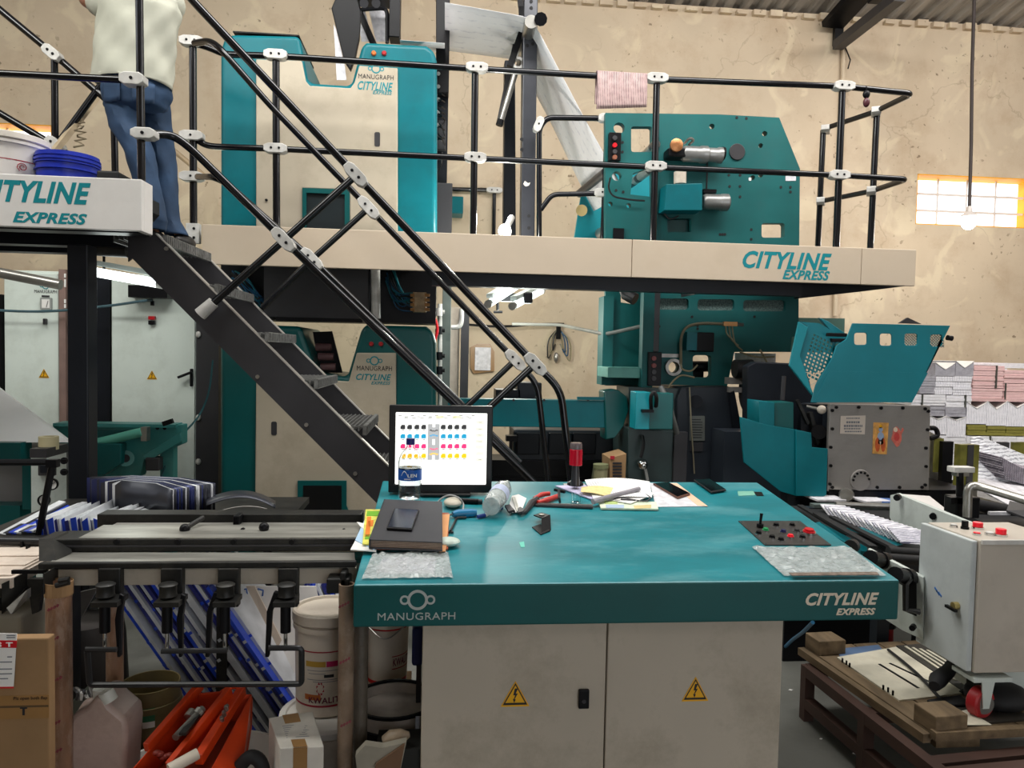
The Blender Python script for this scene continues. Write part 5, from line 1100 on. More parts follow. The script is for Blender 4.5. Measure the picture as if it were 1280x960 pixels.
O('paper_pack', MB().box((px(1209, 600, BY).x, BY, ztab), (px(1300, 600, BY).x, BY+.36, px(1250, 572, BY).z-.02)), NW, t, kind='stuff')
O('paper_pack', MB().box((px(1217, 600, BY).x, BY+.38, ztab), (px(1292, 600, BY).x, BY+.74, px(1250, 460, BY+.4).z-.004)), NW, t, kind='stuff')
O('paper_pack', MB().box((px(1140, 540, BY).x, BY, ztab), (px(1162, 540, BY).x, BY+.36, px(1150, 508, BY).z)), NG, t, kind='stuff')
O('paper_pack', MB().box((px(1162, 540, BY).x, BY, ztab), (px(1176, 540, BY).x, BY+.36, px(1170, 543.5, BY).z)), NW, t, kind='stuff')
# fanned copies
FAN = stripes('printed_fan', (120, 120, 130), (236, 236, 240), 'Z', 14, noise=.7, dist=4, pos=(.2, .4))
t = T('fanned_newspapers', 'fan of white printed newspapers spread below the stack', 'newspapers', px(1245, 612, 5.0))
for k in range(16):
    u = k/15; a = px(1214+u*6, 545+u*4, 5.0-u*.1)
    p = [px(1214+u*2, 548+u*52, 5.1-u*.3), px(1226+u*34, 546+u*44, 5.1-u*.3), px(1296, 575+u*38, 5.05-u*.3), px(1216, 606+u*5, 5.05-u*.3)]
    O('newspaper', MB().prism([p[0], p[1], p[2], p[3]], (0, .012, .004)), FAN, t)
t = T('rolled_newspapers', 'dark curled bunch of newspapers on the fan at the right frame edge', 'newspapers', px(1270, 600, 4.7))
for k in range(12):
    u = k/11
    q = [px(1252+u*4, 572+u*26, 4.7), px(1262+u*2, 578+u*22, 4.7), px(1278, 586+u*18, 4.7), px(1300, 588+u*18, 4.7)]
    O('newspaper', MB().grid(lambda a, b_: q[min(int(a*3), 2)].lerp(q[min(int(a*3), 2)+1], a*3-min(int(a*3), 2))+Vector((0, b_*.25, b_*.01)), 9, 1), stripes('curled_print', (70, 66, 76), (180, 172, 182), 'X', 30, noise=.6), t, solid=.008)
t = T('loose_sheet_heap', 'flattened printed sheets lying on the steel delivery table', 'newspapers', px(1240, 612, 4.6))
for k in range(4): O('sheet', MB().prism([px(1206+k*8, 600+k*5, 4.7-k*.1), px(1262+k*6, 598+k*5, 4.9-k*.1), px(1310, 610+k*4, 4.8-k*.1), px(1240+k*8, 622+k*4, 4.4-k*.1)], (0, 0, .006)), PAPERT, t)
# ================================================================== DELIVERY / CONVEYOR
dl = T('delivery_conveyor', 'pale grey delivery conveyor frame with sloping side panels behind the control box', 'conveyor', (px(1200, 700, 3.4).x, 3.4, 0))
A = px(1113, 618, 4.1)
pside = [px(1113, 619, 4.0), px(1122, 617, 4.05), px(1302, 690, 2.95), px(1302, 760, 2.95), px(1160, 740, 3.2), px(1150, 728, 3.3), px(1112, 645, 4.0)]
VA, VB = pside[0], pside[2]; vn = Vector((VB.y-VA.y, VA.x-VB.x, 0))
def vp(x, y):
    d = ray(x, y); o_ = Vector((0, 0, CAMZ)); return o_+d*((VA-o_).dot(vn)/d.dot(vn))
pside = [vp(*q) for q in ((1113, 619), (1121, 617), (1302, 690), (1302, 770), (1170, 745), (1150, 730), (1112, 646))]
O('side_panel', MB().prism(pside, (.03, .015, 0)), GREYW, dl)
O('top_flange', MB().prism([px(1122, 617, 4.05), px(1162, 620, 4.35), px(1200, 650, 3.85), px(1190, 645, 3.7)], (0, 0, -.02)), WHITEP, dl)
for x, y in ((1123, 621), (1168, 644), (1183, 642)): c = px(x, y, 3.9 if x < 1150 else 3.65); O('bolt', MB().tube(c, c+Vector((-.03, -.03, 0)), .018, 8), BLACK, dl)
O('leg', MB().box((px(1240, 760, 3.1).x, 3.1, 0), (px(1300, 760, 3.1).x, 3.2, px(1260, 735, 3.1).z)), GREYW, dl)
O('leg', MB().box((px(1160, 640, 4.15).x, 4.15, 0), (px(1172, 640, 4.15).x, 4.25, px(1160, 640, 4.15).z)), GREYW, dl)
O('black_bed', MB().prism([px(1200, 640, 3.9), px(1310, 690, 3.2), px(1310, 640, 4.0), px(1215, 630, 4.3)], (0, 0, -.05)), RUBBER, dl)
t = T('delivery_clamp', 'black clamp post with steel T-handle and bent silver bar on the delivery frame', 'clamp', px(1202, 640, 3.7))
O('spindle', MB().tube(px(1200, 625, 3.7), px(1200, 590, 3.7), .018, 10), BLACK, t); O('cross_handle', MB().box(px(1193, 584, 3.68), px(1209, 589, 3.74)), ALU, t, bevel=.004); O('handle_hub', MB().box(px(1196, 589, 3.69), px(1205, 594, 3.73)), STEEL, t)
O('clamp_body', MB().box(px(1196, 622, 3.66), px(1208, 643, 3.76)), BLACK, t, bevel=.006); O('clamp_knob', MB().box(px(1189, 622, 3.66), px(1197, 628, 3.7)), BLACK, t)
O('bent_bar', MB().path([px(1209, 646, 3.6), px(1210, 607, 3.6), px(1225, 608, 3.58), px(1310, 634, 3.3)], .022, 10, .05), STEEL, t, smooth=True)
t = T('dark_delivery_rollers', 'dark rollers and plates at the right edge beside the silver bar', 'roller', px(1255, 640, 4.0))
O('roller', MB().tube(px(1215, 630, 3.9), px(1270, 640, 3.9), .035, 12), RUBBER, t, smooth=True); O('strip', MB().box(px(1238, 640, 3.7), px(1260, 643, 3.72)), PAPERT, t); O('plate', MB().prism([px(1262, 628, 3.8), px(1310, 640, 3.6), px(1310, 660, 3.5), px(1258, 640, 3.7)], (0, 0, .01)), STEELD, t)
cv = T('belt_conveyor', 'dark belt conveyor with teal guides running from the cowling towards the desk', 'conveyor', (px(1080, 660, 3.8).x, 3.8, 0))
O('front_rail', MB().box(px(1018, 631, 4.4), px(1114, 640, 4.46)), GG, cv); O('front_roller_bar', MB().tube(px(1044, 630, 4.4), px(1114, 633, 4.4), .016, 8), STEEL, cv)
O('rail_post', MB().box(px(1008, 635, 4.4), px(1020, 662, 4.46)), MACH, cv)
P0, P1, P2, P3 = px(985, 632, 4.5), px(1110, 634, 4.5), px(1165, 700, 3.25), px(1075, 694, 3.25)
O('bed', MB().prism([P0, P1, P2, P3], (0, 0, -.08)), RUBBER, cv)
O('teal_guide', MB().prism([px(1014, 655, 3.7), px(1024, 652, 3.75), px(1084, 684, 3.05), px(1084, 694, 3.05), px(1076, 688, 3.05)], (0, 0, -.1)), TEAL, cv, bevel=.003)
O('teal_strip', MB().prism([px(1058, 661, 3.7), px(1078, 660, 3.72), px(1128, 681, 3.3), px(1118, 684, 3.25)], (0, 0, .004)), TEAL, cv)
for x0, y0, x1, y1, Y0, Y1 in ((1020, 642, 1092, 684, 3.95, 3.15), (1040, 646, 1120, 686, 3.95, 3.2), (1000, 632, 1060, 668, 4.3, 3.5)): O('belt', MB().bar(px(x0, y0, Y0), px(x1, y1, Y1), .035, .012), RUBBER, cv)
O('side_plate', MB().prism([px(1085, 686, 3.0), px(1154, 722, 2.75), px(1154, 800, 2.75), px(1128, 788, 2.85), px(1084, 760, 3.0)], (.02, .02, 0)), GREYW, cv, bevel=.002)
O('side_slot', MB().prism([px(1132, 722, 2.79), px(1146, 728, 2.74), px(1146, 770, 2.74), px(1132, 764, 2.79)], (-.004, -.004, 0)), BLACK, cv)
for x, y, Y in ((1100, 701, 2.86), (1131, 722, 2.72)): 
    k = O('adjust_knob', MB().tube(px(x, y-1, Y+.06), px(x-12, y-4, Y-.02), .03, 14).tube(px(x+6, y, Y+.08), px(x, y-1, Y+.06), .036, 14), BLACK, cv, smooth=True)
O('knob_lever', MB().path([px(1137, 724, 2.74), px(1132, 730, 2.72), px(1132, 762, 2.72), px(1150, 765, 2.7)], .012, 8), IRON, cv)
for y, Y in ((692, 3.15), (701, 3.05)): O('cross_roller', MB().tube(px(1110, y-3, Y), px(1152, y, Y), .022, 12), RUBBER, cv, smooth=True)
for x, y in ((1090, 691), (1142, 783)): c = px(x, y, 2.97 if x < 1100 else 2.77); O('bolt', MB().tube(c, c+Vector((-.02, -.02, 0)), .012, 8), BLACK, cv)
O('guide_wheel', MB().tube(px(1066, 682, 3.05), px(1063, 684, 2.98), .03, 16), IRON, cv)
for x, y, Y in ((1016, 670, 4.35), (1108, 690, 3.3), (1160, 720, 3.3)): O('leg', MB().box((px(x, y, Y).x-.03, Y, 0), (px(x, y, Y).x+.03, Y+.06, px(x, y, Y).z-.02)), MACH, cv)
O('cross_member', MB().box((px(980, 790, 3.7).x, 3.7, .0), (px(1100, 790, 3.7).x, 3.76, .5)), BLACK, cv)
for k in range(18):
    u = k/17; x = 1048+u*98; y = 643+u*34; Y = 4.2-u*.95
    a = px(x-12-u*8, y+2, Y); c = px(x+18+u*10, y+2+u*3, Y-.02)
    s = setp(O('folded_newspaper', MB().prism([a, c, c+Vector((.02, .12, .03)), a+Vector((.02, .14, .035))], (0, .004, .008)), [PAPERT, stripes('folded_print', (96, 96, 116), (226, 224, 232), 'Y', 20, noise=.6)][k % 2]), 'folded newspaper on the belt conveyor, %s from its far end' % nth(k+1), 'newspaper', 'newspapers shingled on the conveyor')
for k, (x, y) in enumerate(((1030, 622), (1085, 624), (1104, 625))): setp(O('printed_sheet', MB().cbox(px(x, y, 4.7), (.2, .2, .012), Euler((0, .02*k, .2*k)).to_matrix()), mat('blue_print', (90, 120, 180), .8, var=.4, scale=20) if k == 2 else PAPERT), ['grey printed sheet under the gearbox at the conveyor start', 'white printed sheet under the gearbox middle', 'blue printed sheet under the gearbox right end'][k], 'newspaper')
# ================================================================== CONTROL BOX (right)
kx = px(1222, 678, 2.5)
kb = T('control_box', 'grey steel control box with red and black push buttons at the right edge', 'control box', (kx.x+.1, 2.7, px(1213, 840, 2.5).z))
z0 = px(1213, 842, 2.5).z; z1 = px(1222, 676, 2.5).z
yb = 2.795
O('body', MB().box((kx.x+.012, 2.5, z0), (kx.x+.36, yb, z1)), mat('box_grey_beige', (190, 181, 168), .5, var=.08, scale=4, dirt=.3, dirtc=(130, 120, 108)), kb, bevel=.004)
O('door', MB().box((kx.x-.012, 2.512, z0+.002), (kx.x+.01, yb+.01, z1-.004)), mat('box_door_grey', (192, 198, 198), .45, var=.08, scale=4, dirt=.35, dirtc=(150, 156, 158), dscale=5), kb, bevel=.004)
lp_ = pX(1197, 757, kx.x-.013); O('lock', MB().tube(lp_, lp_+Vector((-.02, 0, 0)), .014, 14), mat('brass_lock', (190, 170, 110), .3, .8, var=0), kb, smooth=True)
O('lock_key', MB().bar(lp_+Vector((-.024, .03, -.01)), lp_+Vector((-.024, -.025, -.012)), .012, .01), BLACK, kb)
zt_ = z1
O('front_lip', MB().box((kx.x+.012, 2.49, z1-.012), (kx.x+.36, 2.499, z1+.004)), ALU, kb)
def btn(x, y, mt, r_, h, name):
    p = pz(x, y, zt_); O(name+'_collar', MB().tube(p, p+Vector((0, 0, .008)), r_*1.25, 16), CHROME if mt is not BLACK else BLACK, kb, smooth=True)
    O(name, MB().tube(p+Vector((0, 0, .008)), p+Vector((0, 0, h)), r_, 16), mt, kb, smooth=True, bevel=.002)
btn(1192, 659, ALU, .012, .013, 'push_button'); btn(1206, 661, BLACK, .012, .032, 'selector_knob'); btn(1222, 661, REDL, .018, .026, 'red_button'); btn(1221, 669, REDL, .012, .012, 'indicator'); btn(1237, 669, ALU, .014, .013, 'push_button'); btn(1251, 670, REDL, .018, .028, 'red_button')
b = MB()
for k in range(3): b.cbox(pX(1170+k*2.5, 737+k*5-k*k, kx.x-.0125), (.001, .022, .008), Euler((.6, 0, 0)).to_matrix())
O('ink_smear', b, mat('blue_ink', (70, 120, 190), .6), kb)
O('pedestal', MB().box((kx.x+.12, 2.68, .33), (kx.x+.34, 2.79, z0+.001)), GREYW, kb)
O('base_arm', MB().prism([px(1222, 836, 2.6), px(1330, 834, 2.6), px(1330, 864, 2.6), px(1256, 868, 2.6), px(1230, 852, 2.6)], (0, .15, 0)), GREYW, kb)
wh = pz(1225, 877, .343); w_ = O('castor_wheel', MB().lathe([(.03, .018), (.05, .022), (.056, .016), (.056, -.016), (.05, -.022), (.03, -.018)], wh, (0.35, -1, 0), 28), mat('red_castor', (160, 30, 36), .4, var=.1), kb, smooth=True)
O('castor_hub', MB().tube(wh+Vector((0, -.026, 0)), wh+Vector((0, .026, 0)), .036, 18), mat('castor_grey', (106, 104, 98), .5), w_, smooth=True)
O('castor_fork', MB().prism([wh+Vector((-.012, -.032, -.012)), wh+Vector((.012, -.032, -.012)), wh+Vector((.03, -.032, .09)), wh+Vector((-.02, -.032, .09))], (0, .006, 0)), GREYW, kb)
O('castor_mount', MB().box(wh+Vector((-.05, -.03, .085)), wh+Vector((.1, .09, .1))), GREYW, kb)
O('foot_pedal', MB().path([px(1190, 829, 2.8), px(1186, 838, 2.72), px(1172, 850, 2.66), px(1168, 858, 2.62)], [.02, .026, .032, .02], 10, 0), RUBBER, kb, smooth=True)
O('pedal_bracket', MB().bar(px(1187, 822, 2.85), px(1189, 833, 2.8), .02, .02), ALU, kb)
O('cable', MB().path([px(1222, 842, 2.6), px(1216, 856, 2.66), px(1200, 868, 2.72), px(1165, 880, 2.8), px(1150, 886, 2.85)], .01, 8, .08), RUBBER, kb, smooth=True)
# ================================================================== PALLET AND RACK
ZP = .285
def pp(x, y, z=ZP): return pz(x, y, z)
rk = T('steel_rack', 'low rusty brown tubular steel rack on the floor under the pallet', 'rack', (2.1, 3.0, 0))
r1 = [pp(1005, 836, .22), pp(1130, 945, .22)]
ZR = .22
ra = pp(1010, 838, ZR); rb_ = pp(1180, 972, ZR)
d = (rb_-ra)
for z in (ZR, .08):
    O('long_tube', MB().bar((ra.x, ra.y, z), (rb_.x, rb_.y, z), .045, .045), RUST, rk)
    O('long_tube', MB().bar((ra.x+1.15, ra.y+.1, z), (rb_.x+1.15, rb_.y+.1, z), .045, .045), RUST, rk)
for f in (0, .5, 1):
    p = ra+d*f; O('upright', MB().box((p.x-.022, p.y-.022, 0), (p.x+.022, p.y+.022, ZR+.02)), RUST, rk)
    O('cross_tube', MB().bar((p.x, p.y, ZR), (p.x+1.15, p.y+.1, ZR), .045, .045), RUST, rk)
    p2 = p+Vector((1.15, .1, 0)); O('upright', MB().box((p2.x-.022, p2.y-.022, 0), (p2.x+.022, p2.y+.022, ZR+.02)), RUST, rk)
O('front_beam', MB().bar(pz(1168, 962, .2), pz(1300, 948, .2), .05, .07), RUST, rk)
pt = T('wooden_pallet', 'weathered wooden pallet with end blocks on the rusty rack', 'pallet', (2.2, 3.1, ZR+.02))
ua = pz(1006, 808, ZP); ub = pz(1165, 916, ZP); du = (ub-ua); dl_ = Vector((1.0, .09, 0))
nb = 7
for k in range(nb):
    f0 = k/nb*.86; p = ua+dl_*f0
    O('deck_board', MB().prism([p, p+dl_*.115, p+dl_*.115+du, p+du], (0, 0, -.022)), WOODP, pt, bevel=.003)
for f in (.03, .45, .9):
    p = ua+du*f; O('bearer', MB().prism([p+Vector((0, 0, -.023)), p+dl_+Vector((0, 0, -.023)), p+dl_+du*.06+Vector((0, 0, -.023)), p+du*.06+Vector((0, 0, -.023))], (0, 0, -.02)), WOODP, pt)
O('edge_board', MB().bar(ua+Vector((-.018, 0, -.02)), ub+Vector((-.018, 0, -.02)), .03, .032), WOODP, pt)
for f in (.0, .88):
    p = ua+du*f; O('end_block', MB().prism([p, p+dl_*.13, p+dl_*.13+du*.14, p+du*.14], (0, 0, .065)), WOODP, pt, bevel=.004)
O('front_board', MB().bar(pz(1166, 919, ZP), pz(1300, 912, ZP), .03, .03), WOODP, pt)
O('front_block', MB().box(pz(1170, 935, .22), (pz(1220, 930, .22).x, pz(1170, 935, .22).y+.12, .27)), WOODP, pt)
lay = T('plywood_sheet', 'pale scuffed board with dark slots lying on the pallet', 'board', (2.0, 3.0, ZP+.001))
PLY = mat('pale_scuffed_ply', (218, 212, 192), .6, var=.25, scale=6, dirt=.4, dirtc=(130, 118, 90), dscale=6)
O('sheet', MB().prism([pp(1046, 823), pp(1120, 810), pp(1206, 868), pp(1124, 877)], (0, 0, .006)), PLY, lay)
for a_, c_ in (((1099, 830), (1148, 860)), ((1112, 829), (1172, 857))): O('slot', MB().bar(pp(*a_, ZP+.0065), pp(*c_, ZP+.0065), .012, .002), BLACK, lay)
for x, y in ((1053, 828), (1058, 831), (1062, 834), (1104, 862), (1110, 865), (1116, 869)): c = pp(x, y, ZP+.006); O('pin', MB().tube(c, c+Vector((0, 0, .018)), .004, 8), BLACK, lay)
setp(O('blue_plate', MB().prism([pp(1046, 812), pp(1098, 807), pp(1104, 814), pp(1050, 822)], (0, 0, .004)), mat('blue_grey_sheet', (92, 116, 150), .5, var=.15)), 'blue grey metal sheet lying on the pallet behind the pale board', 'sheet')
DKS = mat('dark_ply', (60, 56, 50), .6, var=.3, scale=8)
for k, q in enumerate((((1120, 809), (1160, 806), (1250, 862), (1206, 868)), ((1165, 888), (1240, 882), (1300, 900), (1182, 910)))):
    setp(O('dark_sheet', MB().prism([pp(*c_) for c_ in q], (0, 0, .008)), DKS), ['dark slatted board behind the pale board on the pallet', 'dark scuffed sheet under the red castor on the pallet'][k], 'board')
    if k == 0:
        for j in range(5): setp(O('pale_strip', MB().bar(pp(1132+j*9, 808+j*1.5, ZP+.011), pp(1196+j*11, 850+j*1.5, ZP+.011), .012, .004), PLY), 'thin pale strip on the dark slatted board, %s from the pale board' % nth(j+1), 'strip', 'pale strips on the dark board')
setp(O('pale_scrap', MB().prism([pp(1186, 893, ZP+.009), pp(1208, 888, ZP+.009), pp(1240, 907, ZP+.009), pp(1196, 907, ZP+.009)], (0, 0, .003)), PLY), 'pale torn paper scrap beside the red castor', 'paper')
setp(O('fluid_bag', MB().prism([pp(1158, 878, ZP+.009), pp(1200, 872, ZP+.009), pp(1215, 884, ZP+.009), pp(1170, 884, ZP+.009)], (0, 0, .012)), RUBBER, bevel=.004), 'black rubber flap lying left of the red castor', 'rubber sheet')
setp(O('dark_sack', MB().ellip(pz(1272, 884, .335)+Vector((0, .1, 0)), (.12, .1, .05)), RUBBER, smooth=True), 'black rumpled sack behind the castor at the right edge', 'sack')
setp(O('thin_black_cable', MB().path([pp(1110, 812, ZP+.015), pp(1128, 826, ZP+.015), pp(1150, 845, ZP+.015), pp(1178, 876, ZP+.015)], .006, 6, .05), RUBBER, smooth=True), 'thin black cable lying across the pale board on the pallet', 'cable')
t = T('red_steel_foot', 'dark red cylindrical foot under the right end of the desk', 'machine foot', pz(1108, 820, 0))
p = px(1108, 812, 3.35); O('cylinder', MB().tube((p.x, p.y, 0), px(1108, 783, 3.35), .032, 16), mat('dark_red_paint', (122, 24, 28), .4), t, smooth=True); O('cap', MB().tube(px(1108, 783, 3.35), px(1108, 776, 3.35), .042, 16), BLACK, t)
t = T('blue_air_hose', 'thin blue air hose trailing on the floor right of the desk cabinet', 'hose', pz(985, 830, 0))
O('hose', MB().path([px(1016, 778, 2.9), px(1004, 790, 3.1), px(990, 800, 3.5), px(978, 812, 3.8)], .008, 8, .1), mat('blue_hose', (40, 110, 150), .4), t, smooth=True)
for k, (x, y, s) in enumerate(((1070, 942, 5), (1098, 945, 3), (988, 863, 3), (1026, 924, 2))):
    c = pz(x, y, .001); r_ = s*c.y/FPX
    setp(O('paper_scrap', MB().prism([c+Vector((-r_, 0, 0)), c+Vector((0, r_*.7, 0)), c+Vector((r_*1.3, r_*.2, 0)), c+Vector((.2*r_, -r_*.6, 0))], (0, 0, .003)), PAPER), ['largest white paper scrap on the floor near the rack', 'paper scrap on the floor right beside the rack tube', 'paper scrap on the floor close to the desk cabinet', 'tiny paper scrap on the open floor left of the rack'][k], 'paper scrap')
# ================================================================== CONTROL DESK
XL, XRt, YF, YB = -.234, 1.393, 2.10, 3.13
ds = T('control_desk', 'wide teal control desk with sloping top on a cream two-door cabinet', 'desk', (.58, 2.6, 0))
b = MB(); zb_ = px(780, 780, YF).z
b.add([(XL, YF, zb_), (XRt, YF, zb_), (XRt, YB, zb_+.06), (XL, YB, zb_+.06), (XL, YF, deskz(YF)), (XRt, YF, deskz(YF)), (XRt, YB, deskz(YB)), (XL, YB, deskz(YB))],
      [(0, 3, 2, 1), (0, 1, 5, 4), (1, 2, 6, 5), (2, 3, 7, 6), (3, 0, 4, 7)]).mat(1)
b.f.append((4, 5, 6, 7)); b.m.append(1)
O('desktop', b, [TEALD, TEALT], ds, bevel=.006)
logo(ds, px(522, 750, YF-.0005), .1, TEXTS)
textpx('MANUGRAPH', 472, 766.5, 569, 775.5, YF-.0005, TEXTS, ds, off=0)
textpx('CITYLINE', 1007, 741.5, 1098, 757, YF-.0005, TEXTW, ds, shear=.3, off=.025); textpx('EXPRESS', 1045, 760.5, 1094, 769, YF-.0005, TEXTW, ds, shear=.3, off=.028)
YC = 2.16
cl, cc_, crt = px(527, 860, YC).x, px(757.5, 860, YC).x, px(976.5, 860, YC).x
O('cabinet_body', MB().box((cl, YC+.022, .0), (crt, 3.0, zb_+.004)), CREAMC, ds)
for x0, x1 in ((cl, cc_-.002), (cc_+.002, crt)):
    O('cabinet_door', MB().box((x0, YC, .06), (x1, YC+.02, zb_-.003)), CREAMC, ds, bevel=.004)
hd_ = O('door_latch', MB().box(px(724, 863, YC-.012), px(735.5, 884, YC)), BLACK, ds, bevel=.003)
c = px(730, 877, YC-.012); O('keyhole', MB().tube(c, c+Vector((0, -.002, 0)), .006, 12), STEELD, hd_)
warn(ds, 644, 868, 37, YC-.0005); warn(ds, 869, 862, 36, YC-.0005)
def dbox(b, c, sx, sy, h, rot=0, lift=0):
    """box lying on the sloped desk top, centred at desk point c"""
    R = Matrix.Rotation(math.atan(DS), 3, 'X') @ Matrix.Rotation(rot, 3, 'Z')
    return b.cbox(Vector(c)+R @ Vector((0, 0, h/2+lift)), (sx, sy, h), R)
def sheetpx(name, pts, mt, parent=None, lift=.001, th=.0012, **k):
    return O(name, MB().prism([dk(x, y, lift) for x, y in pts], (0, 0, th)), mt, parent, **k)
# push-button panel
pn = T('button_panel', 'black panel of coloured push buttons with a lever, at the desk right end', 'control panel', dk(985, 667))
sheetpx('panel_plate', [(923, 652), (1000, 652), (1039, 682), (956, 682)], mat('panel_dark_grey', (62, 60, 58), .4, .2, var=.25, scale=30), pn, .001, .003)
GRN = mat('green_button', (40, 150, 90), .35, var=0); NVB = mat('navy_button', (30, 36, 80), .35, var=0)
def dbtn(x, y, mt, r_=.0085, h=.012, nm='button'):
    c = dk(x, y, .004); up_ = Vector((0, -DS, 1)).normalized()
    k = O(nm, MB().tube(c, c+up_*h*.6, r_*1.3, 14).tube(c+up_*h*.6, c+up_*h, r_, 14), [mt], pn, smooth=True)
    O('chrome_ring', MB().tube(c, c+up_*h*.4, r_*1.5, 14), CHROME, k, smooth=True)
for x, y, mt in ((957, 664, GRN), (970, 658, BLACK), (990, 658, BLACK), (979, 666, NVB), (996, 665, STEELD), (965, 673, BLACK), (988, 672, REDL), (1003, 673, BLACK), (976, 676, BLACK), (948, 668, BLACK)): dbtn(x, y, mt)
dbtn(1011, 667, RED, .016, .018, 'stop_button')
c = dk(950, 659, .004); O('toggle_lever', MB().tube(c, c+Vector((0, 0, .012)), .012, 12).tube(c+Vector((0, 0, .01)), c+Vector((.004, 0, .05)), .004, 8, .006), BLACK, pn, smooth=True)
for x, y in ((927, 653), (998, 653), (957, 680), (1033, 680)): c = dk(x, y, .004); O('screw', MB().tube(c, c+Vector((0, 0, .002)), .003, 8), CHROME, pn)
FOILM = mat('crumpled_clear_film', (206, 212, 210), .12, var=.15, scale=14, bump=1.0, bscale=60, dirt=.5, dirtc=(130, 140, 140), dscale=12, alpha=.66, coat=.6)
def film(pts, label, name='plastic_film', w=.011):
    A, B_, C_, D_ = [dk(x, y, .004) for x, y in pts]
    rnd = random.Random(len(label))
    n = 26; hs = [[rnd.random() for _ in range(n+1)] for _ in range(n+1)]
    def fn(u, v):
        i, j = round(u*n), round(v*n); h = hs[j][i]
        e = 1 if 0 < i < n and 0 < j < n else 0
        return A.lerp(B_, u).lerp(D_.lerp(C_, u), v)+Vector((0, 0, w*h*(e or .3)))
    return setp(O(name, MB().grid(fn, n, n), FOILM, smooth=True), label, 'plastic film')
film([(940, 684), (1064, 685), (1108, 720), (980, 720)], 'crumpled clear plastic film covering the desk corner below the button panel')
t = T('film_edge_strip', 'dirty grey tape edge along the front of the right clear film', 'tape', dk(1045, 719)); sheetpx('tape', [(986, 716.5), (1096, 715.5), (1099, 719), (990, 720)], mat('dirty_tape', (120, 104, 92), .5, var=.4, scale=60), t, .011, .002)
film([(466, 692), (560, 690), (566, 722), (452, 724)], 'crumpled clear plastic sleeve of papers at the front left of the desk')
setp(sheetpx('paper_in_sleeve', [(478, 697), (545, 697), (543, 717), (470, 717)], mat('lilac_white_paper', (224, 220, 236), .7, var=.15, scale=20), lift=.0005), 'lilac white paper under the clear sleeve at the desk front left', 'paper')
t = T('desk_sticker', 'faded greenish sticker stub with a black hole at the desk back right', 'sticker', dk(930, 616)); sheetpx('stub', [(922, 614), (942, 614), (944, 619), (923, 620)], mat('faded_green', (120, 180, 160), .5, var=.1), t, .0006, .0008); sheetpx('hole', [(942, 615), (952, 615), (955, 620), (946, 620)], BLACK, t, .0008, .0008)
setp(sheetpx('chip_mark', [(649, 678), (655, 677), (656, 684), (651, 684)], mat('pale_green_chip', (96, 196, 176), .5, var=0), lift=.0005, th=.0006), 'small pale green label scrap left of the centre of the desk top', 'sticker')
# ---- monitor
MY = 2.93
mo = T('monitor', 'black monitor showing rows of coloured icons at the back left of the desk', 'monitor', dk(550, 612))
a = px(485.5, 507, MY+.0); zt_ = px(550, 507, MY).z; zb2_ = px(550, 616, MY).z; x0, x1 = px(486, 560, MY).x, px(615.5, 560, MY).x
BEZ = mat('black_bezel', (22, 22, 24), .35, var=.05)
ix0, ix1 = px(494, 560, MY).x, px(608.5, 560, MY).x; iz0, iz1 = px(550, 606, MY).z, px(550, 516, MY).z
plate('bezel', [(x0, zb2_), (x1, zb2_), (x1, zt_), (x0, zt_)], MY, .03, BEZ, mo, holes=[[(ix0, iz0), (ix1, iz0), (ix1, iz1), (ix0, iz1)]], world=True, bevel=.004)
O('back_shell', MB().prism([(x0+.01, MY+.03, zb2_+.01), (x1-.01, MY+.03, zb2_+.01), (x1-.01, MY+.03, zt_-.01), (x0+.01, MY+.03, zt_-.01)], (0, .035, 0)), BEZ, mo, bevel=.01)
scr = O('screen', MB().box((ix0, MY+.006, iz0), (ix1, MY+.01, iz1)), mat('screen_white', (250, 250, 244), .4, var=0, emit=.85), mo)
O('stand_neck', MB().box((x0+.16, MY+.065, deskz(MY+.08)), (x1-.16, MY+.1, zb2_+.15)), BEZ, mo); O('stand_base', dbox(MB(), (.5*(x0+x1), MY+.06, deskz(MY+.06)), .24, .18, .014), BEZ, mo, bevel=.005)
def em(n, c): return mat('screen_'+n, c, .5, var=0, emit=.8)
def uic(name, rects, m):
    b = MB()
    for (x, y, w, h) in rects:
        p = px(x, y, MY+.0055); q = px(x+w, y+h, MY+.0055); b.box(p, (q.x, MY+.0059, q.z))
    return O(name, b, m, scr, kind='stuff')
rows = ((531, em('charcoal', (50, 50, 52))), (542.5, em('cyan', (34, 150, 190))), (555, em('magenta', (226, 50, 116))), (567, em('amber', (238, 190, 24))))
for y, m_ in rows:
    R = []
    for x in (500.5, 509, 518, 526.5, 551, 559.5, 568, 577): R += [(x, y+1.3, 6, 4.2), (x+1.2, y, 4.6, 1.5)]
    uic('icon_row', R, m_)
tk = em('grey_text', (130, 130, 128))
R = []
for y in (536.8, 548.8, 561, 573): R += [(x+1.5, y, 3.5, 1) for x in (500.5, 509, 518, 526.5, 551, 559.5, 568, 577)]
for k in range(13): R.append((498+k*7.6, 519+1.5*(k % 2), 4.5, 1))
for k in range(9): R.append((505+k*10, 521.8, 5, .9))
uic('small_text', R, tk)
g_ = em('icon_grey', (168, 168, 168)); uic('tower_icon', [(535, 530, 5, 45), (544, 530, 5, 45), (540, 534, 4, 15), (540, 556, 4, 13)], g_)
for y, m_ in ((537, rows[0][1]), (544, rows[1][1]), (560, rows[2][1]), (567, rows[3][1])): uic('tower_arc', [(537, y, 3, 1.6), (539.5, y+.9*(1 if y in (537, 560) else -1), 5, 1.6), (544.5, y, 3, 1.6)], m_)
uic('menu_button', [(594.5, y, 11, 5) for y in (525.5, 534, 541.5, 549.5, 556.5, 564.5, 572)], em('button_cream', (224, 222, 208)))
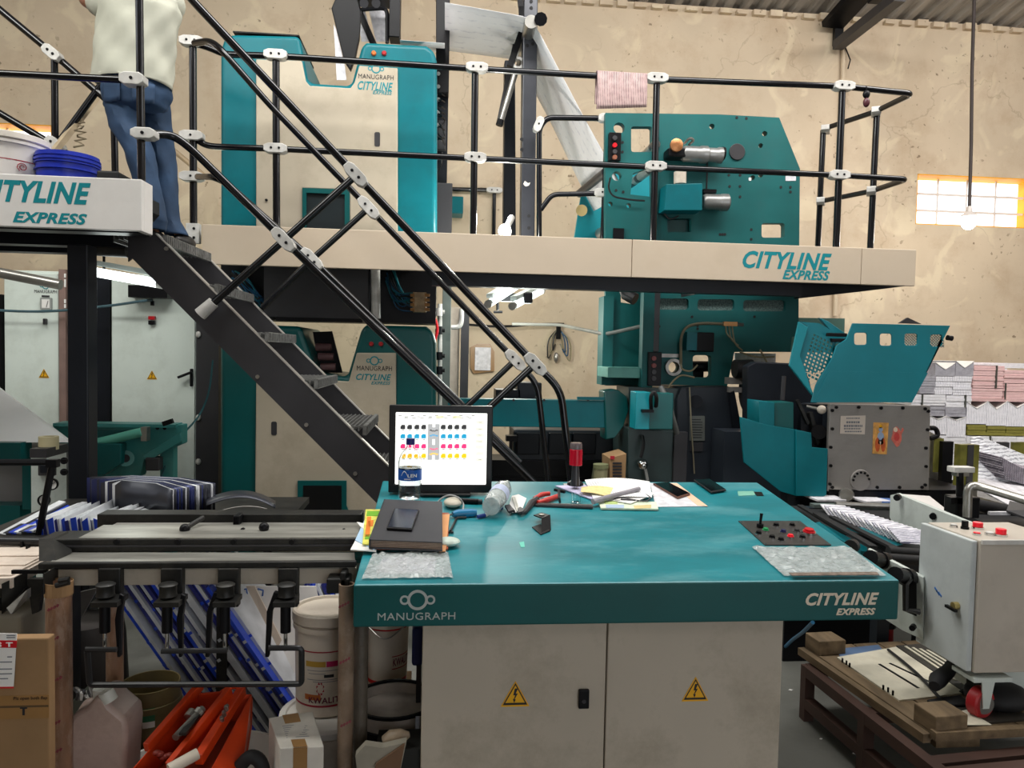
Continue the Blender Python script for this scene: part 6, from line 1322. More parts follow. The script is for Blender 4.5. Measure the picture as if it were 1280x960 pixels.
uic('menu_text', [(598, y+2, 4, 1) for y in (525.5, 534, 541.5, 549.5, 564.5, 572)], tk)
uic('toolbar', [(496.5, 517.3, 110, .8), (545, 519.5, 9, 3.6), (566, 519.5, 10, 3.6)], em('pale_yellow', (232, 230, 190)))
# ---- water bottle
WATER = mat('clear_pet', (250, 252, 252), .02, var=0, trans=1.0, ior=1.42); WATERL = mat('clear_water', (246, 250, 252), .0, var=0, trans=1.0, ior=1.2)
bt = T('water_bottle', 'clear water bottle with blue label and navy cap in front of the monitor', 'bottle', dk(512, 630))
c = dk(512, 629.5); s = (c.y)/FPX; hb = (629.5-549)*s*1.005
prof = [(0, .0), (.038, 0), (.042, .006), (.0415, .02), (.0435, .03), (.0405, .04), (.0435, .05), (.0405, .06), (.0435, .07), (.042, .084), (.043, .088), (.043, .132), (.044, .136), (.0445, .15), (.041, .17), (.032, .19), (.02, .205), (.0135, .215), (.0135, .225)]
k_ = hb/.245
c.z += .003
O('bottle_body', MB().lathe([(r_*k_, z*k_) for r_, z in prof], c, n=32), WATER, bt, smooth=True, solid=.0016); O('water', MB().lathe([(0, .004*k_)]+[((r_-.003)*k_, z*k_) for r_, z in prof[3:13]]+[(0, .134*k_)], c, n=28), WATERL, bt, smooth=True)
O('cap', MB().lathe([(.0165*k_, .222*k_), (.0165*k_, .245*k_), (.0, .246*k_)], c, n=24), mat('navy_cap', (20, 28, 110), .35, var=0), bt, smooth=True)
lb = O('label', MB().lathe([(.0447*k_, .09*k_), (.0447*k_, .131*k_), (.0445*k_, .131*k_), (.0445*k_, .09*k_)], c, n=40, ring=True), mat('label_blue', (14, 82, 168), .35, var=.05), bt, smooth=True)
tm = text('LEN', (-.5, 0, 0), (1, 0, 0), (0, 1, 0), PAPER, lb, off=.02)
rr = .0450*k_
def wrapmesh(o, ang0, ang1, z0, z1, cc=c, r_=None):
    r_ = r_ or rr; base = wpos(o.parent)
    for v in o.data.vertices:
        p = v.co+base; u = p.x+.5; w = p.y; a = ang0+(ang1-ang0)*u; lift = p.z*.3
        v.co = Vector((cc.x+(r_+lift)*math.sin(a), cc.y-(r_+lift)*math.cos(a), z0+(z1-z0)*w))-base
wrapmesh(tm, -.15, .62, c.z+.104*k_, c.z+.116*k_)
b = MB()
for i in range(10):
    a0 = -.75+.6*i/10; z_ = c.z+(.106+.018*math.sin(i/10*3.1))*k_; a1 = a0+.06; z2_ = c.z+(.106+.018*math.sin((i+1)/10*3.1))*k_
    b.poly([Vector((c.x+rr*math.sin(a0), c.y-rr*math.cos(a0), z_)), Vector((c.x+rr*math.sin(a1), c.y-rr*math.cos(a1), z2_)), Vector((c.x+rr*math.sin(a1), c.y-rr*math.cos(a1), z2_+.004)), Vector((c.x+rr*math.sin(a0), c.y-rr*math.cos(a0), z_+.004))])
b.box((c.x-.02, c.y-rr-.0005, c.z+.096*k_), (c.x+.004, c.y-rr+.0003, c.z+.0985*k_))
O('label_swoosh', b, PAPER, lb)
# lying crumpled bottle
bt2 = T('crushed_bottle', 'crushed empty plastic bottle lying right of the monitor', 'bottle', dk(625, 632))
p0, p1 = dk(613, 634, .045), dk(634, 604, .045)
d = (p1-p0); L_ = d.length
O('bottle_body', MB().lathe([(.006, 0), (.033, .01), (.036, .05), (.031, .07), (.037, .09), (.034, L_*.5), (.036, L_*.7), (.02, L_*.9), (.012, L_*.97), (.012, L_)], p0-Vector((0, 0, .0)), d, n=22), FOILM, bt2, smooth=True)
O('label', MB().lathe([(.0375, L_*.36), (.0375, L_*.55)], p0, d, n=22, ring=True), mat('pale_blue_label', (190, 200, 226), .5, var=.2, scale=20), bt2, smooth=True)
# ---- stack at left: books and papers, phone
t = T('orange_folder', 'orange-brown card folder lying under the black ledger', 'folder', dk(505, 690))
sheetpx('folder_board', [(443, 687), (560, 688), (561, 643), (470, 640)], mat('orange_brown_card', (176, 92, 60), .7, var=.15), t, .005, .006)
t = T('paper_pile', 'white and pale blue papers sticking out left under the black ledger', 'papers', dk(465, 680))
for k, q in enumerate((((438, 688), (470, 690), (485, 640), (462, 642)), ((444, 676), (468, 688), (480, 650), (456, 650)))): sheetpx('paper', q, [PAPER, mat('pale_blue_paper', (176, 206, 232), .8, var=.08)][k], t, .012+.003*k, .003)
sheetpx('folded_corner', [(446, 653), (456, 655), (455, 662), (450, 658)], PAPER, t, .018, .002)
t = T('colourful_booklet', 'green, orange and yellow booklet poking out left of the black ledger', 'booklet', dk(460, 670))
sheetpx('cover', [(453, 681), (470, 682), (476, 638), (457, 638)], mat('booklet_yellow_green', (220, 214, 96), .6, var=.25, scale=30), t, .020, .004)
for q, mt in ((((459, 639), (474, 639), (473, 645), (458, 645)), mat('leaf_green', (110, 170, 40), .6, var=.2)), (((459, 646), (464, 646), (462, 671), (456, 671)), mat('print_orange', (232, 130, 40), .6, var=.2)), (((460, 651), (467, 650), (466, 658), (460, 658)), mat('print_orange', (232, 130, 40))), (((457, 668), (464, 668), (463, 674), (456, 674)), mat('leaf_green', (110, 170, 40)))): sheetpx('print_patch', q, mt, t, .0245, .0006)
t = T('peach_paper', 'peach paper and green-white bag corner sticking out right of the black ledger', 'paper', dk(560, 660))
sheetpx('sheet', [(551, 644), (562, 644), (557, 690), (549, 690)], mat('peach_card', (226, 164, 112), .8, var=.08), t, .013, .003)
O('bag_corner', MB().ellip(dk(560, 677, .015), (.04, .035, .014)), mat('green_white_bag', (206, 220, 208), .5, var=.2, scale=30), t, smooth=True)
lg_ = T('black_ledger', 'thick black hardcover ledger with brown page edges, lying on the desk', 'book', dk(512, 665))
Q = [(461, 684), (553, 692), (552, 634), (479, 631)]
def lift(q, h): return [dk(x, y, h) for x, y in q]
QB = lift([(461, 686), (553, 689.5), (552.5, 637), (480, 634)], .018); up_ = Vector((0, 0, .026)); hb_ = Vector((0, 0, .004))
LED = mat('black_book_cloth', (58, 58, 62), .6, var=.1, scale=12)
O('back_cover', MB().prism(QB, hb_), LED, lg_)
cq = sum(QB, Vector())/4; inner = [cq+(p-cq)*.97 for p in QB]
O('page_block', MB().prism([p+hb_ for p in inner], up_-hb_), stripes('brown_page_edges', (96, 76, 66), (160, 140, 122), 'Z', 90, noise=.5), lg_)
O('front_cover', MB().prism([p+up_ for p in QB], hb_), LED, lg_, bevel=.0015)
O('spine', MB().prism([QB[0], QB[0]+(QB[1]-QB[0])*.02, QB[3]+(QB[2]-QB[3])*.02, QB[3]], up_+hb_), LED, lg_)
PB = [(483, 663), (515, 665), (524, 640), (493, 638)]
H0 = .018+.026+.004
ph = T('black_phone', 'black smartphone with glossy back lying on the ledger', 'phone', dk(503, 652, H0))
P_ = lift(PB, H0+.001); cP = sum(P_, Vector())/4
O('phone_body', MB().prism(P_, (0, 0, .009)), BLACK, ph, bevel=.003); O('phone_screen', MB().prism([cP+(p-cP)*.92+Vector((0, 0, .0092)) for p in P_], (0, 0, .0006)), mat('glossy_dark_blue', (16, 26, 46), .2, var=.2, scale=8), ph)
# mouse & cable
t = T('computer_mouse', 'cream computer mouse with coiled cable in front of the monitor', 'mouse', dk(567, 630))
O('shell', MB().ellip(dk(566, 628, .016), (.035, .05, .018)), mat('cream_mouse', (190, 182, 164), .45, var=.1), t, smooth=True)
O('cable', MB().path([dk(543, 633, .005), dk(551, 623, .03), dk(562, 618, .045), dk(574, 622, .04), dk(580, 630, .012), dk(578, 640, .005)], .0035, 6, .03), mat('grey_cord', (150, 150, 148), .5), t, smooth=True)
t = T('marker_pen', 'black chunky marker lying under the right of the monitor', 'pen', dk(588, 627)); O('barrel', MB().tube(dk(576, 626, .01), dk(598, 627, .01), .011, 12), BLACK, t, smooth=True); O('cap', MB().tube(dk(598, 627, .01), dk(603, 627, .01), .009, 12), STEELD, t)
t = T('blue_tool', 'blue handled screwdriver lying beside the ledger', 'tool', dk(582, 643)); O('handle', MB().path([dk(566, 643, .014), dk(572, 642, .014), dk(590, 641, .014), dk(596, 641, .014)], [.01, .015, .015, .012], 12, 0), mat('blue_tool_plastic', (30, 116, 160), .35), t, smooth=True); O('blade', MB().tube(dk(566, 643, .012), dk(556, 644, .012), .004, 8), STEEL, t)
t = T('blue_pen', 'blue and white pen lying next to the blue screwdriver', 'pen', dk(612, 643)); O('barrel', MB().tube(dk(606, 644, .008), dk(620, 638, .008), .0065, 10), PAPER, t, smooth=True); O('grip', MB().tube(dk(597, 646, .008), dk(606, 644, .008), .007, 10, .0075), mat('navy_plastic', (36, 60, 130), .4), t, smooth=True); O('cap', MB().tube(dk(620, 638, .008), dk(627, 635, .008), .007, 10), mat('navy_plastic', (36, 60, 130)), t, smooth=True)
t = T('hex_key', 'black bent hex key lying right of the ledger', 'hex key', dk(565, 655)); O('key', MB().path([dk(583, 647, .006), dk(571, 647, .006), dk(563, 664, .006)], .0045, 6, .01), IRON, t); O('loop', MB().lathe([(.006, 0), (.011, 0), (.011, .005), (.006, .005)], dk(563, 666, .002), n=14, ring=True), BLACK, t)
# pliers, spanner, receipts
t = T('white_adjustable_spanner', 'silver spanner with paper tag beside the crushed bottle', 'spanner', dk(640, 635)); O('tag', MB().prism([dk(640, 620, .006), dk(648, 618, .006), dk(658, 623, .006), dk(652, 640, .006), dk(640, 641, .006), dk(637, 630, .006)], (0, 0, .001)), PAPER, t)
O('handle', MB().bar(dk(642, 622, .012), dk(648, 640, .012), .012, .006), STEEL, t); O('jaw', MB().prism([dk(637, 633, .012), dk(644, 641, .012), dk(641, 640, .012), dk(636, 642, .012), dk(631, 634, .012)], (0, 0, .008)), STEELD, t); O('jaw', MB().prism([dk(650, 636, .012), dk(656, 639, .012), dk(653, 642, .012), dk(648, 643, .012), dk(647, 638, .012)], (0, 0, .008)), STEELD, t)
t = T('red_pliers', 'pliers with two red handles lying open on the desk', 'pliers', dk(675, 628)); RG = mat('red_grip', (196, 52, 44), .4, var=.1)
O('grip', MB().path([dk(668, 623, .014), dk(677, 618, .016), dk(687, 617, .016)], [.008, .01, .009], 10, .02), RG, t, smooth=True); O('grip', MB().path([dk(672, 628, .012), dk(684, 625, .012), dk(698, 620, .012)], [.008, .011, .01], 10, .02), RG, t, smooth=True)
O('jaw', MB().path([dk(671, 624, .012), dk(664, 629, .012), dk(656, 640, .01), dk(651, 642, .01)], [.012, .014, .009, .004], 8), STEELD, t, smooth=True); O('pivot', MB().ellip(dk(668, 625, .014), (.014, .014, .008)), STEEL, t, smooth=True)
t = T('steel_ruler', 'long dark steel strip lying in front of the papers', 'strip', dk(705, 630)); O('strip', MB().bar(dk(669, 631, .006), dk(741, 634, .006), .02, .006), STEELD, t); O('front_strip', MB().bar(dk(672, 629.5, .008), dk(741, 631.5, .008), .006, .006), STEEL, t)
t = T('small_glass', 'small clear plastic cup beside the pile of papers', 'cup', dk(720, 626)); c = dk(720, 628, .001); O('cup', MB().lathe([(.018, 0), (.02, .035), (.0185, .035), (.016, .003)], c, n=20), WATER, t, smooth=True)
t = T('upright_pen', 'dark pen leaning beside the alarm beacon', 'pen', dk(700, 625)); O('barrel', MB().path([dk(700, 628, .008), dk(699, 622, .03), dk(698.5, 612, .055)], .005, 8), STEELD, t); O('clip', MB().bar(dk(693, 612, .02), dk(706, 615, .02), .01, .01), BLACK, t)
t = T('loupe', 'small black folding loupe standing on the desk centre', 'magnifier', dk(678, 664))
O('top_plate', MB().prism([px(667, 643.5, 2.62), px(677, 640.5, 2.66), px(687, 643.5, 2.62), px(678, 647.5, 2.58)], (0, 0, -.004)), BLACK, t)
O('lens', MB().tube(px(677, 643.5, 2.62), px(677, 643.5, 2.62)+Vector((0, 0, .002)), .010, 14), STEEL, t)
c0_ = dk(668, 660, .002); q = [dk(665, 659.5, .001), dk(675, 656, .001), dk(688, 664, .001), dk(676, 669, .001)]
O('base_plate', MB().prism(q, (0, 0, .003)), BLACK, t)
O('hinge_plate', MB().prism([px(677, 647, 2.585), px(687, 643.6, 2.62), dk(688, 663, .001), dk(676.5, 668, .001)], (.003, .004, 0)), BLACK, t)
# beacon
bc = T('alarm_beacon', 'red and clear signal beacon on a black stem at the back of the desk', 'beacon', dk(720, 606))
Yb = 3.02; O('base_plate', dbox(MB(), dk(719, 609), .09, .07, .006), ALU, bc); O('base_boss', MB().lathe([(.034, .006), (.034, .016), (.02, .024)], dk(719, 608), n=24), BLACK, bc, smooth=True)
c = dk(719, 607, .02); S_ = c.y/FPX
O('stem', MB().tube(c, c+Vector((0, 0, 27*S_)), .02, 16, .014), mat('smoky_stem', (52, 50, 54), .3), bc, smooth=True)
O('red_lens', MB().tube(c+Vector((0, 0, 26*S_)), c+Vector((0, 0, 47*S_)), 8.3*S_, 20), mat('red_lens', (200, 14, 44), .2, var=.1), bc, smooth=True, bevel=.003)
O('clear_dome', MB().lathe([(8.0*S_, 47*S_), (8.0*S_, 53*S_), (7*S_, 55*S_), (0, 55.5*S_)], c, n=20), mat('grey_dome', (110, 96, 98), .2), bc, smooth=True)
# papers
t = T('open_report', 'pile of printed report sheets and lilac pages at the back of the desk', 'papers', dk(770, 615))
sheetpx('sheet', [(694, 608), (760, 607), (800, 632), (740, 625)], mat('lilac_sheet', (206, 200, 230), .8, var=.1), t, .004, .004)
def curl(pts, h0, amp):
    A, B_, C_, D_ = [dk(x, y, h0) for x, y in pts]
    return lambda u, v: A.lerp(B_, u).lerp(D_.lerp(C_, u), v)+Vector((0, 0, amp*math.sin(u*math.pi)*(1-.4*v)))
TBL = stripes('printed_table', (170, 172, 178), (244, 244, 242), 'X', 30, noise=.7, pos=(.1, .3))
O('sheet', MB().grid(curl([(731, 600), (812, 602), (815, 622), (742, 624)], .014, .012), 10, 6), TBL, t, solid=.0016)
O('sheet', MB().grid(curl([(727, 609), (772, 611), (760, 621), (726, 615)], .02, .008), 8, 4), mat('yellow_table', (236, 214, 150), .8, var=.12, scale=60), t, solid=.0016)
sheetpx('sheet', [(744, 622), (806, 610), (818, 618), (788, 630)], PAPER, t, .012, .002)
t = T('rolled_sheet', 'grey rolled sheet lying across the report pages', 'paper', dk(770, 620)); O('roll', MB().tube(dk(741, 627, .022), dk(799, 611, .03), .011, 12, .009), mat('grey_roll', (150, 146, 152), .7, var=.15, scale=20), t, smooth=True)
t = T('green_booklet', 'pale green booklet with pasted notes in front of the report', 'booklet', dk(785, 635)); sheetpx('booklet', [(748, 628), (820, 629), (823, 638), (751, 637)], mat('pale_green_page', (214, 226, 200), .8, var=.12, scale=30), t, .003, .006)
for q, mt in ((((757, 631), (780, 631), (780, 635), (758, 635)), mat('blue_note', (176, 196, 220), .8)), (((792, 632), (814, 631), (814, 635), (793, 636)), mat('tan_note', (214, 196, 140), .8)), (((755, 626), (772, 627), (772, 630), (756, 630)), mat('olive_note', (186, 206, 130), .8))): sheetpx('note', q, mt, t, .0095, .0006)
t = T('reading_glasses', 'folded silver key ring and wire-rim glasses on the booklet', 'glasses', dk(790, 625)); O('wire', MB().path([dk(768, 624, .014), dk(776, 621, .016), dk(792, 625, .014), dk(808, 627, .014), dk(814, 622, .016), dk(800, 614, .014)], .003, 6, .02), STEELD, t); O('rim', MB().lathe([(.014, 0), (.018, 0), (.018, .003), (.014, .003)], dk(771, 625, .011), n=16, ring=True), STEEL, t); O('bar', MB().tube(dk(776, 625, .013), dk(794, 626, .013), .006, 8), STEELD, t)
t = T('order_sheet', 'white order sheet with peach margin under the brown-edged phone', 'paper', dk(845, 620)); sheetpx('sheet', [(812, 604), (846, 604), (884, 633), (820, 634)], PAPERT, t, .001, .0015); sheetpx('peach_margin', [(838, 604), (846, 604), (885, 633), (872, 632)], mat('peach_margin', (232, 190, 160), .8), t, .0027, .0006)
def phone(name, label, q, edge):
    t = T(name, label, 'phone', dk(sum(p[0] for p in q)/4, sum(p[1] for p in q)/4)); P_ = lift(q, .004); c = sum(P_, Vector())/4
    O('phone_body', MB().prism(P_, (0, 0, .008)), edge, t, bevel=.003); O('phone_screen', MB().prism([c+(p-c)*.93+Vector((0, 0, .0082)) for p in P_], (0, 0, .0006)), mat('black_glass', (14, 15, 18), .06, var=0), t)
phone('copper_edged_phone', 'black smartphone with copper edge lying on the order sheet', [(816, 606), (835, 604.5), (863, 619), (847, 624)], mat('copper_edge', (120, 84, 72), .3, .5, var=0))
phone('dark_phone', 'matte black smartphone at the back edge of the desk', [(867, 601.5), (887, 600.5), (908, 614), (889, 617)], RUBBER)
sheetb = T('desk_bag', 'dark blue plastic bag end hanging behind the cabinet left side', 'bag', (px(518, 860, 2.4).x, 2.4, 0))
O('bag', MB().box((px(514, 860, 2.42).x, 2.42, .56), (px(527.5, 860, 2.42).x, 2.7, px(520, 782, 2.42).z-.01)), mat('dark_blue_bag', (24, 36, 96), .5), sheetb, bevel=.01); O('bag_post', MB().box((px(520, 860, 2.5).x, 2.5, 0), (px(526, 860, 2.5).x, 2.6, .57)), STEELD, sheetb)
O('printed_strip', MB().box(px(519.5, 896, 2.3), (px(524.5, 900, 2.3).x, 2.305, px(520, 951, 2.3).z)), mat('pale_blue_strip', (170, 176, 190), .6, var=.2, scale=40), sheetb)
# ================================================================== PLATE BENDING BENCH
BF = 2.26
bn = T('plate_bender', 'dark iron plate bending bench with levers and clamping cylinders at left', 'workbench', (px(240, 720, BF).x, 2.45, 0))
def bb(nm, x0, x1, y0, y1, Y, d, mt, bev=.003, mirror=False): return O(nm, MB().box(px(x0, y0, Y), (px(x1, y1, Y).x, Y+d, px((x0+x1)/2, y1, Y).z)) if False else MB().box((px(x0, (y0+y1)/2, Y).x, Y, px((x0+x1)/2, y1, Y).z), (px(x1, (y0+y1)/2, Y).x, Y+d, px((x0+x1)/2, y0, Y).z)), mt, bn, bevel=bev)
STRIP = mat('polished_strip', (178, 176, 168), .3, .5, var=.3, scale=5, dirt=.5, dirtc=(70, 66, 60), dscale=4, stretch=(.6, 3, 1))
bb('clamp_beam', 121, 452, 643, 660, 2.72, .08, IRON); bb('clamp_foot', 122, 140, 660, 667, 2.71, .07, BLACK)
bb('bed_strip', 138, 449, 657, 666, 2.66, .05, STRIP); bb('front_bar', 62, 446, 674, 690, 2.42, .12, IRON); zfb = px(250, 674, 2.42).z
O('bed_plate', MB().box((px(112, 670, 2.5).x, 2.425, zfb), (px(446, 670, 2.44).x, 2.6, zfb+.004)), STRIP, bn); O('bar_groove', MB().box(px(66, 682, 2.417), (px(446, 683, 2.417).x, 2.4195, px(250, 683.5, 2.417).z)), STEELD, bn)
O('bed_incline', MB().prism([px(62, 703, BF+.02), px(444, 703, BF+.02), px(443, 690.5, 2.415), px(78, 690.5, 2.415)], (0, 0, -.02)), STRIP, bn)
O('cheek_plate', MB().prism([px(48, 702, 2.3), px(70, 702, 2.3), px(66, 673, 2.42), px(48, 674, 2.42)], (.0, .1, 0)), IRON, bn, bevel=.003)
bb('front_edge', 47, 445, 703, 711, BF, .02, IRON, .004)
bb('cream_beam', 60, 445, 711, 731, BF+.03, .06, CREAMC, .003)
for x, y in ((146, 666), (225, 667), (295, 667), (366, 667), (304, 662), (430, 663)): c = px(x, y, 2.54); O('screw', MB().tube(c, c+Vector((0, -.01, 0)), .008, 8), BLACK, bn)
for x in (146, 222, 292, 365): c = px(x, 677, 2.42); O('screw', MB().tube(c, c+Vector((0, -.008, 0)), .009, 8), BLACK, bn)
for (x0, y0, x1, y1) in ((231, 661, 254, 647), (330, 659, 318, 670)):
    l = O('lever', MB().tube(px(x0, y0, 2.52), px(x1, y1, 2.6), .008, 10), IRON, bn); O('ball_knob', MB().ellip(px(x0, y0, 2.52), (.017, .017, .017)), BLACK, l, smooth=True)
O('lever_pivot', MB().box(px(291, 645, 2.66), px(304, 658, 2.72)), BLACK, bn, bevel=.004)
for i, (xa, xb, xc) in enumerate(((124, 152, 131), (202, 229, 209), (273, 299, 281), (348, 373, 357))):
    h = O('cylinder_hanger', MB().box((px(xa, 740, BF).x, BF-.01, px(xa, 758, BF).z), (px(xb, 740, BF).x, BF+.02, px(xa, 710, BF).z)), IRON, bn, bevel=.003)
    c1 = px(xc+1, 730, BF-.05); O('spool', MB().lathe([(.022, .0), (.026, .004), (.024, .01), (.024, .03), (.027, .036), (.022, .04)], px(xc+1, 746, BF-.05), (0, 0, 1), 18), IRON, bn, smooth=True)
    O('clevis_plate', MB().box((px(xa-9 if i < 2 else xa-6, 750, BF-.08).x, BF-.09, px(xc, 755, BF-.06).z), (px(xb-4, 750, BF-.08).x, BF-.012, px(xc, 749, BF-.06).z)), IRON, bn)
    O('cylinder', MB().tube(px(xc, 755, BF-.05), px(xc, 790, BF-.05), .015, 14), BLACK, bn, smooth=True); O('piston_rod', MB().tube(px(xc, 790, BF-.05), px(xc, 813, BF-.05), .0055, 10), CHROME, bn, smooth=True)
    yo = BF-.06
    if i < 2: pts = [(xb-3, 742), (xb+3, 745), (xb-1, 770), (xb-2, 822), (xb-6, 822), (xb-9, 775)]
    else: pts = [(xa-6, 740), (xa+3, 742), (xa-8, 765), (xa-12, 822), (xa-17, 822), (xa-15, 765)]
    O('fork_arm', MB().prism([px(x, y, yo) for x, y in pts], (0, .02, 0)), BLACK, bn, bevel=.003)
RD_ = mat('black_rod', (30, 30, 32), .4)
O('pedal_bar', MB().path([px(107, 812, BF-.08), px(146, 812, BF-.08)], .008, 8), RD_, bn); O('pedal_bar', MB().path([px(202, 814, BF-.08), px(284, 813, BF-.08)], .008, 8), RD_, bn)
O('pedal_bar', MB().path([px(336, 810, BF-.08), px(377, 810, BF-.08), px(377, 855, BF-.08), px(112, 856, BF-.08), px(109, 814, BF-.08)], .0085, 8, .012), RD_, bn, smooth=True)
for x in (75, 440): O('leg', MB().box((px(x, 780, 2.6).x-.03, 2.6, 0), (px(x, 780, 2.6).x+.03, 2.68, px(x, 712, 2.6).z)), IRON, bn)
O('end_bracket', MB().box(px(55, 717, BF-.06), px(72, 732, BF+.02)), IRON, bn, bevel=.004); O('end_hook', MB().path([px(70, 732, BF-.06), px(86, 728, BF-.06), px(86, 724, BF-.06), px(74, 726, BF-.06)], .008, 8), IRON, bn)
O('clamp_block', MB().box(px(408, 724, BF-.03), px(440, 733, BF+.04)).box(px(425, 716, BF-.03), px(436, 740, BF+.04)), IRON, bn, bevel=.004)
# side table at far left
sd = T('side_table', 'pale paper-covered side table with dark angle clamps at the far left edge', 'table', (px(20, 720, 2.5).x, 2.5, 0))
PT = mat('scuffed_paper_top', (206, 192, 178), .7, var=.2, scale=6, dirt=.5, dirtc=(150, 126, 110), dscale=5)
zt3 = px(20, 705, 2.45).z
O('table_top', MB().box((px(-60, 700, 2.4).x, 2.3, zt3-.03), (px(57, 705, 2.45).x-.02, 2.75, zt3)), PT, sd)
for k in range(3): O('paper_sheet', MB().box((px(-60, 700, 2.4).x, 2.32+.09*k, zt3+.001+.004*k), (px(44-4*k, 700, 2.45).x, 2.6+.06*k, zt3+.005+.004*k)), PT, sd)
O('leg', MB().box((px(-20, 800, 2.6).x, 2.65, 0), (px(-10, 800, 2.6).x, 2.7, zt3-.03)), IRON, sd); O('leg', MB().box((px(44, 800, 2.6).x, 2.65, 0), (px(50, 800, 2.6).x, 2.7, zt3-.03)), IRON, sd)
O('guide_rod', MB().tube(px(-40, 675, 2.62), px(58, 677, 2.62), .014, 10), RD_, sd, smooth=True); O('rod_bracket', MB().box(px(25, 677, 2.6), px(40, 690, 2.66)).box(px(32, 682, 2.58), px(38, 688, 2.6)), BLACK, sd)
O('angle_clamp', MB().prism([px(2, 730, 2.28), px(31, 716, 2.34), px(31, 735, 2.34), px(2, 768, 2.28)], (.0, .015, 0)), IRON, sd); O('angle_clamp', MB().prism([px(8, 760, 2.26), px(34, 737, 2.3), px(34, 748, 2.3), px(14, 768, 2.26)], (0, .02, 0)), STRIP, sd)
O('angle_clamp', MB().prism([px(34, 724, 2.36), px(55, 724, 2.36), px(48, 765, 2.36), px(40, 768, 2.36)], (0, .02, 0)), IRON, sd); O('black_rule', MB().box(px(14, 713, 2.3), px(56, 716, 2.31)), BLACK, sd); O('dark_underframe', MB().box(px(-40, 748, 2.4), px(52, 766, 2.6)), BLACK, sd)
# cardboard cores as posts
def core(x0, x1, y0, y1, Y, label, mt):
    t = T('cardboard_core', label, 'cardboard tube', (px((x0+x1)/2, 800, Y).x, Y, 0)); xc = (x0+x1)/2; r_ = (x1-x0)/2*Y/FPX
    top_ = px(xc, y0, Y)
    O('tube', MB().lathe([(r_*.8, top_.z), (r_, top_.z), (r_, 0), (r_*.8, 0), (r_*.8, top_.z)], (px(xc, 850, Y).x, Y+r_, 0), (0, 0, 1), 22, True), mt, t, smooth=True)
    return t, r_
WR = mat('wrapped_cardboard', (146, 112, 88), .3, var=.3, scale=8, dirt=.45, dirtc=(196, 176, 160), dscale=14, stretch=(2, 2, .8), bump=.5, bscale=30)
WR2 = mat('dim_wrapped_cardboard', (128, 108, 90), .35, var=.3, scale=8, dirt=.4, dirtc=(170, 156, 140), dscale=14, bump=.4, bscale=30)
t1, r1_ = core(52, 81, 733, 960, 2.2, 'thick film-wrapped cardboard core at the left end of the bench', WR)
t2, r2_ = core(129, 149, 745, 960, 2.45, 'thin cardboard core behind the first bench cylinder', WR)
t3, r3_ = core(421, 441, 733, 960, 2.2, 'film-wrapped cardboard core under the bench right end, left of two', WR2)
t4, r4_ = core(441, 459, 733, 960, 2.25, 'dark wrapped cardboard core touching the desk left end', mat('dark_wrap', (96, 88, 78), .35, var=.3, scale=10, bump=.4))
for tt, xs, Y in ((t1, (66, 760, 66, 800, 70, 850, 68, 905, 70, 940), 2.2), (t3, (430, 756, 431, 826, 432, 905), 2.2)):
    b = MB(); r_ = r1_ if tt is t1 else r3_
    for i in range(0, len(xs), 2):
        p = px(xs[i], xs[i+1], Y-.001)
        for k in range(4): b.cbox(p+Vector((-.012+.008*k, .0005+.0008*abs(k-1.5), .004*k-.006)), (.006, .002, .008), Euler((0, .5, 0)).to_matrix())
    O('printed_mark', b, mat('maroon_print', (130, 62, 70), .6, var=0), tt, kind='stuff')
O('paper_collar', MB().lathe([(r1_*1.06, px(66, 748, 2.2).z), (r1_*1.06, px(66, 731, 2.2).z)], (px(66.5, 850, 2.2).x, 2.2+r1_, 0), (0, 0, 1), 20, True), CARD, t1, solid=.002)
# ================================================================== UNDER THE BENCH
PLB = mat('plate_blue', (40, 74, 200), .3, .2, var=.3, scale=7, dirt=.3, dirtc=(80, 96, 150), dscale=14); PLS = mat('plate_silver', (196, 198, 202), .35, .2, var=.2, scale=9); PLD = mat('plate_dark_blue', (48, 52, 120), .35, .2, var=.4, scale=7)
rp = random.Random(3)
for k in range(28):
    x = 150+k*4.9; Y = 2.95
    xb0 = x+60; mt = (PLD, PLB, PLS, PLD, PLS, PLB, PLS)[k % 7]; cn = ('dark blue', 'bright blue', 'silver', 'dark blue', 'silver', 'bright blue', 'silver')[k % 7]
    A = px(x-18, 726+rp.uniform(-1, 8), Y); B_ = px(xb0+40, 880, Y-.15); A.y += rp.uniform(-.03, .03)
    dd = px(292, 880, 2.8)-px(214, 726, 2.95); dd.y = 0; dd.normalize()
    Bf = A+dd*(A.z-.02)/abs(dd.z)
    n_ = dd.cross(Vector((0, 1, 0))).normalized()
    t = T('printing_plate', '%s printing plate leaning in the row under the bench, %s from the left' % (cn, nth(k+1)), 'printing plate', (Bf.x, Bf.y, 0), 'slanted printing plates under the bench')
    w = Vector((0, .42, 0)); th = n_*.0125
    O('sheet', MB().prism([A, A+th, Bf+th, Bf], w), mt, t)
    for f in (.12, .3, .47, .63, .8):
        p = A.lerp(Bf, f+rp.uniform(-.03, .03)); O('edge_mark', MB().prism([p-n_*.0005+Vector((0, -.001, 0)), p+th*1.02+Vector((0, -.001, 0)), p+th*1.02+dd*.012+Vector((0, -.001, 0)), p+dd*.012-n_*.0005+Vector((0, -.001, 0))], (0, -.0008, 0)), (PLS, PLB)[k % 2], t)
t = T('white_board', 'large white sheet with blue scribbles leaning behind the plates under the bench', 'board', (px(340, 880, 3.2).x, 3.1, 0))
WB = mat('white_sheet_board', (226, 222, 218), .5, var=.08, scale=3)
O('sheet', MB().prism([px(300, 733, 3.25), px(395, 733, 3.25), Vector((px(430, 900, 3.0).x, 3.0, .01)), Vector((px(372, 900, 3.0).x, 3.0, .01))], (0, .008, 0)), WB, t)
